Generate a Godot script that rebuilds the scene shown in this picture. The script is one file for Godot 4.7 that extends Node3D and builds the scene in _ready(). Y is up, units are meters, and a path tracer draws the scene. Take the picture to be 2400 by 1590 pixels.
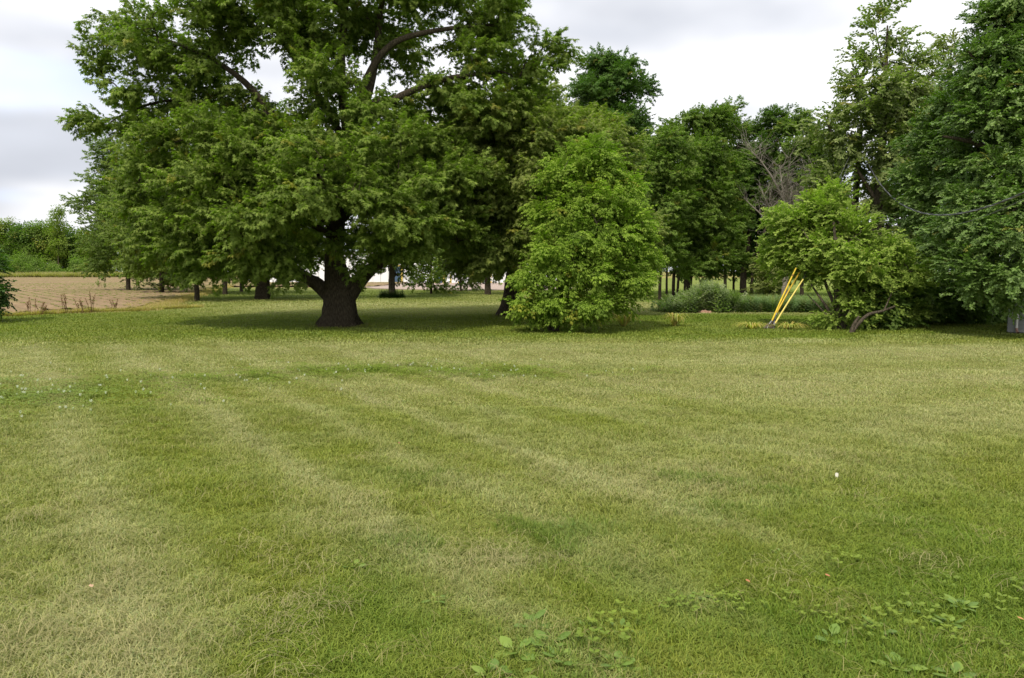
extends Node3D

var rng := RandomNumberGenerator.new()
var noise_a := FastNoiseLite.new()
var noise_b := FastNoiseLite.new()
var noise_c := FastNoiseLite.new()
var spray := {}
var leaf_mat: StandardMaterial3D
var gloss_mat: StandardMaterial3D
var bark_mats: Array = []
var taken := {}

# every tree: base position, trunk and limbs as [x, y, z, radius] from the base, foliage lobes as [x, y, z, rx, ry, rz, clumps]
const TREES := [
	{"name":"silver_maple","label":"huge silver maple with low forked limbs and flared trunk on the open lawn","group":"","cat":"tree","at":[-5.01,0,-22.55],"leaf":"maple","sc":0.9,"tint":[0.145,0.208,0.035,0.290,0.369,0.074],"cr":0.42,"m":15,"bark":0,"droop":0.35,"flare":1.5,"seed":3,"floor":0.25,
	"trunk":[[0,-0.16,0,0.72],[0,0.11,0,0.6],[0.01,0.33,0,0.51],[0.01,0.74,0,0.47],[0.01,1.17,0,0.43],[-0.06,1.6,0,0.34],[-0.11,2.15,0,0.27],[-0.03,3,0,0.25],[0.14,3.85,0,0.23],[0.3,4.69,0,0.2],[0.35,5.4,0,0.17]],
	"limbs":[[[-0.19,0.8,0,0.22],[-0.59,1.2,0,0.2],[-0.9,1.42,0.2,0.16],[-1.68,2.02,0.6,0.12],[-2.48,2.48,1,0.08],[-3.45,2.7,1.2,0.04]],[[0.23,0.8,0,0.24],[0.55,1.23,0,0.21],[1.01,1.66,0.2,0.17],[1.79,2.14,0.6,0.12],[2.65,2.6,0.8,0.08],[3.57,2.74,0.4,0.04]],[[-0.03,2.76,0,0.16],[-0.98,3.81,0.4,0.12],[-1.92,4.28,0.4,0.1],[-3.5,4.57,0,0.07],[-4.95,4.81,0,0.03]],[[0.22,4.21,0,0.16],[-0.86,5.08,-0.2,0.13],[-1.82,6.06,-0.2,0.11],[-2.57,6.94,0,0.09],[-3.63,7.64,0,0.06],[-4.82,8.11,0,0.03]],[[-1.82,6.06,-0.2,0.08],[-3.31,6.29,-0.3,0.06],[-4.77,6.47,-0.3,0.04],[-6.05,6.17,-0.4,0.03],[-6.81,5.71,-0.4,0.01]],[[0.3,4.69,0,0.14],[0.97,5.69,0.4,0.12],[1.96,6.4,0.6,0.1],[3.35,6.94,0.4,0.07],[4.77,7.17,0,0.03]],[[0.35,5.4,0,0.13],[0.95,6.87,0.3,0.11],[1.49,7.62,0.5,0.09],[2.21,7.99,0.6,0.08],[3.72,8.28,0.5,0.05],[5.01,8.46,0,0.02]],[[0.35,5.34,0,0.15],[0.22,6.59,0,0.13],[0.21,7.76,0,0.11],[0.36,9.15,0,0.09],[0.45,10.87,0,0.06],[0.54,12.57,0,0.03]],[[0.34,5.28,0,0.14],[0.85,6.53,-0.3,0.12],[1.13,7.87,-0.4,0.1],[1.31,9.28,-0.4,0.08],[1.81,10.87,0,0.04]],[[0.24,5.28,0,0.12],[-0.89,7.18,-0.5,0.1],[-1.93,8.7,-0.8,0.07],[-2.62,10.37,-0.8,0.04]],[[0.01,2.52,0,0.13],[0.15,3.16,1.2,0.11],[0.32,3.67,2.8,0.08],[0.51,3.82,4.2,0.04]],[[0.06,3,0,0.12],[1.24,3.65,1.4,0.08],[2.26,3.79,2.2,0.03]],[[0.06,3.24,0,0.12],[-1.51,4.26,-1.6,0.09],[-3.31,5.13,-3.2,0.06],[-4.85,5.72,-4.4,0.03]],[[0.13,3.49,0,0.12],[0.81,4.68,-1.8,0.09],[1.52,5.57,-3.4,0.06],[2.55,6.43,-4.4,0.03]],[[-0.01,2.52,0,0.1],[-0.81,3.02,1.5,0.08],[-1.48,2.84,2.6,0.06],[-2.36,2.41,2.6,0.03]]],
	"lobes":[[-5.76,8.46,0,0.99,0.64,1.3,14],[-6.51,7.46,-0.2,0.47,0.75,1,8],[-5.08,7.41,0,0.99,0.8,1.6,19],[-5.63,6.35,-0.3,0.88,0.56,1.4,13],[-6.87,5.77,-0.4,0.55,0.38,0.9,6],[-3.85,8.46,0,1.11,0.93,2,26],[-4.1,6.87,-0.2,1,0.93,1.8,22],[-2.84,8.22,0,0.56,0.99,1.8,19],[-2.89,6.33,-0.5,0.82,0.5,1.5,13],[-1.68,8.92,0,0.93,0.62,2.3,22],[-0.99,7.87,0,0.43,0.99,2,19],[-0.38,8.46,0,0.99,0.99,2.5,31],[-0.23,6.59,0.5,0.84,1.21,2.2,29],[0.96,8.88,-0.6,0.89,0.89,2.3,24],[0.93,5.95,0.8,0.57,0.83,1.8,16],[1.93,7.68,-0.6,0.57,0.51,1.6,10],[2.93,6.35,-0.3,0.94,0.56,1.8,17],[4.41,7.82,0,1.17,1.05,2.2,33],[4.77,8.8,0,0.86,0.62,2,19],[5.49,7.34,-0.2,0.6,0.68,1.3,11],[6.16,7.99,-0.2,0.3,0.22,0.5,3],[6.52,7.72,-0.2,0.15,0.12,0.3,3],[4.03,6.11,-0.3,1.19,0.75,2,25],[5.44,6.31,-0.4,0.75,0.69,1.5,14],[3.3,9.2,-0.5,0.57,0.32,2,10],[2.07,9.06,-0.6,0.57,0.44,2,12],[-4.44,5.4,0,1.11,0.74,2,24],[-5.57,5.32,-0.2,0.68,0.35,1.3,9],[-3.05,5.09,0.5,1.21,0.84,2.4,36],[-1.48,4.78,1,1.18,0.94,2.6,40],[0.02,4.39,2.2,0.89,0.84,1.9,24],[1.38,4.43,1.5,0.86,0.81,2.2,27],[2.62,4.88,0.3,1.22,0.91,2.2,35],[-4.85,4.24,-0.3,1.19,0.81,2.2,33],[-2.9,3.98,1,1.18,0.77,2.5,36],[-1.15,3.57,2.2,1.11,0.72,2.1,29],[-0.01,3.44,3,0.8,0.59,1.6,16],[1.4,3.51,2.3,0.72,0.55,1.7,16],[2.28,3.7,1.5,0.92,0.75,2,24],[3.58,3.92,0.5,0.97,0.91,1.9,27],[-5.23,3.08,-0.2,1,0.68,2,25],[-3.52,2.94,1,1.06,0.65,2.2,28],[-1.97,2.83,1.8,0.91,0.59,2,22],[-0.78,2.8,2.4,0.61,0.5,1.4,11],[1.33,2.66,2,0.4,0.29,1.2,6],[2.25,2.84,2.6,0.46,0.55,1,8],[2.84,2.63,1.5,0.58,0.63,1.3,12],[3.66,2.88,0,0.74,0.8,1.5,17],[-3.78,2.13,1,0.83,0.35,1.5,15],[-4.86,2.4,0,0.62,0.39,1.4,12],[-2.29,2.06,1.6,0.57,0.37,1.3,10],[-1.46,2,1.7,0.51,0.41,1.2,9],[-0.93,1.54,1.6,0.28,0.25,0.6,3],[-3.1,1.54,1.3,0.28,0.14,0.6,3],[-1.99,1.54,1.5,0.46,0.16,0.8,4],[-4,1.66,0.8,0.48,0.14,0.9,5],[0.33,2.33,1.3,0.23,0.14,0.4,3],[0.7,1.64,0.9,0.11,0.14,0.2,3],[1.49,2.13,1,0.21,0.17,0.4,3],[2.22,2.11,1.6,0.23,0.18,0.4,3],[-2.59,10.53,0,1.85,1.36,3.5,42],[-0.2,10.98,0,1.85,1.85,4,48],[2.16,10.53,0,1.85,1.36,3.5,36],[0.32,13.46,0,2.1,1.85,3.5,40],[-3.55,5.94,-4,2.62,1.6,2,37],[0.7,5.83,-4.2,2.64,1.61,2,38],[-2.23,3.98,-4.2,3.22,1.02,2,46],[-1.72,2.64,-3,0.77,0.42,1,9],[0.11,2.65,-3.2,0.7,0.39,1,8],[-1.26,2.08,-2.5,0.34,0.22,0.6,3],[2.24,3.6,-3,1.4,0.98,2,23]]},
	{"name":"silver_maple","label":"second silver maple with dark leaning trunk half hidden behind the bright green bush","group":"","cat":"tree","at":[-0.05,0,-27.43],"leaf":"maple","sc":0.92,"tint":[0.191,0.244,0.052,0.336,0.381,0.096],"cr":0.46,"m":16,"bark":0,"droop":0.35,"flare":1.3,"seed":10,"floor":0.25,
	"trunk":[[0,-0.15,0,0.55],[0.03,0.15,0,0.45],[0.09,0.63,0,0.38],[0.19,1.53,0,0.34],[0.37,3.01,0,0.28],[0.64,4.63,0,0.2],[0.86,6.08,0,0.12]],
	"limbs":[[[0.19,1.53,0,0.18],[-0.69,2.7,0.5,0.14],[-1.69,3.4,0.8,0.1],[-2.82,3.67,1,0.04]],[[0.27,2.12,0,0.18],[1.36,3.28,0.5,0.14],[2.57,4.19,0,0.1],[3.45,4.63,0,0.04]],[[0.42,3.31,0,0.15],[-0.25,4.81,-0.3,0.11],[-1,6,-0.4,0.07],[-1.6,6.73,-0.4,0.03]],[[0.56,4.19,0,0.15],[1.52,5.5,0,0.1],[2.25,6.37,0,0.06],[2.69,6.8,0,0.03]],[[0.34,2.72,0,0.14],[-0.02,3.71,2.2,0.1],[-0.33,4.53,4.2,0.06]],[[0.46,3.6,0,0.12],[0.79,4.63,2.4,0.08],[1.04,5.4,4.2,0.04]],[[0.22,1.83,0,0.1],[0.11,2.61,2.6,0.07],[0.05,2.91,4.4,0.03]],[[0.34,2.72,0,0.14],[1,4.22,-2,0.1],[1.74,5.57,-4,0.06]]],
	"lobes":[[2.25,6.66,0,1.13,0.75,2,30],[3.49,5.85,-0.4,0.91,0.91,1.8,26],[0.91,6.14,0.5,1.33,1.03,2.4,45],[-0.54,6.08,0,1.43,1.13,2.4,49],[-1.89,6.13,-0.3,1.06,0.91,2,31],[2.06,4.96,0.8,1.31,1.17,2.4,47],[0.46,4.59,1.6,1.41,1.13,2.4,49],[-1.1,4.66,1,1.3,1.08,2.4,45],[-2.49,4.8,-0.2,1.21,1.06,2,37],[-0.22,3.14,2.6,1.29,1.02,2,37],[-1.36,2.93,1.6,0.99,0.99,1.8,29],[1.3,3.48,1.6,1.13,0.99,2,34],[3.67,4.09,-0.5,1.07,1.38,2,40],[0.05,2.42,2.4,0.75,0.55,1.2,13],[-0.94,2.23,1.6,0.57,0.51,1.1,9],[4.52,2.76,-1,0.78,1.24,1.8,29],[0.61,1.95,1.5,0.78,0.5,1.2,12],[-0.23,1.74,1.8,0.34,0.22,0.6,3],[-1.54,1.82,1,0.51,0.58,1,9],[0.78,7.38,0,0.9,0.45,1.6,17],[4.7,1.53,-1,0.62,0.78,1.4,15],[0.05,3.27,4.6,0.75,0.69,1.3,15],[0.72,4.24,4.6,0.75,0.75,1.5,18],[-0.33,2.16,4.4,0.5,0.45,0.9,7],[-1.21,5.43,4,0.96,0.83,1.5,22],[-0.2,5.71,4.5,0.94,0.82,1.6,23],[0.91,5.59,4.5,0.94,0.69,1.5,20],[1.75,5.37,4,0.71,0.58,1.2,12],[-0.92,4.08,5,0.8,0.8,1.4,18],[-1.86,3.31,4,0.64,0.71,1.2,13],[0.46,2.37,5.5,0.5,0.55,1,8],[-0.57,1.78,5,0.34,0.34,0.8,4],[2.72,5.67,2.5,0.55,0.55,1,9],[0.89,5.57,-4,3.1,2.06,2,52],[-0.81,3.22,-4,2.58,1.38,1.6,31],[3.02,2.84,-3,1.67,1.5,1.6,23]]},
	{"name":"box_elder","label":"bright green bushy box elder with foliage down to the grass","group":"","cat":"shrub tree","at":[1.13,0,-20.63],"leaf":"pinnate","sc":0.72,"tint":[0.151,0.238,0.032,0.348,0.470,0.063],"cr":0.32,"m":8,"bark":1,"droop":0.35,"flare":1.3,"seed":17,"floor":0.05,
	"trunk":[[0,-0.12,0,0.12],[0.05,0.42,0,0.1],[0.22,1.55,0,0.08],[0.49,2.88,0,0.06],[0.67,4.21,0,0.03]],
	"limbs":[[[-0.11,0.02,0,0.07],[-0.44,0.65,0.2,0.06],[-0.58,1.44,0.4,0.04],[-0.46,2.22,0,0.02]],[[0.07,0.14,0,0.07],[0.56,0.98,0,0.06],[1.23,1.77,0,0.04],[1.9,2.1,0,0.02]],[[0.2,1.32,0,0.05],[0.74,2.42,0.4,0.04],[1.25,3.06,0.6,0.02]],[[0.33,1.99,0,0.05],[-0.11,2.9,-0.3,0.03],[-0.23,3.57,-0.3,0.02]],[[0,0.08,0,0.05],[0.29,0.45,0.6,0.04],[0.91,0.75,1,0.03],[1.44,0.91,1,0.01]],[[-0.02,0.08,0,0.05],[0.16,0.84,-0.8,0.04],[0.55,1.54,-1.4,0.02]]],
	"lobes":[[0.71,4.51,0,0.63,0.41,0.7,14],[0.27,3.94,-0.1,0.54,0.54,0.8,17],[1.22,4.11,-0.1,0.59,0.48,0.9,18],[1.75,3.69,-0.3,0.37,0.41,0.7,10],[0.85,3.19,0.3,0.89,0.61,1.1,32],[0.05,3.01,-0.2,0.57,0.63,0.9,21],[1.8,2.9,-0.2,0.48,0.51,0.8,15],[1.06,2.2,0.5,0.94,0.57,1.1,32],[2.08,2.22,-0.1,0.39,0.51,0.7,12],[-0.02,1.99,0.2,0.61,0.56,1,22],[0.72,1.39,0.7,0.93,0.44,0.9,24],[1.95,1.38,0.1,0.49,0.34,0.7,11],[-0.57,1.27,0.2,0.4,0.4,0.7,10],[-0.04,0.76,0.6,0.71,0.22,0.7,13],[0.89,0.72,0.7,0.63,0.17,0.6,9],[1.59,0.86,0.3,0.33,0.18,0.5,5],[-0.52,0.55,0.3,0.45,0.13,0.6,7],[0.4,0.42,0.6,0.66,0.07,0.5,7],[2.46,1.94,-0.3,0.14,0.41,0.4,4],[2.36,2.9,-0.3,0.21,0.3,0.4,4],[2.05,3.7,-0.4,0.18,0.23,0.4,3],[1.1,4.77,-0.1,0.18,0.16,0.4,3]]},
	{"name":"maple_tree","label":"farthest maple of the row beside the brown field with low sweeping crown","group":"maples along the field","cat":"tree","at":[-29.6,0,-60.17],"leaf":"maple","sc":1.1,"tint":[0.128,0.196,0.042,0.255,0.333,0.079],"cr":0.75,"m":16,"bark":0,"droop":0.35,"flare":1.3,"seed":24,"floor":0.25,
	"trunk":[[0,-0.12,0,0.18],[0.06,1.33,0,0.15],[0.24,4.42,0,0.12],[0.42,7.16,0,0.08],[0.58,9.66,0,0.03]],
	"limbs":[[[0.13,2.89,0,0.06],[0.5,0.71,-0.51,0.04],[1.17,1.45,-1.02,0.01]],[[0.15,3.38,0,0.06],[1.16,1.75,0.5,0.04],[2.38,2.54,0.99,0.01]],[[0.18,3.87,0,0.06],[-0.65,3.01,0.17,0.04],[-1.31,3.64,0.35,0.01]],[[0.21,4.36,0,0.06],[-0.77,4.21,-0.59,0.04],[-1.67,4.8,-1.19,0.01]],[[0.24,4.85,0,0.06],[0.88,5.15,-0.68,0.04],[1.6,5.93,-1.36,0.01]],[[0.27,5.34,0,0.06],[1.38,6.24,0.22,0.04],[2.49,6.88,0.45,0.01]],[[0.3,5.83,0,0.06],[-0.16,7.32,0.49,0.04],[-0.65,7.89,0.99,0.01]],[[0.32,6.31,0,0.06],[-0.32,8.33,-0.19,0.04],[-1.06,9.12,-0.37,0.01]],[[0.35,6.8,0,0.06],[0.6,9.76,-0.6,0.04],[0.68,10.32,-1.21,0.01]]],
	"lobes":[[1.41,1.45,-1.28,1.89,1.53,1.85,25],[-2.18,2.01,0,1.35,0.97,1.35,12],[2.89,2.53,1.24,1.97,1.27,2.02,25],[-0.36,3.16,-2.23,1.85,1.36,1.78,23],[-1.71,3.64,0.43,1.6,1.28,1.61,18],[2.4,4.22,-0.46,2.03,1.31,2.01,26],[-2.18,4.82,-1.49,1.45,1.16,1.42,15],[0.9,5.15,2.31,2.08,1.65,2.16,32],[1.92,5.95,-1.7,1.88,1.42,1.83,24],[-2.57,6.41,-0.52,1.95,1.58,1.93,27],[2.99,6.87,0.56,1.66,1.08,1.67,18],[-0.21,7.67,-2.15,1.67,1.23,1.61,18],[-0.93,7.87,1.23,1.58,1.08,1.61,16],[1.76,8.68,-1.26,1.6,1.14,1.56,17],[-1.47,9.13,-0.47,2,1.25,1.98,25],[2.54,9.39,1.68,1.24,0.96,1.27,11],[0.71,10.37,-1.51,1.25,0.78,1.22,10],[-0.79,10.65,0.22,1.26,0.97,1.26,11],[0.58,9.84,0,1.23,1.23,1.23,12],[0.4,5.61,0,2.06,3.49,2.06,26]]},
	{"name":"maple_tree","label":"young maple with slim flared trunk, left of the forked giant","group":"maples along the field","cat":"tree","at":[-16.78,0,-41.44],"leaf":"maple","sc":1.05,"tint":[0.139,0.202,0.038,0.278,0.345,0.079],"cr":0.62,"m":15,"bark":0,"droop":0.35,"flare":1.3,"seed":31,"floor":0.25,
	"trunk":[[0,-0.12,0,0.15],[0.03,0.86,0,0.12],[-0.31,2.85,0,0.1],[-0.78,4.61,0,0.06],[-1.12,6.22,0,0.02]],
	"limbs":[[[0.05,1.86,0,0.05],[0.2,1.26,-0.57,0.03],[-0.92,1.74,-1.13,0.01]],[[0,2.18,0,0.05],[0.68,1.92,0.49,0.03],[0.33,2.33,0.99,0.01]],[[-0.05,2.49,0,0.05],[-0.81,2.4,0.42,0.03],[-2.32,2.93,0.83,0.01]],[[-0.1,2.81,0,0.05],[-1.32,3.12,-0.51,0.03],[-3.14,3.62,-1.03,0.01]],[[-0.15,3.12,0,0.05],[-0.29,3.68,-0.69,0.03],[-0.78,4.27,-1.38,0.01]],[[-0.19,3.44,0,0.05],[0.11,4.19,0.2,0.03],[0.31,4.76,0.41,0.01]],[[-0.24,3.75,0,0.05],[-1.15,4.88,0.49,0.03],[-1.91,5.31,0.98,0.01]],[[-0.29,4.06,0,0.05],[-1.62,5.54,-0.31,0.03],[-2.61,6.07,-0.61,0.01]],[[-0.34,4.38,0,0.05],[-1.29,6.2,-0.54,0.03],[-1.67,6.73,-1.07,0.01]]],
	"lobes":[[-0.82,1.74,-1.41,1.23,0.85,1.19,14],[-3.24,2.05,-0.39,1.1,0.85,1.09,12],[0.72,2.33,1.24,1.04,0.84,1.07,12],[-0.93,2.69,-1.52,1.47,1.18,1.41,22],[-2.58,2.93,1.04,1.36,0.93,1.39,18],[0.67,3.25,0.45,1.12,0.73,1.13,12],[-3.62,3.63,-1.28,1.22,0.77,1.19,13],[0.47,3.78,1.75,1.28,0.85,1.33,16],[-0.66,4.29,-1.73,1.42,1,1.36,19],[-3.54,4.54,-0.71,1.13,0.81,1.11,12],[0.68,4.75,0.51,1.48,1.2,1.5,23],[-2.65,5.25,-1.9,1.18,0.83,1.13,13],[-2.09,5.28,1.22,1.18,0.84,1.22,14],[-0.37,5.83,-1.32,1.62,1.15,1.57,25],[-2.99,6.08,-0.77,1.29,0.87,1.26,16],[-0.21,6.15,1.3,1.13,0.93,1.17,14],[-1.81,6.77,-1.34,1.22,0.84,1.18,14],[-2.09,6.9,0.05,1.25,0.99,1.25,16],[-1.12,6.19,0,0.95,0.95,0.95,11],[-1.21,4.06,0,1.59,1.95,1.59,17]]},
	{"name":"maple_tree","label":"stout dark trunked maple in deep shade behind the low boughs","group":"maples along the field","cat":"tree","at":[-13.85,0,-43.28],"leaf":"maple","sc":1.05,"tint":[0.145,0.208,0.035,0.290,0.369,0.074],"cr":0.66,"m":15,"bark":0,"droop":0.35,"flare":1.3,"seed":38,"floor":0.25,
	"trunk":[[0,-0.12,0,0.45],[0.03,0.97,0,0.38],[0.09,3.23,0,0.3],[0.15,5.22,0,0.2],[0.2,7.04,0,0.07]],
	"limbs":[[[0.06,2.12,0,0.14],[0.67,1.24,-0.27,0.09],[1.33,1.88,-0.54,0.04]],[[0.07,2.52,0,0.14],[0.58,2,0.76,0.09],[1.12,2.63,1.51,0.04]],[[0.08,2.92,0,0.14],[-0.72,2.92,0.16,0.09],[-1.5,3.45,0.33,0.04]],[[0.09,3.33,0,0.14],[-0.67,3.62,-0.75,0.09],[-1.44,4.35,-1.51,0.04]],[[0.1,3.73,0,0.14],[0.06,4.5,-0.94,0.09],[0.03,5.2,-1.89,0.04]],[[0.12,4.12,0,0.14],[1.04,5.16,0.37,0.09],[1.93,5.76,0.75,0.04]],[[0.13,4.52,0,0.14],[0.08,5.95,0.72,0.09],[0.02,6.45,1.45,0.04]],[[0.14,4.92,0,0.14],[-0.4,6.91,-0.42,0.09],[-0.99,7.51,-0.84,0.04]]],
	"lobes":[[1.65,1.88,-0.68,1.61,1.22,1.59,23],[-2.03,2.28,-0.16,1.39,1.05,1.38,17],[1.37,2.62,1.89,1.59,1.21,1.67,23],[0.25,3.14,-2.19,1.7,1.25,1.62,24],[-1.89,3.45,0.41,1.36,1.03,1.38,17],[2.51,3.85,0.25,1.64,1.27,1.64,24],[-1.84,4.37,-1.88,1.78,1.4,1.71,28],[0.6,4.48,2.38,1.69,1.28,1.79,27],[0.01,5.23,-2.36,1.64,1.19,1.55,22],[-2.27,5.49,-0.52,1.83,1.31,1.81,29],[2.37,5.74,0.93,1.62,1.06,1.65,22],[-1.35,6.42,-1.79,1.65,1.16,1.58,23],[-0.01,6.41,1.81,1.46,1.12,1.53,20],[1.79,6.97,0.29,1.35,1.01,1.36,16],[-1.3,7.54,-1.06,1.44,0.91,1.41,16],[0.93,7.63,1.09,0.99,0.64,1.02,8],[0.2,7.02,0,1.07,1.07,1.07,12],[0.13,4.53,0,1.78,2.26,1.78,20]]},
	{"name":"maple_tree","label":"slim maple between the young maple and the stout dark one","group":"maples along the field","cat":"tree","at":[-19.02,0,-51.68],"leaf":"maple","sc":1.1,"tint":[0.145,0.208,0.035,0.290,0.369,0.074],"cr":0.7,"m":15,"bark":0,"droop":0.35,"flare":1.3,"seed":45,"floor":0.25,
	"trunk":[[0,-0.12,0,0.17],[0.03,0.99,0,0.14],[0.11,3.28,0,0.11],[0.17,5.31,0,0.07],[0.23,7.16,0,0.03]],
	"limbs":[[[0.07,2.19,0,0.05],[0.5,1.67,-0.17,0.03],[0.96,2.07,-0.33,0.01]],[[0.09,2.73,0,0.05],[0.57,2.74,0.7,0.03],[1.06,3.09,1.39,0.01]],[[0.11,3.28,0,0.05],[-0.29,3.67,0.33,0.03],[-0.67,4.16,0.65,0.01]],[[0.12,3.82,0,0.05],[-0.57,4.72,-0.32,0.03],[-1.27,5.29,-0.64,0.01]],[[0.14,4.36,0,0.05],[0.12,5.87,-0.68,0.03],[0.08,6.42,-1.37,0.01]],[[0.16,4.9,0,0.05],[0.71,6.87,0.23,0.03],[1.2,7.29,0.46,0.01]]],
	"lobes":[[1.19,2.07,-0.42,1,0.63,0.99,7],[-1.55,2.61,-0.42,1.25,0.92,1.23,12],[1.3,3.08,1.74,0.92,0.65,0.95,7],[0.18,3.72,-1.58,1.06,0.83,1.03,9],[-0.87,4.15,0.82,1.27,0.81,1.29,12],[1.84,4.72,0.04,1.28,1.04,1.28,13],[-1.64,5.3,-0.8,1.41,1.06,1.39,15],[0.58,5.65,1.53,1.22,0.89,1.26,12],[0.05,6.45,-1.71,1.28,0.88,1.24,12],[-0.66,6.76,0.62,0.94,0.69,0.95,7],[1.44,7.28,0.58,1.13,0.91,1.15,11],[-0.18,7.99,-1,0.91,0.62,0.89,6],[0.24,7.36,0,0.85,0.85,0.85,7],[0.15,4.67,0,1.41,2.26,1.41,13]]},
	{"name":"maple_tree","label":"thin straight maple standing farthest back beside the field","group":"maples along the field","cat":"tree","at":[-20.06,0,-57.8],"leaf":"maple","sc":1.15,"tint":[0.145,0.208,0.035,0.290,0.369,0.074],"cr":0.75,"m":15,"bark":0,"droop":0.35,"flare":1.3,"seed":52,"floor":0.25,
	"trunk":[[0,-0.12,0,0.13],[0.03,1.01,0,0.11],[0.1,3.34,0,0.08],[0.16,5.41,0,0.06],[0.22,7.3,0,0.02]],
	"limbs":[[[0.07,2.26,0,0.04],[0.21,1.7,-0.47,0.03],[0.39,2.25,-0.95,0.01]],[[0.09,2.92,0,0.04],[0.6,2.93,0.58,0.03],[1.12,3.48,1.15,0.01]],[[0.11,3.59,0,0.04],[-0.28,4.23,0.39,0.03],[-0.66,4.76,0.78,0.01]],[[0.13,4.25,0,0.04],[-0.48,5.67,-0.31,0.03],[-1.12,6.12,-0.63,0.01]],[[0.15,4.91,0,0.04],[0.35,6.9,-0.46,0.03],[0.51,7.43,-0.93,0.01]]],
	"lobes":[[0.48,2.25,-1.18,1.4,1.13,1.37,14],[-1.5,2.89,-0.22,1.44,1.04,1.44,14],[1.37,3.47,1.44,1.44,1.03,1.48,14],[0.21,4.23,-1.64,1.07,0.8,1.04,8],[-0.86,4.75,0.98,1.37,1.07,1.39,13],[1.94,5.37,0.92,1.1,0.89,1.12,9],[-1.44,6.13,-0.79,1.11,0.72,1.09,8],[1.33,6.59,1.28,1.2,0.86,1.23,10],[0.58,7.45,-1.16,1.25,0.81,1.23,10],[-0.56,7.93,0.36,1.03,0.71,1.04,7],[0.23,7.51,0,0.85,0.85,0.85,6],[0.15,4.8,0,1.42,2.27,1.42,12]]},
	{"name":"maple_tree","label":"dark low maple in the shade between the two leftmost trunks","group":"maples along the field","cat":"tree","at":[-24.07,0,-53.57],"leaf":"maple","sc":1.1,"tint":[0.145,0.208,0.035,0.290,0.369,0.074],"cr":0.66,"m":15,"bark":0,"droop":0.35,"flare":1.3,"seed":59,"floor":0.25,
	"trunk":[[0,-0.12,0,0.18],[0.04,0.91,0,0.15],[0.12,3.03,0,0.12],[0.19,4.9,0,0.08],[0.26,6.62,0,0.03]],
	"limbs":[[[0.08,2,0,0.06],[0.42,0.52,-0.14,0.04],[0.83,0.89,-0.28,0.01]],[[0.1,2.43,0,0.06],[0.59,1.42,0.51,0.04],[1.14,1.88,1.03,0.01]],[[0.11,2.87,0,0.06],[-0.07,2.46,0.46,0.04],[-0.22,2.85,0.92,0.01]],[[0.13,3.3,0,0.06],[-0.44,3.54,-0.54,0.04],[-1.01,3.9,-1.07,0.01]],[[0.15,3.73,0,0.06],[0.11,4.47,-0.49,0.04],[0.07,4.89,-0.98,0.01]],[[0.16,4.15,0,0.06],[0.71,5.46,0.14,0.04],[1.21,5.79,0.29,0.01]],[[0.18,4.58,0,0.06],[0.42,6.37,0.46,0.04],[0.61,6.7,0.91,0.01]]],
	"lobes":[[1.03,0.89,-0.35,0.93,0.65,0.93,7],[-1.26,1.39,0,0.78,0.52,0.78,5],[1.4,1.87,1.28,1.13,0.82,1.16,11],[0.47,2.39,-1.21,1,0.74,0.98,9],[-0.29,2.84,1.16,0.99,0.79,1.01,9],[1.63,3.35,0.26,1.17,0.77,1.18,11],[-1.3,3.91,-1.34,0.86,0.68,0.84,7],[1.08,4.27,1.39,0.9,0.7,0.93,7],[0.04,4.91,-1.22,1.02,0.74,1,9],[-1,5.31,0.14,0.84,0.62,0.85,6],[1.45,5.78,0.36,0.85,0.67,0.86,7],[-0.8,6.39,-1.07,0.76,0.58,0.75,5],[0.7,6.67,1.14,0.95,0.6,0.97,7],[0.71,7.32,-0.45,0.89,0.72,0.88,7],[0.27,6.87,0,0.7,0.7,0.7,5],[0.15,3.75,0,1.17,2.44,1.17,13]]},
	{"name":"lawn_tree","label":"straight grey trunked tree with weeds round its foot before the white building","group":"trees before the building","cat":"tree","at":[-7.09,0,-46],"leaf":"maple","sc":1.1,"tint":[0.128,0.196,0.038,0.244,0.315,0.070],"cr":0.66,"m":15,"bark":0,"droop":0.35,"flare":1.3,"seed":66,"floor":0.25,
	"trunk":[[0,-0.12,0,0.23],[0.01,0.81,0,0.19],[0.04,2.69,0,0.15],[0.06,4.36,0,0.1],[0.08,5.88,0,0.04]],
	"limbs":[[[0.02,1.78,0,0.07],[0.31,1.32,-0.29,0.05],[0.61,1.67,-0.58,0.02]],[[0.03,2.16,0,0.07],[0.4,2.08,0.38,0.05],[0.78,2.4,0.75,0.02]],[[0.03,2.55,0,0.07],[-0.15,2.75,0.47,0.05],[-0.33,3.13,0.94,0.02]],[[0.04,2.93,0,0.07],[-0.24,3.58,-0.59,0.05],[-0.53,3.96,-1.19,0.02]],[[0.04,3.31,0,0.07],[0.48,4.31,-0.33,0.05],[0.91,4.69,-0.67,0.02]],[[0.05,3.69,0,0.07],[0.53,4.95,0.18,0.05],[0.99,5.36,0.37,0.02]],[[0.05,4.07,0,0.07],[-0.04,5.68,0.35,0.05],[-0.14,6.06,0.7,0.02]]],
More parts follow.
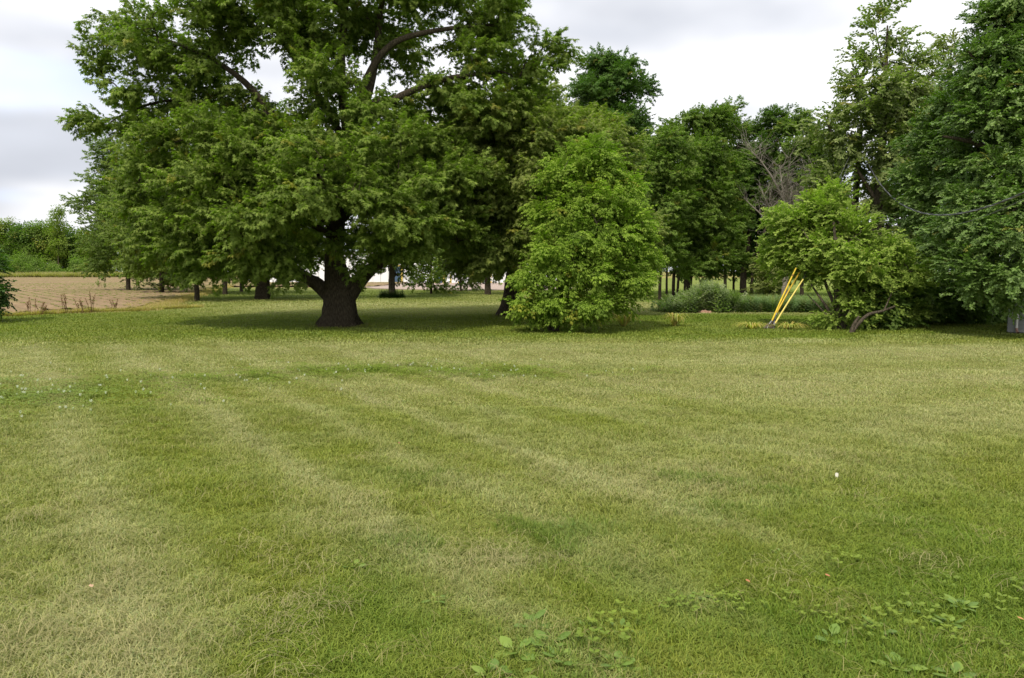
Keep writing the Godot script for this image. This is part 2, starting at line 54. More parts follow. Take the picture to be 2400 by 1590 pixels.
	"lobes":[[0.76,1.67,-0.72,0.89,0.72,0.88,7],[-1.22,2.05,-0.75,0.97,0.63,0.96,8],[0.96,2.4,0.94,0.83,0.58,0.85,6],[0.59,2.82,-1.08,1.09,0.84,1.06,10],[-0.42,3.12,1.17,0.98,0.67,1.01,8],[1.52,3.54,-0.05,1.24,0.86,1.24,13],[-0.68,3.98,-1.48,0.92,0.69,0.89,7],[0.35,4.18,1.62,1.02,0.76,1.06,10],[1.13,4.7,-0.84,0.94,0.72,0.92,8],[-1.14,5.01,0.16,0.89,0.62,0.9,7],[1.22,5.35,0.46,1.06,0.8,1.07,10],[0.16,5.86,-1.21,0.81,0.52,0.79,5],[-0.2,6.04,0.88,1.03,0.74,1.05,9],[0.96,6.5,-0.1,0.68,0.52,0.68,4],[0.08,6.02,0,0.72,0.72,0.72,5],[0.05,3.83,0,1.2,1.85,1.2,10]]},
	{"name":"lawn_tree","label":"thin dark sapling at the edge of the gravel lot","group":"trees before the building","cat":"tree","at":[-3.95,0,-60.17],"leaf":"maple","sc":1.1,"tint":[0.145,0.208,0.035,0.290,0.369,0.074],"cr":0.7,"m":15,"bark":0,"droop":0.35,"flare":1.3,"seed":73,"floor":0.25,
	"trunk":[[0,-0.12,0,0.08],[0,0.65,0,0.07],[0.01,2.15,0,0.05],[0.02,3.48,0,0.04],[0.03,4.71,0,0.01]],
	"limbs":[[[0.01,1.45,0,0.03],[0.47,0.7,-0.03,0.02],[0.94,1.17,-0.05,0.01]],[[0.01,1.88,0,0.03],[0.46,1.61,0.34,0.02],[0.9,2.05,0.67,0.01]],[[0.01,2.31,0,0.03],[-0.44,2.44,0.3,0.02],[-0.88,2.92,0.6,0.01]],[[0.02,2.74,0,0.03],[-0.45,3.37,-0.39,0.02],[-0.92,3.84,-0.77,0.01]],[[0.02,3.16,0,0.03],[0.15,4.29,-0.44,0.02],[0.27,4.73,-0.88,0.01]]],
	"lobes":[[1.17,1.17,-0.06,1.19,0.9,1.19,11],[-1.15,1.61,-0.63,1.26,0.95,1.24,12],[1.12,2.05,0.84,1.1,0.76,1.12,9],[0.54,2.51,-1.35,1.15,0.8,1.13,10],[-1.1,2.92,0.75,1.21,0.91,1.23,12],[1.44,3.38,-0.35,1.24,0.89,1.23,12],[-1.16,3.85,-0.97,1.17,0.82,1.16,10],[-0.33,4.2,1.1,0.87,0.55,0.89,6],[0.34,4.74,-1.1,1.09,0.68,1.07,8],[-0.96,5.12,0.08,0.93,0.66,0.93,7],[0.03,4.66,0,0.74,0.74,0.74,5],[0.02,2.93,0,1.23,1.56,1.23,8]]},
	{"name":"lawn_tree","label":"thick dark trunked tree near the gravel lot, behind the hanging boughs","group":"trees before the building","cat":"tree","at":[-1.61,0,-51.68],"leaf":"maple","sc":1.1,"tint":[0.145,0.208,0.035,0.290,0.369,0.074],"cr":0.7,"m":15,"bark":0,"droop":0.35,"flare":1.3,"seed":80,"floor":0.25,
	"trunk":[[0,-0.12,0,0.24],[0,0.89,0,0.2],[0.01,2.94,0,0.16],[0.01,4.77,0,0.11],[0.02,6.44,0,0.04]],
	"limbs":[[[0.01,1.97,0,0.08],[0.4,1.38,-0.2,0.05],[0.79,1.71,-0.4,0.02]],[[0.01,2.45,0,0.08],[0.2,2.33,0.51,0.05],[0.39,2.67,1.02,0.02]],[[0.01,2.94,0,0.08],[-0.54,3.21,0.34,0.05],[-1.08,3.64,0.69,0.02]],[[0.01,3.43,0,0.08],[-0.33,4.22,-0.52,0.05],[-0.67,4.7,-1.05,0.02]],[[0.01,3.92,0,0.08],[0.44,5.27,-0.41,0.05],[0.87,5.68,-0.82,0.02]],[[0.01,4.4,0,0.08],[0.25,6.16,0.34,0.05],[0.49,6.52,0.67,0.02]]],
	"lobes":[[0.99,1.71,-0.5,0.84,0.54,0.83,5],[-1.23,2.21,-0.47,1.17,0.76,1.16,10],[0.48,2.66,1.27,0.86,0.58,0.88,6],[0.58,3.22,-1.34,0.86,0.69,0.84,6],[-1.35,3.63,0.86,1.11,0.84,1.13,10],[1.65,4.15,0.16,0.88,0.66,0.88,6],[-0.85,4.72,-1.31,1.17,0.77,1.14,10],[-0.28,5.04,1.22,0.89,0.57,0.91,6],[1.09,5.69,-1.03,0.97,0.66,0.95,7],[-1.14,6.09,0.09,1.06,0.81,1.07,9],[0.61,6.5,0.84,0.98,0.79,0.99,8],[-0.29,7.15,-0.81,1.05,0.65,1.03,8],[0.02,6.65,0,0.72,0.72,0.72,5],[0.01,4.11,0,1.2,2.08,1.2,10]]},
	{"name":"lawn_tree","label":"low bushy tree hanging to the grass in front of the gravel lot","group":"trees before the building","cat":"tree","at":[-5.56,0,-53.57],"leaf":"maple","sc":1.2,"tint":[0.145,0.208,0.035,0.290,0.369,0.074],"cr":0.6,"m":8,"bark":0,"droop":0.35,"flare":1.3,"seed":87,"floor":0.25,
	"trunk":[[0,-0.12,0,0.1],[0.01,0.6,0,0.09],[0.02,1.98,0,0.07],[0.03,3.22,0,0.05],[0.04,4.34,0,0.02]],
	"limbs":[[[0.01,1.32,0,0.03],[0.39,0.09,-0.02,0.02],[0.79,0.37,-0.05,0.01]],[[0.01,1.65,0,0.03],[0.12,0.82,0.38,0.02],[0.23,1.18,0.76,0.01]],[[0.02,1.98,0,0.03],[-0.3,1.69,0.22,0.02],[-0.61,1.97,0.44,0.01]],[[0.02,2.31,0,0.03],[-0.21,2.47,-0.4,0.02],[-0.45,2.78,-0.81,0.01]],[[0.02,2.64,0,0.03],[0.11,3.22,-0.4,0.02],[0.2,3.58,-0.8,0.01]],[[0.03,2.97,0,0.03],[0.3,4.03,0.23,0.02],[0.57,4.32,0.47,0.01]]],
	"lobes":[[0.99,0.37,-0.06,0.71,0.44,0.7,5],[-1.13,0.77,-0.22,0.77,0.53,0.76,6],[0.28,1.18,0.95,0.89,0.64,0.91,8],[-0.37,1.57,-0.96,0.72,0.45,0.7,5],[-0.77,1.96,0.55,0.7,0.49,0.71,5],[1.02,2.36,0.26,0.64,0.52,0.64,5],[-0.56,2.78,-1.01,0.77,0.56,0.76,6],[-0.26,3.13,0.95,0.64,0.46,0.65,4],[0.24,3.59,-1,0.89,0.59,0.87,8],[-0.88,3.96,-0.35,0.74,0.54,0.73,6],[0.7,4.31,0.58,0.76,0.61,0.77,6],[-0.03,4.77,-0.65,0.75,0.5,0.74,6],[0.04,4.43,0,0.55,0.55,0.55,4],[0.02,2.33,0,0.91,1.68,0.91,8]]},
	{"name":"grove_tree","label":"tallest dark maple with spiky crown rising above the grove","group":"trees of the grove","cat":"tree","at":[6.65,0,-48.27],"leaf":"maple","sc":1.08,"tint":[0.087,0.167,0.035,0.162,0.256,0.060],"cr":0.62,"m":18,"bark":0,"droop":0.35,"flare":1.3,"seed":94,"floor":0.25,
	"trunk":[[0,-0.12,0,0.21],[-0.02,1.72,0,0.18],[-0.19,5.7,0,0.14],[-0.38,9.2,0,0.09],[-0.54,12.39,0,0.03]],
	"limbs":[[[-0.05,3.73,0,0.07],[0.49,6.99,-0.07,0.04],[0.68,7.39,-0.13,0.02]],[[-0.07,4.37,0,0.07],[-0.03,7.59,0.58,0.04],[-0.25,7.99,1.17,0.02]],[[-0.1,4.99,0,0.07],[-0.87,8.4,0.26,0.04],[-1.82,8.84,0.51,0.02]],[[-0.12,5.62,0,0.07],[-0.92,9.16,-0.31,0.04],[-1.86,9.78,-0.63,0.02]],[[-0.15,6.25,0,0.07],[0.16,10.1,-0.7,0.04],[0.42,10.7,-1.4,0.02]],[[-0.17,6.87,0,0.07],[0.05,10.63,0.59,0.04],[0.27,10.97,1.17,0.02]],[[-0.2,7.5,0,0.07],[-0.97,11.32,0.41,0.04],[-1.65,11.79,0.81,0.02]],[[-0.22,8.12,0,0.07],[-0.85,12.31,-0.32,0.04],[-1.33,12.86,-0.64,0.02]],[[-0.25,8.74,0,0.07],[-0.37,13.08,-0.49,0.04],[-0.27,13.71,-0.97,0.02]]],
	"lobes":[[0.98,7.4,-0.17,1.01,0.78,1,10],[-2.03,7.75,0.12,1.05,0.67,1.05,10],[-0.19,7.95,1.46,1.2,0.88,1.23,15],[0.34,8.74,-1.47,1.44,0.91,1.4,19],[-2.15,8.82,0.64,1.22,0.78,1.24,14],[1.19,9.25,0.26,1.45,1.06,1.46,21],[-2.2,9.81,-0.79,1.49,1.1,1.47,22],[-0.84,9.7,2.04,1.35,1.1,1.41,20],[0.66,10.76,-1.75,1.24,0.97,1.2,15],[-2.19,10.82,-0.01,1.08,0.71,1.08,11],[0.46,10.91,1.47,1.16,0.73,1.19,13],[-1.14,11.92,-1.63,1.07,0.68,1.04,10],[-1.93,11.74,1.02,1.44,1.16,1.47,22],[0.94,12.47,-0.59,1.23,0.85,1.21,14],[-1.53,12.9,-0.8,1.28,1.01,1.26,17],[0.01,12.84,1.05,1.17,0.76,1.2,13],[-0.2,13.77,-1.22,1.37,1.07,1.34,19],[-1.53,13.83,0.08,1.25,0.89,1.25,15],[-0.55,13.23,0,0.91,0.91,0.91,10],[-0.51,10.29,0,1.52,2.5,1.52,20]]},
	{"name":"grove_tree","label":"grove tree with plain dark trunk nearest the box elder","group":"trees of the grove","cat":"tree","at":[8.18,0,-47.49],"leaf":"maple","sc":1.08,"tint":[0.087,0.161,0.032,0.162,0.244,0.052],"cr":0.62,"m":17,"bark":0,"droop":0.35,"flare":1.3,"seed":101,"floor":0.25,
	"trunk":[[0,-0.12,0,0.13],[-0.02,1.12,0,0.11],[-0.06,3.7,0,0.09],[-0.09,5.99,0,0.06],[-0.12,8.08,0,0.02]],
	"limbs":[[[-0.04,2.43,0,0.04],[0.32,2.4,-0.15,0.03],[0.67,2.72,-0.3,0.01]],[[-0.04,2.9,0,0.04],[0.22,3.3,0.25,0.03],[0.49,3.54,0.51,0.01]],[[-0.05,3.36,0,0.04],[-0.44,4.1,0.22,0.03],[-0.83,4.37,0.45,0.01]],[[-0.06,3.82,0,0.04],[-0.26,4.88,-0.35,0.03],[-0.45,5.28,-0.7,0.01]],[[-0.06,4.27,0,0.04],[0.15,5.85,-0.41,0.03],[0.39,6.14,-0.83,0.01]],[[-0.07,4.73,0,0.04],[0.26,6.55,0.13,0.03],[0.6,6.86,0.27,0.01]],[[-0.08,5.19,0,0.04],[-0.36,7.43,0.33,0.03],[-0.61,7.63,0.67,0.01]],[[-0.08,5.65,0,0.04],[-0.38,8.31,-0.15,0.03],[-0.64,8.59,-0.3,0.01]]],
	"lobes":[[0.85,2.72,-0.38,0.82,0.66,0.81,7],[-1.08,3.14,-0.23,0.78,0.5,0.78,6],[0.62,3.53,0.63,0.61,0.5,0.62,4],[0.74,4.02,-0.9,0.79,0.63,0.77,6],[-1.02,4.36,0.56,0.71,0.47,0.71,5],[1.01,4.81,0,0.88,0.59,0.88,7],[-0.55,5.29,-0.87,0.97,0.77,0.96,10],[0.14,5.55,1.09,0.74,0.48,0.76,5],[0.51,6.16,-1.03,0.65,0.43,0.64,4],[-1.14,6.51,-0.33,0.92,0.61,0.91,8],[0.78,6.85,0.34,0.83,0.65,0.83,7],[-0.28,7.43,-1.03,0.73,0.46,0.72,5],[-0.74,7.61,0.84,0.63,0.44,0.64,4],[0.65,8.14,-0.08,0.66,0.46,0.66,4],[-0.77,8.6,-0.37,0.66,0.54,0.65,5],[0.2,8.87,0.54,0.69,0.52,0.69,5],[-0.13,8.67,0,0.55,0.55,0.55,4],[-0.08,5.52,0,0.91,2.38,0.91,11]]},
	{"name":"grove_tree","label":"slim grove tree standing foremost at the mown edge","group":"trees of the grove","cat":"tree","at":[7.76,0,-40.86],"leaf":"maple","sc":1.08,"tint":[0.122,0.196,0.035,0.232,0.315,0.063],"cr":0.62,"m":17,"bark":0,"droop":0.35,"flare":1.3,"seed":108,"floor":0.25,
	"trunk":[[0,-0.12,0,0.09],[-0.02,1.07,0,0.08],[0.11,3.54,0,0.06],[0.29,5.73,0,0.04],[0.42,7.72,0,0.01]],
	"limbs":[[[-0.03,2.33,0,0.03],[0.36,1.45,-0.2,0.02],[1.28,1.72,-0.4,0.01]],[[-0.01,2.77,0,0.03],[0.04,2.33,0.39,0.02],[0.49,2.62,0.78,0.01]],[[0.01,3.21,0,0.03],[-0.2,3.21,0.31,0.02],[-0.11,3.53,0.61,0.01]],[[0.03,3.65,0,0.03],[-0.18,4.22,-0.25,0.02],[-0.2,4.5,-0.5,0.01]],[[0.05,4.09,0,0.03],[0.55,5.11,-0.26,0.02],[1.14,5.43,-0.53,0.01]],[[0.07,4.53,0,0.03],[0.49,5.93,0.26,0.02],[0.89,6.22,0.51,0.01]],[[0.09,4.96,0,0.03],[0.03,6.85,0.26,0.02],[-0.14,7.11,0.52,0.01]],[[0.11,5.4,0,0.03],[0.23,7.82,-0.24,0.02],[0.13,8.16,-0.48,0.01]]],
	"lobes":[[1.47,1.72,-0.5,0.68,0.5,0.68,5],[-0.44,2.18,-0.06,0.67,0.43,0.67,4],[0.48,2.62,0.97,0.76,0.59,0.78,6],[0.65,3.14,-1.01,0.93,0.63,0.9,8],[-0.26,3.52,0.76,0.84,0.63,0.86,7],[1.71,4.04,-0.46,0.85,0.67,0.84,7],[-0.37,4.51,-0.62,0.7,0.5,0.69,5],[0.69,4.85,0.96,0.92,0.67,0.94,8],[1.31,5.44,-0.66,0.75,0.49,0.74,5],[-0.72,5.8,0.31,0.9,0.67,0.9,8],[0.99,6.21,0.64,0.81,0.59,0.82,7],[0.23,6.84,-0.89,0.89,0.59,0.87,7],[-0.28,7.09,0.65,0.75,0.6,0.76,6],[1.28,7.62,0.04,0.78,0.52,0.78,6],[0.06,8.17,-0.6,0.78,0.62,0.77,6],[0.64,8.44,0.5,0.6,0.44,0.61,4],[0.41,8.27,0,0.54,0.54,0.54,3],[0.47,4.79,0,0.89,2.6,0.89,11]]},
	{"name":"grove_tree","label":"thinnest grove tree behind the foremost slim trunk","group":"trees of the grove","cat":"tree","at":[10.63,0,-53.57],"leaf":"maple","sc":1.08,"tint":[0.087,0.161,0.032,0.162,0.244,0.052],"cr":0.62,"m":17,"bark":0,"droop":0.35,"flare":1.3,"seed":115,"floor":0.25,
	"trunk":[[0,-0.12,0,0.09],[-0.02,1.34,0,0.07],[0.1,4.44,0,0.06],[0.28,7.18,0,0.04],[0.41,9.68,0,0.01]],
	"limbs":[[[-0.04,2.92,0,0.03],[0.3,1.46,-0.31,0.02],[1.18,1.76,-0.62,0.01]],[[-0.02,3.47,0,0.03],[0.26,2.66,0.38,0.02],[0.94,2.95,0.77,0.01]],[[0,4.02,0,0.03],[-0.41,3.76,0.12,0.02],[-0.5,4.15,0.23,0.01]],[[0.02,4.57,0,0.03],[-0.01,4.99,-0.47,0.02],[0.17,5.43,-0.95,0.01]],[[0.03,5.12,0,0.03],[0.7,6.28,-0.25,0.02],[1.48,6.6,-0.5,0.01]],[[0.05,5.67,0,0.03],[0.74,7.37,0.11,0.02],[1.42,7.71,0.22,0.01]],[[0.07,6.22,0,0.03],[-0.02,8.53,0.33,0.02],[-0.23,8.83,0.67,0.01]],[[0.09,6.77,0,0.03],[0.17,9.85,-0.26,0.02],[0.04,10.18,-0.53,0.01]]],
	"lobes":[[1.33,1.76,-0.78,0.76,0.56,0.75,6],[-0.5,2.36,0.23,0.68,0.43,0.68,4],[1.04,2.94,0.96,0.74,0.48,0.75,5],[0.86,3.61,-1.26,0.97,0.74,0.95,9],[-0.75,4.15,0.29,1.01,0.82,1.01,11],[1.75,4.74,0.34,0.94,0.76,0.95,9],[0.09,5.44,-1.18,1.05,0.75,1.03,11],[-0.18,5.87,1.1,0.75,0.48,0.77,5],[1.73,6.61,-0.63,0.75,0.58,0.74,6],[-0.86,7.1,0.45,0.99,0.75,1,10],[1.66,7.71,0.28,0.91,0.74,0.92,9],[0.85,8.46,-1.01,0.71,0.47,0.7,5],[-0.39,8.8,0.83,0.88,0.68,0.9,8],[1.32,9.49,0.13,0.82,0.57,0.82,6],[-0.05,10.2,-0.66,0.74,0.56,0.73,5],[0.51,10.56,0.74,0.85,0.54,0.86,7],[0.4,10.42,0,0.62,0.62,0.62,5],[0.48,5.78,0,1.03,3.41,1.03,17]]},
	{"name":"grove_tree","label":"grove tree left of the pair of brown trunks","group":"trees of the grove","cat":"tree","at":[9.25,0,-44.6],"leaf":"maple","sc":1.08,"tint":[0.122,0.196,0.035,0.232,0.315,0.063],"cr":0.62,"m":17,"bark":0,"droop":0.35,"flare":1.3,"seed":122,"floor":0.25,
	"trunk":[[0,-0.12,0,0.11],[-0.02,1.26,0,0.09],[0.21,4.17,0,0.07],[0.55,6.74,0,0.05],[0.79,9.08,0,0.02]],
	"limbs":[[[-0.04,2.74,0,0.04],[0.34,1.5,-0.27,0.02],[1.63,1.76,-0.54,0.01]],[[0,3.26,0,0.04],[0.21,2.57,0.36,0.02],[1.11,2.86,0.71,0.01]],[[0.04,3.78,0,0.04],[-0.11,3.72,0.38,0.02],[0.27,3.95,0.77,0.01]],[[0.08,4.3,0,0.04],[0.24,4.75,-0.43,0.02],[0.74,5.17,-0.85,0.01]],[[0.12,4.81,0,0.04],[0.64,5.89,-0.36,0.02],[1.33,6.28,-0.73,0.01]],[[0.16,5.33,0,0.04],[0.76,7.01,0.22,0.02],[1.34,7.24,0.44,0.01]],[[0.2,5.84,0,0.04],[0.48,8.05,0.4,0.02],[0.56,8.27,0.8,0.01]],[[0.23,6.36,0,0.04],[0.39,9.2,-0.02,0.02],[0.17,9.49,-0.04,0.01]]],
	"lobes":[[1.81,1.77,-0.67,0.68,0.44,0.67,4],[0.06,2.33,-0.25,0.83,0.67,0.83,7],[1.15,2.85,0.89,0.76,0.57,0.77,6],[1.01,3.48,-1.1,0.73,0.5,0.72,5],[0.11,3.94,0.96,0.63,0.44,0.64,4],[1.9,4.52,0.38,0.65,0.44,0.65,4],[0.71,5.18,-1.07,0.99,0.72,0.96,9],[0.47,5.54,1.25,0.64,0.44,0.66,4],[1.46,6.3,-0.91,0.9,0.62,0.88,8],[-0.03,6.8,-0.38,0.78,0.54,0.77,6],[1.46,7.23,0.55,0.68,0.55,0.68,5],[0.9,7.99,-1,0.64,0.43,0.63,4],[0.5,8.24,1,0.73,0.46,0.75,5],[1.74,8.97,-0.16,0.7,0.52,0.7,5],[0.01,9.49,-0.04,0.73,0.46,0.73,5],[0.56,9.9,0.67,0.61,0.49,0.62,4],[0.78,9.8,0,0.55,0.55,0.55,4],[0.87,5.49,0,0.92,3.16,0.92,14]]},
	{"name":"grove_tree","label":"brown trunked grove tree beside the stout ivy dark trunk","group":"trees of the grove","cat":"tree","at":[9.23,0,-43.28],"leaf":"maple","sc":1.08,"tint":[0.122,0.196,0.035,0.232,0.315,0.063],"cr":0.62,"m":17,"bark":0,"droop":0.35,"flare":1.3,"seed":129,"floor":0.25,
	"trunk":[[0,-0.12,0,0.08],[-0.02,1.03,0,0.07],[0.36,3.43,0,0.05],[0.88,5.55,0,0.04],[1.26,7.49,0,0.01]],
	"limbs":[[[-0.02,2.26,0,0.03],[0.37,1.42,-0.31,0.02],[2.11,1.71,-0.62,0.01]],[[0.04,2.68,0,0.03],[0.32,2.21,0.42,0.02],[1.62,2.57,0.84,0.01]],[[0.1,3.11,0,0.03],[-0.01,3.19,0.31,0.02],[0.64,3.45,0.63,0.01]],[[0.16,3.54,0,0.03],[0.4,4.01,-0.38,0.02],[1.14,4.4,-0.75,0.01]],[[0.23,3.96,0,0.03],[0.86,4.98,-0.4,0.02],[1.73,5.3,-0.8,0.01]],[[0.29,4.39,0,0.03],[0.97,5.69,0.37,0.02],[1.59,6.03,0.74,0.01]],[[0.35,4.81,0,0.03],[0.66,6.63,0.31,0.02],[0.64,6.9,0.62,0.01]],[[0.41,5.23,0,0.03],[0.86,7.58,-0.07,0.02],[0.72,7.86,-0.13,0.01]]],
	"lobes":[[2.3,1.71,-0.77,0.73,0.6,0.72,6],[0.25,2.15,0.02,0.67,0.52,0.67,5],[1.68,2.57,1.06,0.94,0.62,0.96,8],[1.86,3.07,-1.04,0.82,0.56,0.8,6],[0.47,3.44,0.79,0.69,0.49,0.71,5],[2.19,3.89,0.54,0.95,0.76,0.96,9],[1.09,4.41,-0.94,0.96,0.78,0.94,10],[1.18,4.71,1.07,0.72,0.58,0.74,5],[1.84,5.31,-0.99,0.73,0.52,0.71,5],[0.14,5.68,-0.15,0.77,0.6,0.77,6],[1.66,6.01,0.92,0.94,0.72,0.97,9],[1.71,6.65,-0.94,0.85,0.59,0.84,7],[0.49,6.88,0.77,0.78,0.64,0.8,7],[2.18,7.41,-0.02,0.67,0.49,0.67,4],[0.59,7.86,-0.16,0.71,0.54,0.71,5],[0.99,8.17,0.7,0.63,0.46,0.65,4],[1.25,7.98,0,0.57,0.57,0.57,4],[1.32,4.66,0,0.95,2.5,0.95,12]]},
	{"name":"grove_tree","label":"stout dark grove tree clothed in leaves above the weed mound","group":"trees of the grove","cat":"tree","at":[10.1,0,-44.6],"leaf":"maple","sc":1.08,"tint":[0.122,0.196,0.035,0.232,0.315,0.063],"cr":0.62,"m":17,"bark":0,"droop":0.35,"flare":1.3,"seed":136,"floor":0.25,
	"trunk":[[0,-0.12,0,0.27],[-0.03,1.29,0,0.23],[0.42,4.28,0,0.18],[1.04,6.92,0,0.12],[1.49,9.33,0,0.04]],
	"limbs":[[[-0.03,2.82,0,0.09],[0.42,1.87,-0.24,0.05],[2.48,2.13,-0.48,0.02]],[[0.04,3.35,0,0.09],[0.28,2.87,0.41,0.05],[1.74,3.2,0.82,0.02]],[[0.11,3.88,0,0.09],[0.06,4,0.48,0.05],[0.91,4.27,0.96,0.02]],[[0.19,4.42,0,0.09],[0.33,5.06,-0.33,0.05],[1.08,5.49,-0.67,0.02]],[[0.26,4.95,0,0.09],[1.19,6.27,-0.37,0.05],[2.4,6.6,-0.73,0.02]],[[0.34,5.48,0,0.09],[1.36,7.31,0.07,0.05],[2.33,7.59,0.14,0.02]],[[0.41,6,0,0.09],[0.81,8.37,0.33,0.05],[0.84,8.59,0.67,0.02]],[[0.48,6.53,0,0.09],[1.19,9.5,-0.22,0.05],[1.2,9.85,-0.43,0.02]]],
	"lobes":[[2.69,2.13,-0.61,0.64,0.46,0.64,4],[1.03,2.69,-0.67,0.76,0.48,0.75,5],[1.77,3.19,1.02,0.86,0.69,0.88,8],[2.25,3.84,-1.12,0.93,0.75,0.91,9],[0.74,4.26,1.2,0.75,0.49,0.77,5],[2.71,4.91,-0.39,0.84,0.64,0.83,7],[0.95,5.5,-0.83,1.02,0.7,1.01,10],[1.32,5.85,1.31,0.7,0.48,0.72,5],[2.61,6.62,-0.91,0.76,0.54,0.74,6],[0.64,7.11,-0.35,0.79,0.51,0.78,6],[2.53,7.58,0.18,0.75,0.58,0.75,6],[1.32,8.29,-0.93,0.95,0.7,0.93,9],[0.67,8.56,0.83,0.69,0.47,0.71,5],[2.36,9.33,-0.57,0.91,0.59,0.9,8],[1.12,9.87,-0.54,0.82,0.6,0.81,7],[1.24,10.19,0.6,0.77,0.55,0.78,6],[1.48,10.05,0,0.59,0.59,0.59,4],[1.57,5.81,0,0.98,3.14,0.98,15]]},
	{"name":"grove_tree","label":"rounded grove tree standing behind the weed mound","group":"trees of the grove","cat":"tree","at":[14.38,0,-52.61],"leaf":"maple","sc":1.08,"tint":[0.122,0.196,0.035,0.232,0.315,0.063],"cr":0.62,"m":17,"bark":0,"droop":0.35,"flare":1.3,"seed":143,"floor":0.25,
	"trunk":[[0,-0.12,0,0.12],[-0.04,1.51,0,0.1],[-0.12,4.99,0,0.08],[-0.19,8.07,0,0.05],[-0.26,10.87,0,0.02]],
	"limbs":[[[-0.08,3.29,0,0.04],[0.34,1.4,-0.34,0.02],[0.71,1.81,-0.67,0.01]],[[-0.09,3.91,0,0.04],[0.29,2.85,0.26,0.02],[0.64,3.17,0.52,0.01]],[[-0.11,4.53,0,0.04],[-0.55,4.19,0.55,0.02],[-1,4.5,1.1,0.01]],[[-0.12,5.15,0,0.04],[-0.29,5.49,-0.46,0.02],[-0.47,6,-0.91,0.01]],[[-0.14,5.76,0,0.04],[0.48,6.96,-0.38,0.02],[1.13,7.37,-0.77,0.01]],[[-0.15,6.38,0,0.04],[0.19,8.26,0.24,0.02],[0.57,8.57,0.49,0.01]],[[-0.17,7,0,0.04],[-0.68,9.55,0.3,0.02],[-1.14,9.89,0.6,0.01]],[[-0.18,7.61,0,0.04],[-0.67,11.02,-0.08,0.02],[-1.09,11.35,-0.15,0.01]]],
	"lobes":[[0.9,1.81,-0.84,1.03,0.66,1.02,10],[-1.41,2.5,-0.03,1.06,0.7,1.06,10],[0.82,3.17,0.65,0.83,0.63,0.84,7],[0.91,3.92,-1.11,1.05,0.79,1.03,11],[-1.22,4.48,1.38,0.84,0.63,0.87,7],[1.3,5.27,-0.38,1.19,0.8,1.18,13],[-0.56,6.02,-1.14,1.21,0.88,1.19,14],[0.07,6.47,1.38,0.89,0.59,0.91,8],[1.46,7.39,-0.96,0.95,0.6,0.93,8],[-1.48,7.97,-0.05,1.02,0.76,1.02,10],[0.76,8.55,0.61,0.87,0.63,0.88,7],[-0.39,9.49,-1.25,1.08,0.86,1.05,12],[-1.36,9.86,0.75,0.98,0.71,0.99,10],[0.86,10.78,-0.75,1.04,0.73,1.03,10],[-1.3,11.36,-0.19,0.84,0.54,0.84,7],[-0.4,11.83,0.81,0.99,0.67,1,9],[-0.28,11.67,0,0.73,0.73,0.73,6],[-0.15,6.4,0,1.22,3.9,1.22,23]]},
	{"name":"grove_tree","label":"narrow dark grove tree among the trunks behind the weeds","group":"trees of the grove","cat":"tree","at":[15.23,0,-53.57],"leaf":"maple","sc":1.08,"tint":[0.087,0.161,0.032,0.162,0.244,0.052],"cr":0.62,"m":17,"bark":0,"droop":0.35,"flare":1.3,"seed":150,"floor":0.25,
	"trunk":[[0,-0.12,0,0.09],[-0.03,1.2,0,0.07],[0.08,3.98,0,0.06],[0.25,6.43,0,0.04],[0.36,8.68,0,0.01]],
	"limbs":[[[-0.06,2.61,0,0.03],[0.47,1.28,-0.29,0.02],[1.51,1.73,-0.58,0.01]],[[-0.04,3.11,0,0.03],[0.37,2.46,0.33,0.02],[1.19,2.77,0.65,0.01]],[[-0.02,3.61,0,0.03],[-0.46,3.5,0.3,0.02],[-0.59,3.82,0.61,0.01]],[[-0.01,4.1,0,0.03],[-0.03,4.44,-0.46,0.02],[0.14,4.95,-0.91,0.01]],[[0.01,4.59,0,0.03],[0.68,5.55,-0.28,0.02],[1.45,5.99,-0.56,0.01]],[[0.03,5.08,0,0.03],[0.51,6.53,0.31,0.02],[0.99,6.93,0.61,0.01]],[[0.04,5.58,0,0.03],[-0.11,7.61,0.38,0.02],[-0.36,7.94,0.76,0.01]],[[0.06,6.07,0,0.03],[0.03,8.7,-0.22,0.02],[-0.2,9.13,-0.45,0.01]]],
	"lobes":[[1.75,1.73,-0.72,1.14,0.73,1.12,12],[-0.7,2.25,0.03,0.8,0.6,0.81,6],[1.35,2.77,0.82,0.79,0.64,0.8,7],[1.3,3.36,-1.39,1.13,0.76,1.1,12],[-0.86,3.81,0.76,0.83,0.53,0.84,6],[1.94,4.38,-0.21,1.19,0.75,1.18,13],[0.06,4.96,-1.14,1.24,0.97,1.22,16],[0.63,5.32,1.34,0.83,0.59,0.85,7],[1.71,6,-0.7,1.06,0.72,1.05,11],[-0.82,6.5,-0.4,1.2,0.97,1.19,15],[1.13,6.91,0.77,1.09,0.7,1.11,11],[0.45,7.63,-1.14,1.2,0.88,1.18,14],[-0.54,7.91,0.95,0.96,0.78,0.97,10],[1.44,8.58,-0.22,0.93,0.75,0.93,9],[-0.34,9.14,-0.56,1.05,0.72,1.04,10],[0.66,9.49,0.64,0.69,0.44,0.7,4],[0.35,9.21,0,0.7,0.7,0.7,6],[0.45,5.26,0,1.17,3,1.17,17]]},
	{"name":"grove_tree","label":"thick trunked dark crowned tree at the right end of the grove","group":"trees of the grove","cat":"tree","at":[15.08,0,-50.78],"leaf":"maple","sc":1.08,"tint":[0.087,0.161,0.032,0.162,0.244,0.052],"cr":0.62,"m":17,"bark":0,"droop":0.35,"flare":1.3,"seed":157,"floor":0.25,
	"trunk":[[0,-0.12,0,0.24],[-0.04,1.43,0,0.2],[0.37,4.73,0,0.16],[0.95,7.65,0,0.1],[1.37,10.31,0,0.04]],
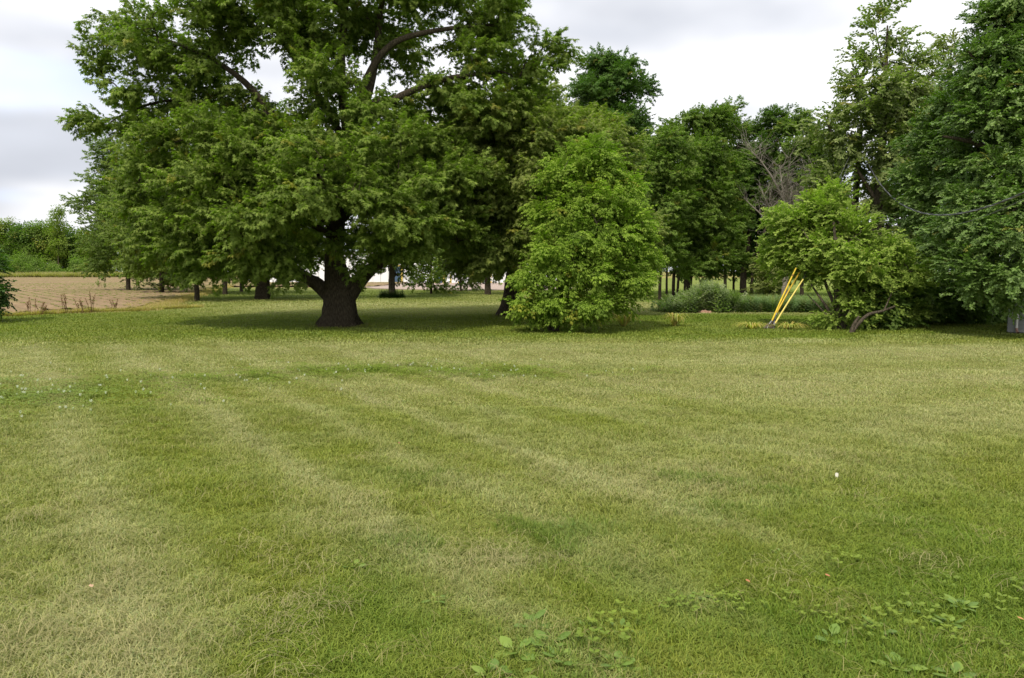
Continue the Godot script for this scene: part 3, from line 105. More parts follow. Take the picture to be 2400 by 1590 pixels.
	"limbs":[[[-0.06,3.11,0,0.08],[0.39,1.45,-0.36,0.05],[2.38,1.79,-0.72,0.02]],[[0.01,3.7,0,0.08],[0.21,2.67,0.48,0.05],[1.6,3.06,0.95,0.02]],[[0.07,4.29,0,0.08],[-0.27,4.05,0.17,0.05],[0.28,4.36,0.33,0.02]],[[0.14,4.88,0,0.08],[0.45,5.38,-0.53,0.05],[1.36,5.75,-1.06,0.02]],[[0.21,5.46,0,0.08],[1.3,6.62,-0.27,0.05],[2.67,7,-0.53,0.02]],[[0.28,6.05,0,0.08],[1.08,7.74,0.37,0.05],[1.82,8.12,0.75,0.02]],[[0.34,6.63,0,0.08],[0.72,9.03,0.46,0.05],[0.73,9.34,0.91,0.02]],[[0.41,7.21,0,0.08],[0.94,10.44,-0.21,0.05],[0.8,10.82,-0.42,0.02]]],
	"lobes":[[2.58,1.79,-0.9,0.88,0.71,0.87,8],[0.47,2.44,-0.2,0.84,0.64,0.83,7],[1.6,3.05,1.19,1.01,0.75,1.04,10],[2.53,3.78,-1.07,1.05,0.81,1.03,11],[-0.03,4.36,0.42,0.81,0.53,0.81,6],[2.5,4.98,0.63,1.01,0.8,1.02,11],[1.33,5.77,-1.33,0.83,0.61,0.81,7],[0.77,6.18,1.3,0.77,0.59,0.79,6],[2.98,7.01,-0.66,0.91,0.67,0.9,8],[0.07,7.54,0.33,1.1,0.88,1.11,13],[1.92,8.09,0.94,1.07,0.69,1.09,11],[1.66,9.02,-1.21,1.14,0.73,1.11,12],[0.57,9.31,1.14,0.97,0.6,0.99,9],[2.35,10.23,-0.68,1.02,0.76,1,10],[0.66,10.84,-0.52,0.91,0.62,0.9,8],[1.56,11.25,0.64,0.84,0.63,0.85,7],[1.35,11.09,0,0.67,0.67,0.67,5],[1.49,6.11,0,1.11,3.67,1.11,20]]},
	{"name":"grove_tree","label":"crooked small topped tree behind the bare dead tree","group":"trees of the grove","cat":"tree","at":[14.89,0,-48.27],"leaf":"maple","sc":1.08,"tint":[0.122,0.196,0.035,0.232,0.315,0.063],"cr":0.62,"m":17,"bark":0,"droop":0.35,"flare":1.3,"seed":164,"floor":0.25,
	"trunk":[[0,-0.12,0,0.11],[-0.04,1.34,0,0.09],[0.78,4.46,0,0.07],[1.9,7.21,0,0.05],[2.72,9.71,0,0.02]],
	"limbs":[[[-0.04,2.93,0,0.03],[0.39,1.46,-0.26,0.02],[3.69,1.78,-0.53,0.01]],[[0.09,3.49,0,0.03],[0.54,2.7,0.37,0.02],[3.18,2.96,0.73,0.01]],[[0.23,4.04,0,0.03],[0.32,3.82,0.35,0.02],[2.02,4.15,0.69,0.01]],[[0.37,4.6,0,0.03],[0.76,5.08,-0.27,0.02],[2.22,5.43,-0.53,0.01]],[[0.5,5.15,0,0.03],[1.9,6.34,-0.36,0.02],[3.81,6.66,-0.73,0.01]],[[0.64,5.7,0,0.03],[2.1,7.43,0.15,0.02],[3.44,7.73,0.3,0.01]],[[0.77,6.25,0,0.03],[1.85,8.56,0.43,0.02],[2.22,8.82,0.86,0.01]],[[0.9,6.8,0,0.03],[2.33,9.84,-0.29,0.02],[2.49,10.24,-0.59,0.01]]],
	"lobes":[[3.87,1.78,-0.66,0.8,0.5,0.79,6],[1.8,2.38,0.06,0.93,0.59,0.93,8],[3.24,2.96,0.92,0.69,0.45,0.7,4],[2.96,3.64,-1.21,0.77,0.61,0.75,6],[1.8,4.14,0.87,0.89,0.59,0.91,8],[3.79,4.77,0.31,0.91,0.67,0.92,8],[2.05,5.44,-0.66,0.85,0.58,0.84,7],[2.71,5.88,1.16,0.88,0.68,0.9,8],[4.05,6.68,-0.91,0.71,0.48,0.7,5],[1.67,7.12,0.48,0.69,0.43,0.69,4],[3.6,7.72,0.38,0.82,0.58,0.83,7],[2.59,8.5,-0.96,0.85,0.53,0.83,6],[2.09,8.79,1.07,0.83,0.65,0.85,7],[3.78,9.61,-0.39,0.9,0.67,0.89,8],[2.44,10.26,-0.74,0.91,0.6,0.9,8],[2.41,10.59,0.66,0.57,0.4,0.58,3],[2.7,10.48,0,0.59,0.59,0.59,4],[2.85,5.81,0,0.99,3.42,0.99,16]]},
	{"name":"grove_tree","label":"dark leafy tree behind the bare dead tree","group":"trees of the grove","cat":"tree","at":[17.95,0,-48.27],"leaf":"maple","sc":1.08,"tint":[0.087,0.161,0.032,0.162,0.244,0.052],"cr":0.62,"m":17,"bark":0,"droop":0.35,"flare":1.3,"seed":171,"floor":0.25,
	"trunk":[[0,-0.12,0,0.13],[-0.04,1.13,0,0.11],[-0.04,3.75,0,0.09],[-0.01,6.07,0,0.06],[-0.01,8.19,0,0.02]],
	"limbs":[[[-0.08,2.47,0,0.04],[0.4,1.44,-0.04,0.03],[1.08,1.72,-0.08,0.01]],[[-0.08,2.93,0,0.04],[0.34,2.3,0.28,0.03],[0.92,2.7,0.57,0.01]],[[-0.08,3.4,0,0.04],[-0.63,3.27,0.34,0.03],[-1.04,3.66,0.69,0.01]],[[-0.08,3.87,0,0.04],[-0.41,4.28,-0.27,0.03],[-0.65,4.71,-0.54,0.01]],[[-0.08,4.33,0,0.04],[0.49,5.26,-0.33,0.03],[1.13,5.7,-0.65,0.01]],[[-0.09,4.8,0,0.04],[0.06,6.23,0.46,0.03],[0.23,6.53,0.93,0.01]],[[-0.09,5.26,0,0.04],[-0.45,7.2,0.24,0.03],[-0.82,7.53,0.49,0.01]],[[-0.09,5.72,0,0.04],[-0.17,8.33,-0.24,0.03],[-0.3,8.63,-0.48,0.01]]],
	"lobes":[[1.29,1.72,-0.09,0.71,0.5,0.71,5],[-0.77,2.22,-0.55,0.89,0.58,0.88,7],[1.1,2.69,0.71,1.01,0.67,1.02,10],[0.97,3.24,-1.28,0.95,0.59,0.92,8],[-1.33,3.65,0.86,1.03,0.82,1.05,11],[1.66,4.19,-0.17,1.14,0.91,1.13,13],[-0.84,4.72,-0.68,1.06,0.8,1.05,11],[0.14,5.06,1.35,0.93,0.61,0.96,8],[1.4,5.72,-0.82,1.07,0.83,1.05,12],[-1.17,6.16,-0.27,1.11,0.77,1.1,12],[0.27,6.5,1.16,0.88,0.57,0.9,7],[0.46,7.24,-1.1,0.82,0.57,0.8,6],[-1.03,7.52,0.61,0.92,0.75,0.93,9],[1.06,8.16,-0.6,1.05,0.67,1.04,10],[-0.37,8.65,-0.6,0.7,0.51,0.69,5],[0.18,8.95,0.63,0.88,0.63,0.89,8],[-0.02,8.68,0,0.67,0.67,0.67,5],[0.1,5.02,0,1.12,2.79,1.12,16]]},
	{"name":"lilac_bush","label":"large light green lilac bush with several crooked stems behind the yellow guards","group":"","cat":"bush","at":[9.13,0,-21.39],"leaf":"ovate","sc":0.64,"tint":[0.232,0.321,0.056,0.394,0.488,0.105],"cr":0.28,"m":14,"bark":1,"droop":0.35,"flare":1.2,"seed":178,"floor":0.05,
	"trunk":[[0,-0.17,0,0.13],[-0.13,0.38,0,0.1],[-0.22,0.96,0,0.08],[-0.28,2.01,0,0.05],[-0.38,2.93,0,0.03]],
	"limbs":[[[-0.09,0.02,0,0.05],[-0.49,0.66,-0.1,0.04],[-0.74,1.16,-0.4,0.03],[-0.88,1.54,-0.7,0.01]],[[0.02,0.08,0,0.07],[0.1,1.08,0,0.06],[0.67,2.01,-0.3,0.04],[1.12,2.48,-0.3,0.02]],[[-0.15,0.38,0,0.06],[-0.48,1.54,-0.5,0.04],[-0.93,2.49,-0.5,0.02]],[[-0.04,0.02,0,0.04],[0.26,0.74,0.2,0.03],[0.54,1.32,0.3,0.01]],[[-0.14,0,0,0.04],[-0.5,0.48,-0.2,0.03],[-0.88,0.95,-0.4,0.01]]],
	"lobes":[[-1.32,2.99,-1.3,0.52,0.32,0.8,17],[-0.73,2.66,-1.2,0.49,0.42,0.8,19],[-0.4,3.17,-1,0.69,0.44,1,29],[-0.07,3.67,-0.8,0.32,0.32,0.6,10],[-0.51,3.52,-0.9,0.22,0.22,0.5,5],[0.19,2.79,-0.5,0.55,0.53,1,27],[-1.16,2.16,-1.5,0.55,0.5,0.9,24],[-0.6,2.26,-0.7,0.77,0.58,1.1,39],[0.03,1.89,0.1,0.75,0.56,1.1,37],[1.02,2.07,-0.3,0.59,0.57,1,30],[-0.87,1.6,-1.4,0.45,0.3,0.7,13],[-0.32,1.54,-0.3,0.62,0.31,0.9,21],[0.79,1.31,0,0.64,0.44,1,28],[1.64,1.43,-0.3,0.47,0.57,0.9,24],[0.1,0.8,0.3,0.48,0.35,0.5,10],[1.08,0.54,-0.3,0.65,0.31,0.7,18],[0.28,0.27,0.2,0.42,0.09,0.4,5],[-0.53,0.25,-0.1,0.24,0.09,0.3,3],[1.78,0.47,-0.5,0.6,0.29,0.7,16]]},
	{"name":"hedge_shrub","label":"yellow green shrub at the meadow edge behind the yellow guards","group":"","cat":"shrub","at":[14.54,0,-43.93],"leaf":"ovate","sc":1.3,"tint":[0.197,0.238,0.070,0.290,0.309,0.105],"cr":0.5,"m":7,"bark":0,"droop":0.35,"flare":1.3,"seed":185,"floor":0.05,
	"trunk":[[0,-0.12,0,0.05],[-0.01,0.23,0,0.04],[-0.02,0.77,0,0.03],[-0.04,1.25,0,0.02],[-0.05,1.68,0,0.01]],
	"limbs":[[[-0.01,0.52,0,0.02],[0.19,-0.03,-0.17,0.01],[0.37,0.13,-0.34,0]],[[-0.02,0.67,0,0.02],[0.01,0.38,0.24,0.01],[0.02,0.53,0.49,0]],[[-0.02,0.82,0,0.02],[-0.24,0.73,0.19,0.01],[-0.45,0.9,0.39,0]],[[-0.03,0.98,0,0.02],[-0.13,1.08,-0.15,0.01],[-0.24,1.26,-0.3,0]],[[-0.03,1.13,0,0.02],[0.12,1.49,-0.13,0.01],[0.28,1.63,-0.25,0]]],
	"lobes":[[0.47,0.13,-0.43,0.42,0.27,0.41,3],[-0.49,0.32,-0.18,0.48,0.32,0.48,3],[0.02,0.53,0.61,0.35,0.26,0.36,3],[0.45,0.69,-0.59,0.46,0.3,0.46,3],[-0.56,0.9,0.48,0.4,0.32,0.41,3],[0.59,1.07,-0.12,0.47,0.3,0.47,3],[-0.29,1.26,-0.38,0.46,0.37,0.45,3],[-0.13,1.45,0.48,0.41,0.3,0.42,3],[0.36,1.64,-0.31,0.36,0.26,0.36,3],[-0.38,1.82,-0.12,0.33,0.22,0.32,3],[-0.05,1.63,0,0.3,0.3,0.3,3],[-0.03,0.89,0,0.5,0.66,0.5,3]]},
	{"name":"poplar_tree","label":"tall sparse topped cottonwood towering behind the utility pole","group":"","cat":"tree","at":[14.87,0,-31.5],"leaf":"ovate","sc":1.1,"tint":[0.191,0.244,0.079,0.302,0.345,0.131],"cr":0.42,"m":9,"bark":1,"droop":0.35,"flare":1.3,"seed":192,"floor":0.25,
	"trunk":[[-0.01,-0.12,0,0.3],[-0.06,1.52,0,0.25],[-0.19,3.22,0,0.22],[-0.21,5.24,0,0.17],[-0.19,7.24,0,0.12],[-0.14,9.22,0,0.08],[-0.15,11.18,0,0.03]],
	"limbs":[[[-0.2,4.24,0,0.1],[-1.11,5.58,0,0.07],[-2,6.75,0,0.04],[-2.54,7.74,0,0.02]],[[-0.19,5.58,0,0.1],[0.71,6.75,0,0.06],[1.34,7.74,0,0.03]],[[-0.18,6.91,0,0.08],[-0.87,8.24,0,0.05],[-1.51,9.39,0,0.02]],[[-0.16,7.24,0,0.07],[0.62,8.89,0,0.04],[1.07,10.04,0,0.02]],[[-0.14,9.22,0,0.05],[-0.45,10.37,0,0.03],[-0.65,11.18,0,0.01]],[[-0.15,2.88,0,0.1],[-1.44,4.19,0.5,0.06],[-2.51,4.97,1,0.03]],[[-0.15,2.88,0,0.1],[1.07,4.28,-0.5,0.06],[2.17,5.01,-1,0.03]]],
	"lobes":[[-0.17,11.67,0,0.48,0.78,0.7,5],[-0.56,10.94,0,0.43,0.6,0.6,3],[0.37,10.69,0,0.52,0.78,0.8,5],[-0.77,9.88,0,0.69,0.78,1,7],[0.59,9.47,0,0.78,0.86,1,14],[-1.33,9.06,0,0.6,0.78,1,7],[-0.37,8.62,0.5,0.85,0.85,1.3,22],[1.06,8.4,0,0.52,0.78,1,13],[-1.78,7.74,0,0.55,0.78,1,7],[-0.67,7.41,0,1.12,1.03,1.6,34],[0.89,7.15,-0.4,1.05,1.05,1.5,32],[-2.17,6.75,0,0.6,0.78,1,14],[-1.76,6.04,-0.3,0.49,0.7,1.1,12],[-0.09,5.75,0,1.29,0.95,1.8,40],[1.3,5.63,-0.4,1.05,0.96,1.5,30],[-2.37,5.24,0,0.69,0.69,1.1,15],[-1.83,4.51,-0.2,0.45,0.69,1,11],[0.56,4.11,-0.5,1.23,0.96,1.6,35],[1.81,4.29,-0.6,0.88,0.97,1.4,26],[-2.16,3.6,-0.6,0.63,0.7,1.2,15],[-0.03,2.56,-0.6,1.41,0.97,1.6,39],[1.38,2.39,-0.6,1.23,1.05,1.5,35],[-3.03,7.24,0,0.28,0.52,0.6,3],[0.2,1.17,-0.6,1.41,0.7,1.4,30]]},
	{"name":"poplar_tree","label":"olive crowned poplar with a wispy top rising behind the cottonwood","group":"","cat":"tree","at":[25.52,0,-46],"leaf":"ovate","sc":1.4,"tint":[0.174,0.208,0.067,0.267,0.286,0.102],"cr":0.6,"m":9,"bark":1,"droop":0.35,"flare":1.3,"seed":199,"floor":0.25,
	"trunk":[[0,-0.12,0,0.25],[-0.16,3.47,0,0.2],[-0.35,7.41,0,0.15],[-0.35,11.05,0,0.1],[-0.32,14.4,0,0.03]],
	"limbs":[[[-0.34,9.84,0,0.06],[-1.17,11.77,0,0.04],[-1.72,12.97,0,0.02]],[[-0.34,10.81,0,0.05],[0.38,12.73,0,0.03],[0.68,13.93,0,0.01]],[[-0.32,7.41,0,0.08],[-1.55,9.36,0,0.05],[-2.11,10.81,0,0.02]]],
	"lobes":[[-0.45,14.64,0,0.65,0.55,0.8,3],[-1.04,14.16,0,0.55,0.7,0.7,3],[0.19,14.05,0,0.6,0.76,0.7,3],[-0.61,12.73,0,1.01,1.01,1.2,10],[-0.77,11.05,0,1.38,1.26,1.6,26],[-1.83,10.09,0,1.01,1.26,1.3,18],[0.43,9.93,-0.5,1.53,1.53,1.6,31],[-1,8.14,0,1.64,1.76,1.8,38],[-0.37,5.74,-0.5,2.04,1.78,2,48],[0.52,2.99,-0.5,2.29,1.78,2,52],[-1.98,7.97,-0.5,1.02,1.53,1.4,22]]},
	{"name":"linden_tree","label":"dense dark green linden with glossy leaves drooping beside the grey shed","group":"","cat":"tree","at":[14.14,0,-20.2],"leaf":"ovate","sc":0.62,"tint":[0.099,0.178,0.038,0.209,0.303,0.079],"cr":0.32,"m":18,"bark":0,"droop":0.35,"flare":1.3,"seed":206,"floor":0.25,
	"trunk":[[0,-0.12,0,0.4],[-0.01,0.22,0,0.34],[-0.15,1.55,0,0.28],[-0.49,3.61,0,0.24],[-0.83,5.75,0,0.18],[-1.06,7.74,0,0.12],[-1.18,9.91,0,0.05]],
	"limbs":[[[-0.17,1.99,0,0.12],[-1.08,2.84,0.3,0.07],[-1.93,3.36,0.4,0.04],[-2.68,3.59,0.2,0.02]],[[-0.4,3.07,0,0.14],[-1.28,4.15,0,0.1],[-2.19,4.79,0,0.07],[-3.18,5.01,0,0.03]],[[-0.64,4.37,0,0.12],[-1.48,5.64,0,0.08],[-2.17,6.49,0,0.05],[-2.63,7.12,0,0.02]],[[-0.92,6.28,0,0.1],[-1.57,7.33,0,0.06],[-2.03,7.95,0,0.03]],[[-0.16,1.77,0,0.1],[-1.39,2.07,1,0.06],[-2.24,2.16,1.5,0.02]],[[-0.2,2.42,0,0.1],[-1.53,3.12,2,0.07],[-2.68,3.44,3.5,0.04]],[[-0.35,3.07,0,0.1],[0.02,3.93,-2,0.07],[-0.36,4.28,-3,0.04]]],
	"lobes":[[-1.93,7.95,0,0.42,0.5,0.9,16],[-1.46,8.16,0,0.44,0.44,1,17],[-1.24,7.22,0,0.61,0.55,1.3,29],[-2.1,7.12,0,0.46,0.5,1,18],[-2.32,6.41,-0.1,0.5,0.5,1.1,21],[-1.63,6.13,0.2,0.66,0.6,1.4,33],[-1.77,5.97,-2.2,0.61,0.61,1.1,26],[-2.23,5.29,0.2,0.71,0.6,1.4,35],[-1.57,4.99,0.7,0.64,0.64,1.5,36],[-2.01,5.11,-2.8,0.6,0.6,1.1,26],[-1.69,4.7,-1.6,0.78,0.66,1.4,39],[-2.11,4.05,0.8,0.69,0.58,1.5,36],[-2.28,4.14,-2.8,0.53,0.57,1,21],[-1.89,3.79,-1.8,0.72,0.6,1.3,33],[-2.5,3.21,1,0.68,0.53,1.3,30],[-1.93,3.17,1.4,0.51,0.62,1.4,30],[-2.14,3.02,-2.6,0.56,0.52,1,21],[-2.97,2.61,0.6,0.64,0.48,1.2,26],[-2.71,2.26,1.6,0.61,0.46,1.1,23],[-2.13,2.25,1.8,0.45,0.45,1.1,19],[-2.07,2.15,-2.2,0.55,0.39,0.9,16],[-3.16,1.76,1.2,0.52,0.35,0.9,15],[-2.79,1.45,1.8,0.45,0.36,0.8,13],[-2.13,1.35,1.8,0.35,0.4,0.7,10],[-2.89,1.04,1.5,0.33,0.2,0.5,5],[-2.07,0.79,1.6,0.22,0.24,0.4,4],[-0.49,3.61,0,0.66,3.32,2,69],[-0.88,8.37,0,0.66,1.66,2,37],[0.43,5.4,-1,1.16,2.9,3,99]]},
	{"name":"understory_shrub","label":"dark understory shrub just behind the leaning log","group":"dark shrubs under the linden","cat":"shrub","at":[10.42,0,-21.7],"leaf":"ovate","sc":1,"tint":[0.104,0.178,0.038,0.197,0.280,0.061],"cr":0.42,"m":8,"bark":0,"droop":0.35,"flare":1.3,"seed":213,"floor":0.05,
	"trunk":[[0,-0.12,0,0.03],[-0.01,0.14,0,0.02],[-0.02,0.47,0,0.02],[-0.03,0.76,0,0.01],[-0.04,1.03,0,0]],
	"limbs":[[[-0.01,0.32,0,0.01],[0.15,-0.02,-0.01,0.01],[0.3,0.12,-0.03,0]],[[-0.02,0.41,0,0.01],[-0.01,0.22,0.15,0.01],[-0.02,0.36,0.3,0]],[[-0.02,0.5,0,0.01],[-0.24,0.47,0.12,0.01],[-0.46,0.58,0.24,0]],[[-0.02,0.6,0,0.01],[-0.06,0.63,-0.14,0.01],[-0.1,0.77,-0.28,0]],[[-0.03,0.69,0,0.01],[0.1,0.89,-0.09,0.01],[0.23,1,-0.18,0]]],
	"lobes":[[0.37,0.12,-0.03,0.35,0.24,0.35,3],[-0.22,0.22,-0.24,0.37,0.24,0.37,3],[-0.03,0.37,0.38,0.34,0.24,0.34,3],[0.45,0.43,-0.42,0.3,0.23,0.3,3],[-0.56,0.58,0.29,0.26,0.17,0.26,3],[0.32,0.68,0.12,0.36,0.26,0.36,3],[-0.11,0.77,-0.35,0.36,0.27,0.36,3],[-0.25,0.91,0.41,0.31,0.22,0.32,3],[0.29,1,-0.22,0.28,0.23,0.28,3],[-0.3,1.11,-0.02,0.28,0.2,0.28,3],[-0.04,0.96,0,0.22,0.22,0.22,3],[-0.02,0.56,0,0.37,0.38,0.37,3]]},
	{"name":"understory_shrub","label":"dark understory shrub between the lilac bush and the shed, left one","group":"dark shrubs under the linden","cat":"shrub","at":[11.84,0,-22.72],"leaf":"ovate","sc":1,"tint":[0.104,0.178,0.038,0.197,0.280,0.061],"cr":0.42,"m":8,"bark":0,"droop":0.35,"flare":1.3,"seed":220,"floor":0.05,
	"trunk":[[0,-0.12,0,0.03],[-0.01,0.17,0,0.03],[-0.03,0.57,0,0.02],[-0.04,0.92,0,0.01],[-0.06,1.25,0,0]],
	"limbs":[[[-0.02,0.38,0,0.01],[0.19,-0.02,-0.03,0.01],[0.38,0.14,-0.06,0]],[[-0.02,0.5,0,0.01],[-0.09,0.29,0.21,0.01],[-0.17,0.43,0.43,0]],[[-0.03,0.61,0,0.01],[-0.25,0.51,0.17,0.01],[-0.48,0.69,0.33,0]],[[-0.03,0.72,0,0.01],[-0.06,0.82,-0.18,0.01],[-0.1,0.94,-0.35,0]],[[-0.04,0.84,0,0.01],[0.15,1.05,-0.12,0.01],[0.34,1.21,-0.24,0]]],
	"lobes":[[0.47,0.14,-0.08,0.39,0.24,0.39,3],[-0.28,0.26,-0.31,0.43,0.28,0.43,4],[-0.21,0.44,0.53,0.33,0.25,0.34,3],[0.52,0.53,-0.44,0.33,0.23,0.33,3],[-0.59,0.7,0.42,0.43,0.34,0.44,4],[0.56,0.81,-0.03,0.33,0.23,0.33,3],[-0.11,0.94,-0.44,0.32,0.25,0.31,3],[-0.36,1.09,0.5,0.42,0.34,0.43,4],[0.44,1.21,-0.3,0.42,0.27,0.41,3],[-0.44,1.35,0.12,0.31,0.21,0.31,3],[-0.05,1.17,0,0.26,0.26,0.26,3],[-0.03,0.68,0,0.44,0.47,0.44,3]]},
	{"name":"understory_shrub","label":"dark understory shrub in the deepest shade under the linden","group":"dark shrubs under the linden","cat":"shrub","at":[13.32,0,-23.45],"leaf":"ovate","sc":1,"tint":[0.104,0.178,0.038,0.197,0.280,0.061],"cr":0.42,"m":8,"bark":0,"droop":0.35,"flare":1.3,"seed":227,"floor":0.05,
	"trunk":[[0,-0.12,0,0.03],[-0.01,0.15,0,0.03],[-0.03,0.51,0,0.02],[-0.04,0.84,0,0.01],[-0.06,1.13,0,0.01]],
	"limbs":[[[-0.02,0.35,0,0.01],[0.21,-0.05,-0.03,0.01],[0.42,0.13,-0.07,0]],[[-0.02,0.45,0,0.01],[-0.01,0.26,0.19,0.01],[-0.01,0.4,0.38,0]],[[-0.03,0.55,0,0.01],[-0.32,0.44,0.17,0.01],[-0.62,0.64,0.33,0]],[[-0.03,0.66,0,0.01],[0.02,0.71,-0.21,0.01],[0.06,0.85,-0.43,0]],[[-0.04,0.76,0,0.01],[0.16,0.98,-0.1,0.01],[0.36,1.1,-0.2,0]]],
	"lobes":[[0.52,0.13,-0.08,0.46,0.32,0.46,4],[-0.37,0.24,-0.26,0.4,0.3,0.39,3],[-0.01,0.4,0.47,0.33,0.26,0.33,3],[0.29,0.47,-0.56,0.43,0.32,0.42,4],[-0.77,0.64,0.41,0.46,0.31,0.47,4],[0.47,0.75,0.14,0.36,0.29,0.36,3],[0.09,0.85,-0.54,0.38,0.27,0.37,3],[-0.5,0.99,0.44,0.47,0.36,0.48,5],[0.47,1.1,-0.24,0.31,0.2,0.3,3],[-0.41,1.22,-0.08,0.32,0.21,0.32,3],[-0.05,1.01,0,0.29,0.29,0.29,3],[-0.03,0.62,0,0.48,0.42,0.48,3]]},
	{"name":"understory_shrub","label":"dark understory shrub touching the grey shed","group":"dark shrubs under the linden","cat":"shrub","at":[14.64,0,-23.84],"leaf":"ovate","sc":1,"tint":[0.104,0.178,0.038,0.197,0.280,0.061],"cr":0.42,"m":8,"bark":0,"droop":0.35,"flare":1.3,"seed":234,"floor":0.05,
	"trunk":[[0,-0.12,0,0.03],[-0.01,0.16,0,0.03],[-0.03,0.54,0,0.02],[-0.05,0.87,0,0.01],[-0.06,1.18,0,0.01]],
	"limbs":[[[-0.02,0.36,0,0.01],[0.18,-0.04,-0.01,0.01],[0.35,0.14,-0.02,0]],[[-0.03,0.47,0,0.01],[-0.09,0.28,0.2,0.01],[-0.16,0.42,0.4,0]],[[-0.03,0.58,0,0.01],[-0.28,0.48,0.21,0.01],[-0.55,0.67,0.42,0]],[[-0.04,0.69,0,0.01],[-0.04,0.76,-0.16,0.01],[-0.05,0.89,-0.33,0]],[[-0.04,0.79,0,0.01],[0.09,0.99,-0.17,0.01],[0.23,1.15,-0.33,0]]],
	"lobes":[[0.44,0.14,-0.03,0.45,0.34,0.45,4],[-0.63,0.27,0.1,0.43,0.29,0.43,4],[-0.2,0.42,0.5,0.31,0.21,0.32,3],[0.28,0.5,-0.57,0.32,0.22,0.32,3],[-0.67,0.67,0.53,0.43,0.33,0.44,4],[0.61,0.77,-0.19,0.38,0.28,0.38,3],[-0.05,0.89,-0.41,0.35,0.25,0.35,3],[-0.46,1.04,0.42,0.33,0.23,0.34,3],[0.31,1.15,-0.42,0.42,0.32,0.41,4],[-0.43,1.28,0.07,0.31,0.21,0.31,3],[-0.06,1.09,0,0.27,0.27,0.27,3],[-0.03,0.65,0,0.46,0.44,0.46,3]]},
	{"name":"edge_shrub","label":"dark green branch of a shrub poking in at the far left margin","group":"","cat":"shrub","at":[-16.81,0,-24.04],"leaf":"ovate","sc":1,"tint":[0.058,0.119,0.028,0.116,0.190,0.052],"cr":0.3,"m":9,"bark":1,"droop":0.35,"flare":1.3,"seed":241,"floor":0.25,
	"trunk":[[0,-0.12,0,0.1],[0.11,0.75,0,0.07],[0.32,2.06,0,0.03]],
	"limbs":[[[0.05,0.36,0,0.04],[0.51,0.88,0,0.03],[1.04,0.88,0,0.01]],[[0.12,0.88,0,0.04],[0.55,1.54,0,0.02],[1.01,1.54,0,0.01]]],
	"lobes":[[0.71,0.88,0,0.39,0.24,0.4,7],[0.66,1.67,0,0.24,0.45,0.4,7],[0.19,2.06,0,0.47,0.53,0.8,20],[0.12,0.88,0,0.72,0.66,1,35]]},
	{"name":"far_tree","label":"far tree at the extreme left end of the tree line","group":"distant tree line beyond the field","cat":"tree","at":[-142.05,0,-205],"leaf":"far","sc":1,"tint":[0.122,0.196,0.035,0.232,0.315,0.063],"cr":2,"m":8,"bark":1,"droop":0.35,"flare":1.3,"seed":248,"floor":0.25,
	"trunk":[[0,-0.12,0,0.22],[0.1,1.88,0,0.19],[0.34,5.86,0,0.15],[0.56,9.41,0,0.1],[0.76,12.66,0,0.04]],
	"limbs":[[[0.23,4.05,0,0.07],[0.48,0.68,-0.68,0.04],[0.99,1.59,-1.35,0.02]],[[0.31,5.31,0,0.07],[1.14,3.83,1.17,0.04],[2.1,4.57,2.34,0.02]],[[0.39,6.57,0,0.07],[-0.51,6.87,0.51,0.04],[-1.37,7.59,1.03,0.02]],[[0.46,7.83,0,0.07],[-0.83,9.96,-0.74,0.04],[-2.21,10.68,-1.47,0.02]],[[0.54,9.09,0,0.07],[1.01,12.91,-0.49,0.04],[1.3,13.66,-0.98,0.02]]],
	"lobes":[[1.22,1.59,-1.69,2.32,1.57,2.3,6],[-2.95,3.11,-1.43,2.22,1.48,2.21,6],[2.56,4.57,2.92,1.91,1.26,1.93,4],[-1.9,6.18,-3.22,2.03,1.56,2,5],[-1.82,7.58,1.28,1.83,1.35,1.85,4],[3.38,9.13,-0.44,2.16,1.71,2.15,6],[-2.92,10.7,-1.84,1.74,1.15,1.73,4],[2.41,11.98,2.49,1.63,1.26,1.66,3],[1.43,13.68,-1.22,1.86,1.46,1.85,4],[0.78,12.96,0,1.51,1.51,1.51,3],[0.41,6.94,0,2.52,4.79,2.52,8]]},
	{"name":"far_tree","label":"dark far tree with sky showing through it","group":"distant tree line beyond the field","cat":"tree","at":[-134.78,0,-205],"leaf":"far","sc":1,"tint":[0.145,0.208,0.035,0.290,0.369,0.074],"cr":2,"m":8,"bark":1,"droop":0.35,"flare":1.3,"seed":255,"floor":0.25,
	"trunk":[[0,-0.12,0,0.22],[0.1,1.85,0,0.19],[0.32,5.77,0,0.15],[0.52,9.26,0,0.1],[0.71,12.47,0,0.04]],
	"limbs":[[[0.22,3.99,0,0.07],[0.76,0.82,-0.28,0.04],[1.52,1.58,-0.56,0.02]],[[0.29,5.23,0,0.07],[1.36,3.79,0.74,0.04],[2.55,4.52,1.49,0.02]],[[0.36,6.47,0,0.07],[0,6.87,0.66,0.04],[-0.35,7.47,1.32,0.02]],[[0.43,7.71,0,0.07],[-0.61,9.71,-0.85,0.04],[-1.73,10.53,-1.71,0.02]],[[0.51,8.95,0,0.07],[1.02,12.78,-0.39,0.04],[1.36,13.44,-0.77,0.02]]],
	"lobes":[[1.88,1.58,-0.71,1.91,1.43,1.9,5],[-2.74,3.07,-1.02,1.88,1.39,1.87,4],[3.12,4.52,1.86,1.88,1.38,1.9,4],[-0.02,6.08,-2.27,2.34,1.46,2.31,6],[-0.53,7.46,1.65,1.56,1.05,1.57,3],[3.56,8.94,1.03,2.25,1.43,2.26,6],[-2.31,10.55,-2.13,1.99,1.24,1.96,4],[1.49,11.83,2.01,2.05,1.45,2.07,5],[1.51,13.45,-0.97,1.62,1.06,1.62,3],[0.73,12.9,0,1.35,1.35,1.35,3],[0.38,6.84,0,2.24,4.71,2.24,7]]},
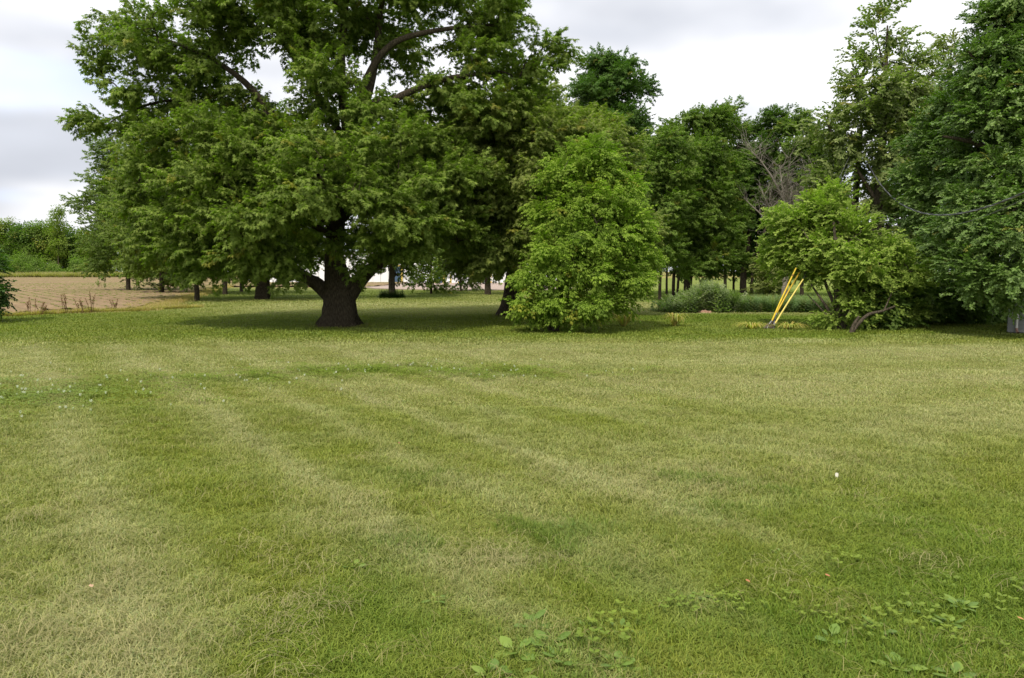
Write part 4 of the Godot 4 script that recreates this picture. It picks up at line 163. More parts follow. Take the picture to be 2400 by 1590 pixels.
	{"name":"far_tree","label":"rounded olive far tree in the distant line","group":"distant tree line beyond the field","cat":"tree","at":[-129.74,0,-205],"leaf":"far","sc":1,"tint":[0.087,0.161,0.032,0.162,0.244,0.052],"cr":2,"m":8,"bark":1,"droop":0.35,"flare":1.3,"seed":262,"floor":0.25,
	"trunk":[[0,-0.12,0,0.22],[0.08,1.67,0,0.19],[0.28,5.15,0,0.15],[0.45,8.26,0,0.1],[0.61,11.11,0,0.04]],
	"limbs":[[[0.19,3.56,0,0.07],[0.42,0.78,-0.61,0.04],[0.85,1.49,-1.22,0.02]],[[0.25,4.67,0,0.07],[1.41,3.39,0.94,0.04],[2.67,4.09,1.89,0.02]],[[0.31,5.77,0,0.07],[0.45,5.87,1.04,0.04],[0.64,6.68,2.08,0.02]],[[0.37,6.88,0,0.07],[-0.63,8.62,-0.49,0.04],[-1.69,9.37,-0.98,0.02]],[[0.43,7.98,0,0.07],[0.78,11.19,-0.49,0.04],[1,11.99,-0.99,0.02]]],
	"lobes":[[1.05,1.49,-1.52,1.82,1.32,1.8,4],[-2.66,2.8,0.08,1.99,1.25,1.99,5],[3.27,4.09,2.36,1.78,1.35,1.8,4],[-0.63,5.47,-2.76,2.08,1.57,2.05,5],[0.71,6.66,2.61,2.1,1.6,2.13,6],[3.58,8.01,0.91,2.01,1.27,2.02,5],[-2.24,9.38,-1.23,1.87,1.36,1.86,4],[2.55,10.54,2.26,1.73,1.4,1.75,4],[1.09,12,-1.23,1.97,1.35,1.96,5],[0.62,11.35,0,1.35,1.35,1.35,3],[0.33,6.14,0,2.24,4.16,2.24,6]]},
	{"name":"far_tree","label":"broad far tree left of the tall poplar","group":"distant tree line beyond the field","cat":"tree","at":[-124.71,0,-205],"leaf":"far","sc":1,"tint":[0.122,0.196,0.035,0.232,0.315,0.063],"cr":2,"m":8,"bark":1,"droop":0.35,"flare":1.3,"seed":269,"floor":0.25,
	"trunk":[[0,-0.12,0,0.22],[0.08,1.75,0,0.19],[0.28,5.42,0,0.15],[0.45,8.69,0,0.1],[0.61,11.69,0,0.04]],
	"limbs":[[[0.19,3.74,0,0.07],[0.43,0.9,-0.71,0.04],[0.86,1.53,-1.43,0.02]],[[0.25,4.91,0,0.07],[1.12,3.44,1.12,0.04],[2.1,4.27,2.23,0.02]],[[0.31,6.07,0,0.07],[-0.29,6.08,0.73,0.04],[-0.84,7.02,1.46,0.02]],[[0.38,7.24,0,0.07],[-0.85,9,-0.71,0.04],[-2.13,9.87,-1.42,0.02]],[[0.44,8.4,0,0.07],[1.17,11.96,-0.31,0.04],[1.74,12.6,-0.62,0.02]]],
	"lobes":[[1.06,1.53,-1.78,1.59,1.23,1.58,3],[-2.73,2.92,-0.25,2.24,1.77,2.23,6],[2.57,4.26,2.79,2.11,1.6,2.14,6],[-2.49,5.74,-3.01,2.38,1.5,2.34,6],[-1.14,7.01,1.82,2.42,1.86,2.44,7],[3.75,8.42,0.69,2.04,1.54,2.05,5],[-2.79,9.89,-1.77,2.16,1.75,2.14,6],[2.01,11.08,2.29,1.96,1.44,1.99,5],[2.01,12.61,-0.77,1.58,1.14,1.58,3],[0.63,11.95,0,1.41,1.41,1.41,3],[0.33,6.44,0,2.36,4.4,2.36,7]]},
	{"name":"far_tree","label":"far tree just under the tall poplar","group":"distant tree line beyond the field","cat":"tree","at":[-120.79,0,-205],"leaf":"far","sc":1,"tint":[0.145,0.208,0.035,0.290,0.369,0.074],"cr":2,"m":8,"bark":1,"droop":0.35,"flare":1.3,"seed":276,"floor":0.25,
	"trunk":[[0,-0.12,0,0.22],[0.07,1.55,0,0.19],[0.24,4.75,0,0.15],[0.38,7.61,0,0.1],[0.52,10.23,0,0.04]],
	"limbs":[[[0.16,3.29,0,0.07],[0.66,0.8,-0.03,0.04],[1.33,1.44,-0.06,0.02]],[[0.21,4.31,0,0.07],[1.12,3.26,0.71,0.04],[2.11,3.82,1.43,0.02]],[[0.27,5.33,0,0.07],[-0.32,5.58,0.25,0.04],[-0.89,6.22,0.51,0.02]],[[0.32,6.34,0,0.07],[-0.34,8.08,-0.5,0.04],[-1.07,8.65,-1,0.02]],[[0.37,7.36,0,0.07],[0.48,10.47,-0.46,0.04],[0.47,11.04,-0.93,0.02]]],
	"lobes":[[1.64,1.44,-0.07,1.61,1.09,1.61,3],[-2.29,2.64,-0.9,1.27,0.96,1.27,3],[2.59,3.82,1.78,1.43,0.98,1.44,3],[-0.07,5.07,-1.88,1.17,0.75,1.16,3],[-1.19,6.22,0.64,1.63,1.32,1.63,3],[2.44,7.41,0.4,1.32,0.98,1.32,3],[-1.45,8.66,-1.25,1.42,0.96,1.41,3],[0.9,9.74,1.66,1.1,0.78,1.11,3],[0.44,11.05,-1.16,1.42,0.97,1.41,3],[0.54,10.67,0,1.01,1.01,1.01,3],[0.28,5.69,0,1.68,3.81,1.68,4]]},
	{"name":"far_tree","label":"bluish far tree right of the tall poplar","group":"distant tree line beyond the field","cat":"tree","at":[-116.54,0,-205],"leaf":"far","sc":1,"tint":[0.087,0.161,0.032,0.162,0.244,0.052],"cr":2,"m":8,"bark":1,"droop":0.35,"flare":1.3,"seed":283,"floor":0.25,
	"trunk":[[0,-0.12,0,0.22],[0.07,1.48,0,0.19],[0.22,4.53,0,0.15],[0.35,7.25,0,0.1],[0.48,9.74,0,0.04]],
	"limbs":[[[0.15,3.14,0,0.07],[0.11,0.67,-0.59,0.04],[0.24,1.41,-1.18,0.02]],[[0.2,4.11,0,0.07],[1.3,3.14,0.7,0.04],[2.46,3.67,1.4,0.02]],[[0.24,5.08,0,0.07],[0.38,5.31,0.91,0.04],[0.54,5.91,1.81,0.02]],[[0.29,6.04,0,0.07],[-0.61,7.63,-0.31,0.04],[-1.56,8.24,-0.61,0.02]],[[0.34,7.01,0,0.07],[0.28,9.94,-0.6,0.04],[0.11,10.53,-1.2,0.02]]],
	"lobes":[[0.29,1.41,-1.48,1.87,1.32,1.86,4],[-2.28,2.55,-1.44,2.01,1.54,2,5],[3.03,3.66,1.75,1.33,0.91,1.35,3],[-0.76,4.86,-2.65,2.04,1.32,2.01,5],[0.61,5.9,2.27,1.55,0.99,1.57,3],[2.85,7.08,0.33,1.65,1.12,1.65,3],[-2.06,8.24,-0.76,1.51,1.17,1.5,3],[1.06,9.28,1.83,1.28,0.86,1.29,3],[0.01,10.54,-1.5,1.45,1.09,1.44,3],[0.49,9.96,0,1.18,1.18,1.18,3],[0.26,5.44,0,1.96,3.61,1.96,5]]},
	{"name":"far_tree","label":"far tree half hidden by the leftmost maple crown","group":"distant tree line beyond the field","cat":"tree","at":[-111.85,0,-205],"leaf":"far","sc":1,"tint":[0.122,0.196,0.035,0.232,0.315,0.063],"cr":2,"m":8,"bark":1,"droop":0.35,"flare":1.3,"seed":290,"floor":0.25,
	"trunk":[[0,-0.12,0,0.22],[0.06,1.51,0,0.19],[0.21,4.62,0,0.15],[0.34,7.39,0,0.1],[0.47,9.94,0,0.04]],
	"limbs":[[[0.14,3.2,0,0.07],[0.44,0.74,-0.59,0.04],[0.9,1.42,-1.17,0.02]],[[0.19,4.19,0,0.07],[1.27,3.06,0.76,0.04],[2.44,3.73,1.52,0.02]],[[0.24,5.18,0,0.07],[-0.6,5.16,0.24,0.04],[-1.39,6.05,0.48,0.02]],[[0.29,6.16,0,0.07],[-0.8,7.79,-0.38,0.04],[-1.94,8.4,-0.75,0.02]],[[0.33,7.15,0,0.07],[0.95,10.15,-0.28,0.04],[1.45,10.71,-0.55,0.02]]],
	"lobes":[[1.11,1.42,-1.46,1.73,1.12,1.72,3],[-2.51,2.59,-1.54,1.83,1.14,1.82,4],[3,3.72,1.9,1.71,1.17,1.72,3],[-0.75,4.95,-2.57,2.28,1.63,2.25,6],[-1.8,6.05,0.61,2.27,1.67,2.28,6],[3.44,7.2,0.77,1.55,1.24,1.56,3],[-2.53,8.41,-0.94,1.52,1.07,1.51,3],[2.35,9.45,2.09,1.54,1.03,1.56,3],[1.69,10.72,-0.69,1.41,1,1.41,3],[0.47,10.03,0,1.35,1.35,1.35,3],[0.26,5.54,0,2.24,3.69,2.24,5]]},
	{"name":"far_tree","label":"far tree behind the farthest maple","group":"distant tree line beyond the field","cat":"tree","at":[-106.81,0,-205],"leaf":"far","sc":1,"tint":[0.145,0.208,0.035,0.290,0.369,0.074],"cr":2,"m":8,"bark":1,"droop":0.35,"flare":1.3,"seed":297,"floor":0.25,
	"trunk":[[0,-0.12,0,0.22],[0.07,1.61,0,0.19],[0.22,4.98,0,0.15],[0.36,7.97,0,0.1],[0.48,10.72,0,0.04]],
	"limbs":[[[0.15,3.44,0,0.07],[0.26,0.71,-0.84,0.04],[0.54,1.47,-1.68,0.02]],[[0.2,4.51,0,0.07],[1.35,3.02,0.62,0.04],[2.61,3.98,1.23,0.02]],[[0.25,5.58,0,0.07],[-0.68,5.64,0.27,0.04],[-1.56,6.49,0.54,0.02]],[[0.29,6.64,0,0.07],[-0.5,8.27,-0.89,0.04],[-1.34,9.08,-1.78,0.02]],[[0.34,7.7,0,0.07],[0.48,11.02,-0.7,0.04],[0.5,11.59,-1.41,0.02]]],
	"lobes":[[0.66,1.47,-2.1,1.92,1.49,1.9,5],[-3.26,2.74,-1.72,2.32,1.66,2.3,7],[3.21,3.97,1.54,2.43,1.67,2.45,7],[-2.22,5.3,-3.06,2.47,1.89,2.44,8],[-2.02,6.49,0.68,2.18,1.75,2.19,6],[2.68,7.77,-0.29,1.89,1.31,1.89,4],[-1.78,9.1,-2.22,1.99,1.39,1.97,5],[1.14,10.18,2.2,2.19,1.62,2.21,6],[0.5,11.61,-1.76,1.38,1.1,1.37,3],[0.49,10.85,0,1.41,1.41,1.41,3],[0.26,5.94,0,2.36,4.01,2.36,6]]},
	{"name":"far_tree","label":"tall narrow poplar standing out above the distant tree line","group":"distant tree line beyond the field","cat":"tree","at":[-116.1,0,-200],"leaf":"far","sc":0.8,"tint":[0.145,0.208,0.035,0.290,0.369,0.074],"cr":1.6,"m":5,"bark":1,"droop":0.35,"flare":1.3,"seed":304,"floor":0.25,
	"trunk":[[0,-0.12,0,0.16],[0.1,2.19,0,0.14],[0.33,6.8,0,0.11],[0.54,10.9,0,0.07],[0.73,14.66,0,0.03]],
	"limbs":[[[0.23,4.7,0,0.05],[0.6,5.73,-0.03,0.03],[0.93,6.04,-0.06,0.01]],[[0.3,6.16,0,0.05],[0.74,8.27,0.38,0.03],[1.09,8.51,0.77,0.01]],[[0.38,7.62,0,0.05],[0.24,10.72,0.2,0.03],[-0.04,11.01,0.41,0.01]],[[0.45,9.08,0,0.05],[0.27,13.27,-0.36,0.03],[-0.11,13.56,-0.71,0.01]],[[0.52,10.54,0,0.05],[0.79,15.72,-0.23,0.03],[0.81,16.03,-0.45,0.01]]],
	"lobes":[[1.09,6.04,-0.08,0.78,0.6,0.78,3],[-0.71,7.29,-0.13,0.81,0.57,0.81,3],[1.25,8.5,0.96,0.63,0.4,0.63,3],[-0.54,9.83,-1.16,0.72,0.51,0.72,3],[-0.19,11.01,0.51,0.76,0.5,0.76,3],[1.49,12.29,-0.36,0.61,0.43,0.61,3],[-0.3,13.57,-0.89,0.69,0.47,0.69,3],[1.08,14.7,0.86,0.69,0.5,0.69,3],[0.81,16.04,-0.57,0.76,0.54,0.75,3],[0.81,16.14,0,0.53,0.53,0.53,3],[0.52,10.47,0,0.88,3.98,0.88,3]]},
	{"name":"far_bush","label":"bright green rounded bush before the distant trees","group":"bushes at the far field edge","cat":"bush","at":[-114.88,0,-185],"leaf":"far","sc":0.55,"tint":[0.139,0.226,0.042,0.255,0.345,0.079],"cr":1.3,"m":6,"bark":1,"droop":0.35,"flare":1.3,"seed":311,"floor":0.1,
	"trunk":[[0,-0.12,0,0.15],[0.03,0.64,0,0.13],[0.1,1.88,0,0.1],[0.16,2.98,0,0.07],[0.21,4,0,0.02]],
	"limbs":[[[0.07,1.34,0,0.05],[0.21,0.02,-0.57,0.03],[0.45,0.6,-1.15,0.01]],[[0.09,1.85,0,0.05],[0.7,1.18,0.74,0.03],[1.37,1.82,1.47,0.01]],[[0.12,2.35,0,0.05],[-0.31,2.4,0.41,0.03],[-0.7,3.02,0.81,0.01]],[[0.15,2.86,0,0.05],[-0.46,3.77,-0.38,0.03],[-1.09,4.24,-0.75,0.01]]],
	"lobes":[[0.56,0.6,-1.43,1.49,1.1,1.48,5],[-2.01,1.21,0.1,1.28,0.9,1.28,4],[1.69,1.81,1.84,1.6,1.1,1.62,6],[-0.22,2.43,-1.74,1.21,0.91,1.2,3],[-0.91,3.01,1.01,1.57,1.26,1.57,6],[1.7,3.63,-0.22,1.68,1.11,1.68,6],[-1.42,4.24,-0.94,1.16,0.93,1.15,3],[0.19,3.57,0,1.03,1.03,1.03,3],[0.11,2.21,0,1.72,1.49,1.72,4]]},
	{"name":"far_bush","label":"green bush near the left end of the field edge","group":"bushes at the far field edge","cat":"bush","at":[-119.52,0,-185],"leaf":"far","sc":0.55,"tint":[0.139,0.226,0.042,0.255,0.345,0.079],"cr":1.3,"m":6,"bark":1,"droop":0.35,"flare":1.3,"seed":318,"floor":0.1,
	"trunk":[[0,-0.12,0,0.15],[0.03,0.59,0,0.13],[0.09,1.72,0,0.1],[0.15,2.72,0,0.07],[0.2,3.64,0,0.02]],
	"limbs":[[[0.06,1.23,0,0.05],[0.29,0.19,-0.36,0.03],[0.6,0.58,-0.72,0.01]],[[0.09,1.69,0,0.05],[0.7,1.09,0.64,0.03],[1.37,1.67,1.27,0.01]],[[0.12,2.15,0,0.05],[-0.36,2.27,0.15,0.03],[-0.82,2.76,0.3,0.01]],[[0.14,2.61,0,0.05],[-0.32,3.45,-0.32,0.03],[-0.81,3.86,-0.64,0.01]]],
	"lobes":[[0.74,0.58,-0.91,0.99,0.78,0.98,3],[-1.99,1.13,-0.76,1.34,0.92,1.33,4],[1.69,1.67,1.59,1.47,1.11,1.49,5],[-0.69,2.22,-1.76,1.33,0.89,1.32,4],[-1.06,2.76,0.38,1.25,0.92,1.25,4],[1.18,3.31,-0.61,1.32,1.08,1.32,4],[-1.07,3.86,-0.8,1.04,0.72,1.03,3],[0.18,3.34,0,0.85,0.85,0.85,3],[0.11,2.03,0,1.42,1.35,1.42,3]]},
	{"name":"far_bush","label":"low bush beside the far silver car","group":"bushes at the far field edge","cat":"bush","at":[-109.83,0,-185],"leaf":"far","sc":0.55,"tint":[0.139,0.226,0.042,0.255,0.345,0.079],"cr":1.3,"m":6,"bark":1,"droop":0.35,"flare":1.3,"seed":325,"floor":0.1,
	"trunk":[[0,-0.12,0,0.15],[0.02,0.41,0,0.13],[0.05,1.11,0,0.1],[0.08,1.74,0,0.07],[0.11,2.32,0,0.02]],
	"limbs":[[[0.04,0.81,0,0.05],[0.14,0.2,-0.3,0.03],[0.3,0.47,-0.6,0.01]],[[0.05,1.1,0,0.05],[0.53,0.84,0.36,0.03],[1.04,1.14,0.72,0.01]],[[0.07,1.38,0,0.05],[0.02,1.51,0.37,0.03],[-0.01,1.79,0.75,0.01]],[[0.08,1.67,0,0.05],[-0.17,2.12,-0.32,0.03],[-0.43,2.46,-0.64,0.01]]],
	"lobes":[[0.37,0.47,-0.75,0.7,0.57,0.7,3],[-1.37,0.8,-0.27,0.88,0.65,0.88,3],[1.29,1.14,0.9,0.74,0.57,0.75,3],[-0.23,1.46,-1.09,1.01,0.77,1,3],[-0.04,1.79,0.94,0.72,0.56,0.73,3],[1.35,2.12,0.38,0.89,0.6,0.89,3],[-0.57,2.46,-0.8,0.84,0.62,0.84,3],[0.1,2.06,0,0.61,0.61,0.61,3],[0.06,1.35,0,1.01,0.82,1.01,3]]},
	{"name":"far_bush","label":"small upright bush between car and maples","group":"bushes at the far field edge","cat":"bush","at":[-107,0,-185],"leaf":"far","sc":0.55,"tint":[0.139,0.226,0.042,0.255,0.345,0.079],"cr":1.3,"m":6,"bark":1,"droop":0.35,"flare":1.3,"seed":332,"floor":0.1,
	"trunk":[[0,-0.12,0,0.15],[0.01,0.23,0,0.13],[0.02,0.51,0,0.1],[0.03,0.76,0,0.07],[0.04,0.99,0,0.02]],
	"limbs":[[[0.01,0.39,0,0.05],[0.02,0.08,-0.27,0.03],[0.06,0.36,-0.54,0.01]],[[0.02,0.5,0,0.05],[0.49,0.31,0.34,0.03],[0.98,0.6,0.68,0.01]],[[0.03,0.62,0,0.05],[-0.05,0.61,0.28,0.03],[-0.12,0.83,0.56,0.01]],[[0.03,0.73,0,0.05],[-0.25,0.83,-0.12,0.03],[-0.52,1.06,-0.23,0.01]]],
	"lobes":[[0.07,0.36,-0.67,0.73,0.52,0.73,3],[-0.97,0.48,-0.15,0.61,0.45,0.61,3],[1.22,0.6,0.85,0.73,0.53,0.74,3],[-0.57,0.71,-1.04,0.68,0.46,0.68,3],[-0.16,0.83,0.7,0.55,0.36,0.56,3],[1,0.94,0.18,0.7,0.5,0.7,3],[-0.67,1.06,-0.29,0.56,0.43,0.56,3],[0.03,0.66,0,0.49,0.49,0.49,3],[0.03,0.67,0,0.81,0.28,0.81,3]]},
	{"name":"far_bush","label":"olive bush at the far field edge under the maples","group":"bushes at the far field edge","cat":"bush","at":[-102.46,0,-185],"leaf":"far","sc":0.55,"tint":[0.139,0.226,0.042,0.255,0.345,0.079],"cr":1.3,"m":6,"bark":1,"droop":0.35,"flare":1.3,"seed":339,"floor":0.1,
	"trunk":[[0,-0.12,0,0.15],[0.02,0.57,0,0.13],[0.07,1.64,0,0.1],[0.12,2.59,0,0.07],[0.16,3.47,0,0.02]],
	"limbs":[[[0.05,1.17,0,0.05],[0.2,0.14,-0.29,0.03],[0.42,0.56,-0.58,0.01]],[[0.07,1.61,0,0.05],[0.68,1.15,0.35,0.03],[1.32,1.6,0.7,0.01]],[[0.09,2.05,0,0.05],[-0.16,2.23,0.26,0.03],[-0.4,2.63,0.51,0.01]],[[0.11,2.48,0,0.05],[-0.25,3.37,-0.27,0.03],[-0.65,3.67,-0.55,0.01]]],
	"lobes":[[0.52,0.56,-0.73,1.06,0.66,1.06,3],[-1.52,1.08,-0.29,1.11,0.73,1.1,3],[1.64,1.6,0.87,1.14,0.78,1.15,3],[-0.71,2.12,-1.43,1.18,0.81,1.17,3],[-0.52,2.63,0.64,1.02,0.65,1.02,3],[1,3.15,-0.3,0.79,0.64,0.79,3],[-0.85,3.67,-0.68,0.77,0.51,0.77,3],[0.15,3.31,0,0.67,0.67,0.67,3],[0.09,1.94,0,1.11,1.28,1.11,3]]},
	{"name":"far_tree","label":"distant tree standing behind the field under the leftmost maples","group":"far trees closing the horizon","cat":"tree","at":[-123.4,0,-260],"leaf":"far","sc":1.2,"tint":[0.122,0.196,0.035,0.232,0.315,0.063],"cr":3,"m":6,"bark":1,"droop":0.35,"flare":1.3,"seed":346,"floor":0.25,
	"trunk":[[0,-0.12,0,0.28],[0.06,1.53,0,0.24],[0.2,4.92,0,0.19],[0.33,7.95,0,0.13],[0.44,10.73,0,0.05]],
	"limbs":[[[0.14,3.37,0,0.09],[1.52,0.34,-0.72,0.06],[3.09,1.54,-1.43,0.02]],[[0.18,4.45,0,0.09],[2.43,2.76,1.16,0.06],[4.79,4.03,2.33,0.02]],[[0.23,5.53,0,0.09],[-0.43,5.37,1.36,0.06],[-1.02,6.51,2.72,0.02]],[[0.27,6.61,0,0.09],[-1.66,7.63,-1.07,0.06],[-3.57,9.12,-2.14,0.02]],[[0.32,7.68,0,0.09],[0.38,10.57,-1.08,0.06],[0.36,11.64,-2.16,0.02]]],
	"lobes":[[3.86,1.54,-1.79,3.03,2.43,3.01,4],[-4.6,2.8,0.72,3.24,2.48,3.25,5],[5.94,4.03,2.91,3.22,2.39,3.26,4],[-3.89,5.38,-5.2,3.24,2.14,3.18,4],[-1.33,6.49,3.41,2.9,2.01,2.94,3],[5.86,7.77,1.55,2.99,2.19,3,4],[-4.57,9.13,-2.68,3.71,2.69,3.67,6],[3.6,10.17,4.03,3.51,2.58,3.57,5],[0.34,11.66,-2.7,2.62,2.08,2.59,3],[0.4,9.82,0,2.56,2.56,2.56,3],[0.25,5.99,0,4.27,3.98,4.27,4]]},
	{"name":"far_tree","label":"distant tree standing behind the field between the maple trunks","group":"far trees closing the horizon","cat":"tree","at":[-109.22,0,-260],"leaf":"far","sc":1.2,"tint":[0.145,0.208,0.035,0.290,0.369,0.074],"cr":3,"m":6,"bark":1,"droop":0.35,"flare":1.3,"seed":353,"floor":0.25,
	"trunk":[[0,-0.12,0,0.28],[0.06,1.73,0,0.24],[0.2,5.6,0,0.19],[0.33,9.05,0,0.13],[0.45,12.21,0,0.05]],
	"limbs":[[[0.14,3.83,0,0.09],[0.65,-0.24,-1.36,0.06],[1.4,1.64,-2.71,0.02]],[[0.18,5.06,0,0.09],[2.71,2.83,1.68,0.06],[5.35,4.48,3.36,0.02]],[[0.23,6.29,0,0.09],[0.19,5.88,2.53,0.06],[0.25,7.29,5.06,0.02]],[[0.27,7.52,0,0.09],[-1.65,8.9,-1.95,0.06],[-3.59,10.4,-3.89,0.02]],[[0.32,8.74,0,0.09],[0.29,11.87,-1.36,0.06],[0.2,13.26,-2.72,0.02]]],
	"lobes":[[1.74,1.64,-3.39,4.77,3.54,4.71,10],[-5.55,3.08,0.69,3.98,2.56,3.99,6],[6.63,4.48,4.2,4.19,2.82,4.25,7],[-0.54,6.07,-6.58,4.39,2.91,4.28,8],[0.26,7.26,6.32,3.66,2.41,3.75,5],[5.63,8.86,-0.94,4.24,3.21,4.23,8],[-4.59,10.44,-4.87,3.69,2.45,3.63,5],[2.73,11.52,4.76,4.51,2.92,4.59,8],[0.13,13.29,-3.4,3.41,2.19,3.37,5],[0.41,11.11,0,2.99,2.99,2.99,5],[0.25,6.75,0,4.98,4.58,4.98,6]]},
	{"name":"far_tree","label":"distant tree standing behind the stout dark maple","group":"far trees closing the horizon","cat":"tree","at":[-90.78,0,-260],"leaf":"far","sc":1.2,"tint":[0.087,0.161,0.032,0.162,0.244,0.052],"cr":3,"m":6,"bark":1,"droop":0.35,"flare":1.3,"seed":360,"floor":0.25,
	"trunk":[[0,-0.12,0,0.28],[0.04,1.53,0,0.24],[0.15,4.92,0,0.19],[0.24,7.95,0,0.13],[0.33,10.73,0,0.05]],
	"limbs":[[[0.1,3.37,0,0.09],[1.95,0.03,-0.72,0.06],[3.95,1.54,-1.44,0.02]],[[0.13,4.45,0,0.09],[1.41,2.46,2.21,0.06],[2.79,4.01,4.42,0.02]],[[0.17,5.53,0,0.09],[-1.72,4.87,0.7,0.06],[-3.53,6.53,1.4,0.02]],[[0.2,6.61,0,0.09],[-2.36,7.15,-1.07,0.06],[-4.89,9.12,-2.14,0.02]],[[0.23,7.68,0,0.09],[0.81,10.01,-1.11,0.06],[1.37,11.64,-2.22,0.02]]],
	"lobes":[[4.94,1.54,-1.8,3.83,3.02,3.8,6],[-5.23,2.79,1.4,3.63,2.56,3.65,5],[3.45,4,5.53,3.92,2.56,4.01,6],[-2.18,5.39,-6.25,4.06,2.73,3.97,7],[-4.46,6.52,1.75,4.2,2.67,4.23,7],[5.89,7.8,0.25,4.76,3.2,4.76,9],[-6.19,9.13,-2.68,4.94,3.29,4.89,10],[3.87,10.16,4.34,4.5,3.21,4.57,9],[1.63,11.66,-2.77,4.04,2.8,4,7],[0.29,9.43,0,2.99,2.99,2.99,5],[0.18,5.99,0,4.98,3.98,4.98,6]]},
	{"name":"far_tree","label":"distant tree standing just left of the white building","group":"far trees closing the horizon","cat":"tree","at":[-72.34,0,-260],"leaf":"far","sc":1.2,"tint":[0.122,0.196,0.035,0.232,0.315,0.063],"cr":3,"m":6,"bark":1,"droop":0.35,"flare":1.3,"seed":367,"floor":0.25,
	"trunk":[[0,-0.12,0,0.28],[0.03,1.27,0,0.24],[0.1,4.08,0,0.19],[0.16,6.58,0,0.13],[0.21,8.87,0,0.05]],
	"limbs":[[[0.07,2.8,0,0.09],[0.79,0.08,-1.44,0.06],[1.62,1.42,-2.89,0.02]],[[0.09,3.69,0,0.09],[0.8,1.76,2.06,0.06],[1.6,3.44,4.12,0.02]],[[0.11,4.58,0,0.09],[-0.61,4.01,1.73,0.06],[-1.25,5.45,3.45,0.02]],[[0.13,5.47,0,0.09],[-1.72,5.86,-1.53,0.06],[-3.55,7.6,-3.07,0.02]],[[0.15,6.36,0,0.09],[0.37,8.5,-1.21,0.06],[0.57,9.64,-2.43,0.02]]],
	"lobes":[[2.02,1.42,-3.61,3.4,2.13,3.36,4],[-4.87,2.45,-2.2,3.44,2.53,3.41,5],[1.98,3.43,5.15,4.22,3.42,4.3,8],[-1.64,4.55,-5.57,3.97,3.26,3.89,7],[-1.59,5.44,4.31,3.65,2.95,3.71,6],[5.38,6.52,0.08,3.36,2.53,3.37,5],[-4.5,7.62,-3.84,4.36,3.57,4.3,8],[2.77,8.46,3.3,2.73,1.88,2.77,3],[0.66,9.66,-3.03,2.81,1.8,2.78,3],[0.19,7.71,0,2.56,2.56,2.56,3],[0.12,5.04,0,4.27,3.24,4.27,4]]},
	{"name":"far_tree","label":"distant tree standing behind the box elder","group":"far trees closing the horizon","cat":"tree","at":[18.44,0,-260],"leaf":"far","sc":1.2,"tint":[0.145,0.208,0.035,0.290,0.369,0.074],"cr":3,"m":6,"bark":1,"droop":0.35,"flare":1.3,"seed":374,"floor":0.25,
	"trunk":[[0,-0.12,0,0.28],[-0.01,1.36,0,0.24],[-0.03,4.36,0,0.19],[-0.04,7.04,0,0.13],[-0.06,9.49,0,0.05]],
	"limbs":[[[-0.02,2.99,0,0.09],[2.13,-0.1,-0.53,0.06],[4.26,1.46,-1.07,0.02]],[[-0.02,3.94,0,0.09],[2.14,1.4,1.74,0.06],[4.23,3.63,3.48,0.02]],[[-0.03,4.9,0,0.09],[-2.73,3.93,1.67,0.06],[-5.41,5.8,3.34,0.02]],[[-0.04,5.85,0,0.09],[-2.01,6.39,-1.17,0.06],[-4.01,8.1,-2.35,0.02]],[[-0.04,6.8,0,0.09],[1.36,8.62,-0.98,0.06],[2.77,10.29,-1.96,0.02]]],
	"lobes":[[5.33,1.46,-1.34,3.94,3.03,3.92,7],[-4.99,2.58,-3.15,5.11,3.3,5.05,10],[5.28,3.63,4.36,5.61,4.29,5.71,14],[-0.08,4.84,-6.69,4.93,3.43,4.81,10],[-6.74,5.78,4.17,4.75,3.7,4.83,10],[6.08,6.96,-0.39,4.29,3.16,4.29,8],[-5.01,8.11,-2.93,4.28,2.98,4.24,7],[-0.55,8.98,5.44,5.19,3.85,5.3,12],[3.48,10.31,-2.45,4.18,2.72,4.14,7],[-0.05,7.63,0,3.42,3.42,3.42,6],[-0.03,5.36,0,5.69,3.49,5.69,6]]},
	{"name":"far_tree","label":"distant tree standing beyond the meadow behind the grove edge","group":"far trees closing the horizon","cat":"tree","at":[39.72,0,-260],"leaf":"far","sc":1.2,"tint":[0.087,0.161,0.032,0.162,0.244,0.052],"cr":3,"m":6,"bark":1,"droop":0.35,"flare":1.3,"seed":381,"floor":0.25,
	"trunk":[[0,-0.12,0,0.28],[-0.02,1.53,0,0.24],[-0.06,4.92,0,0.19],[-0.11,7.95,0,0.13],[-0.14,10.73,0,0.05]],
	"limbs":[[[-0.04,3.37,0,0.09],[2.09,-0.42,-0.81,0.06],[4.17,1.54,-1.62,0.02]],[[-0.06,4.45,0,0.09],[1.18,2.06,2.05,0.06],[2.33,4.01,4.1,0.02]],[[-0.07,5.53,0,0.09],[-2.55,4.47,1.28,0.06],[-5.04,6.51,2.56,0.02]],[[-0.09,6.61,0,0.09],[-2.17,7.18,-1.02,0.06],[-4.28,9.12,-2.04,0.02]],[[-0.1,7.68,0,0.09],[1.58,10.12,-0.86,0.06],[3.28,11.62,-1.72,0.02]]],
	"lobes":[[5.22,1.54,-2.03,4.96,3.93,4.92,11],[-6.78,2.79,1.05,4.56,3.34,4.58,9],[2.91,4,5.13,4.91,3.53,5.01,10],[4.04,5.4,-6.29,5.81,4.35,5.68,14],[-6.27,6.5,3.2,5.17,3.77,5.23,11],[6.06,7.76,1.79,4.66,3.47,4.69,9],[-5.33,9.13,-2.55,4.86,3.56,4.81,10],[0.03,10.13,5.11,3.94,3.17,4.02,7],[4.14,11.64,-2.14,3.74,2.69,3.71,6],[-0.12,9.03,0,3.42,3.42,3.42,6],[-0.08,5.99,0,5.69,3.98,5.69,7]]},
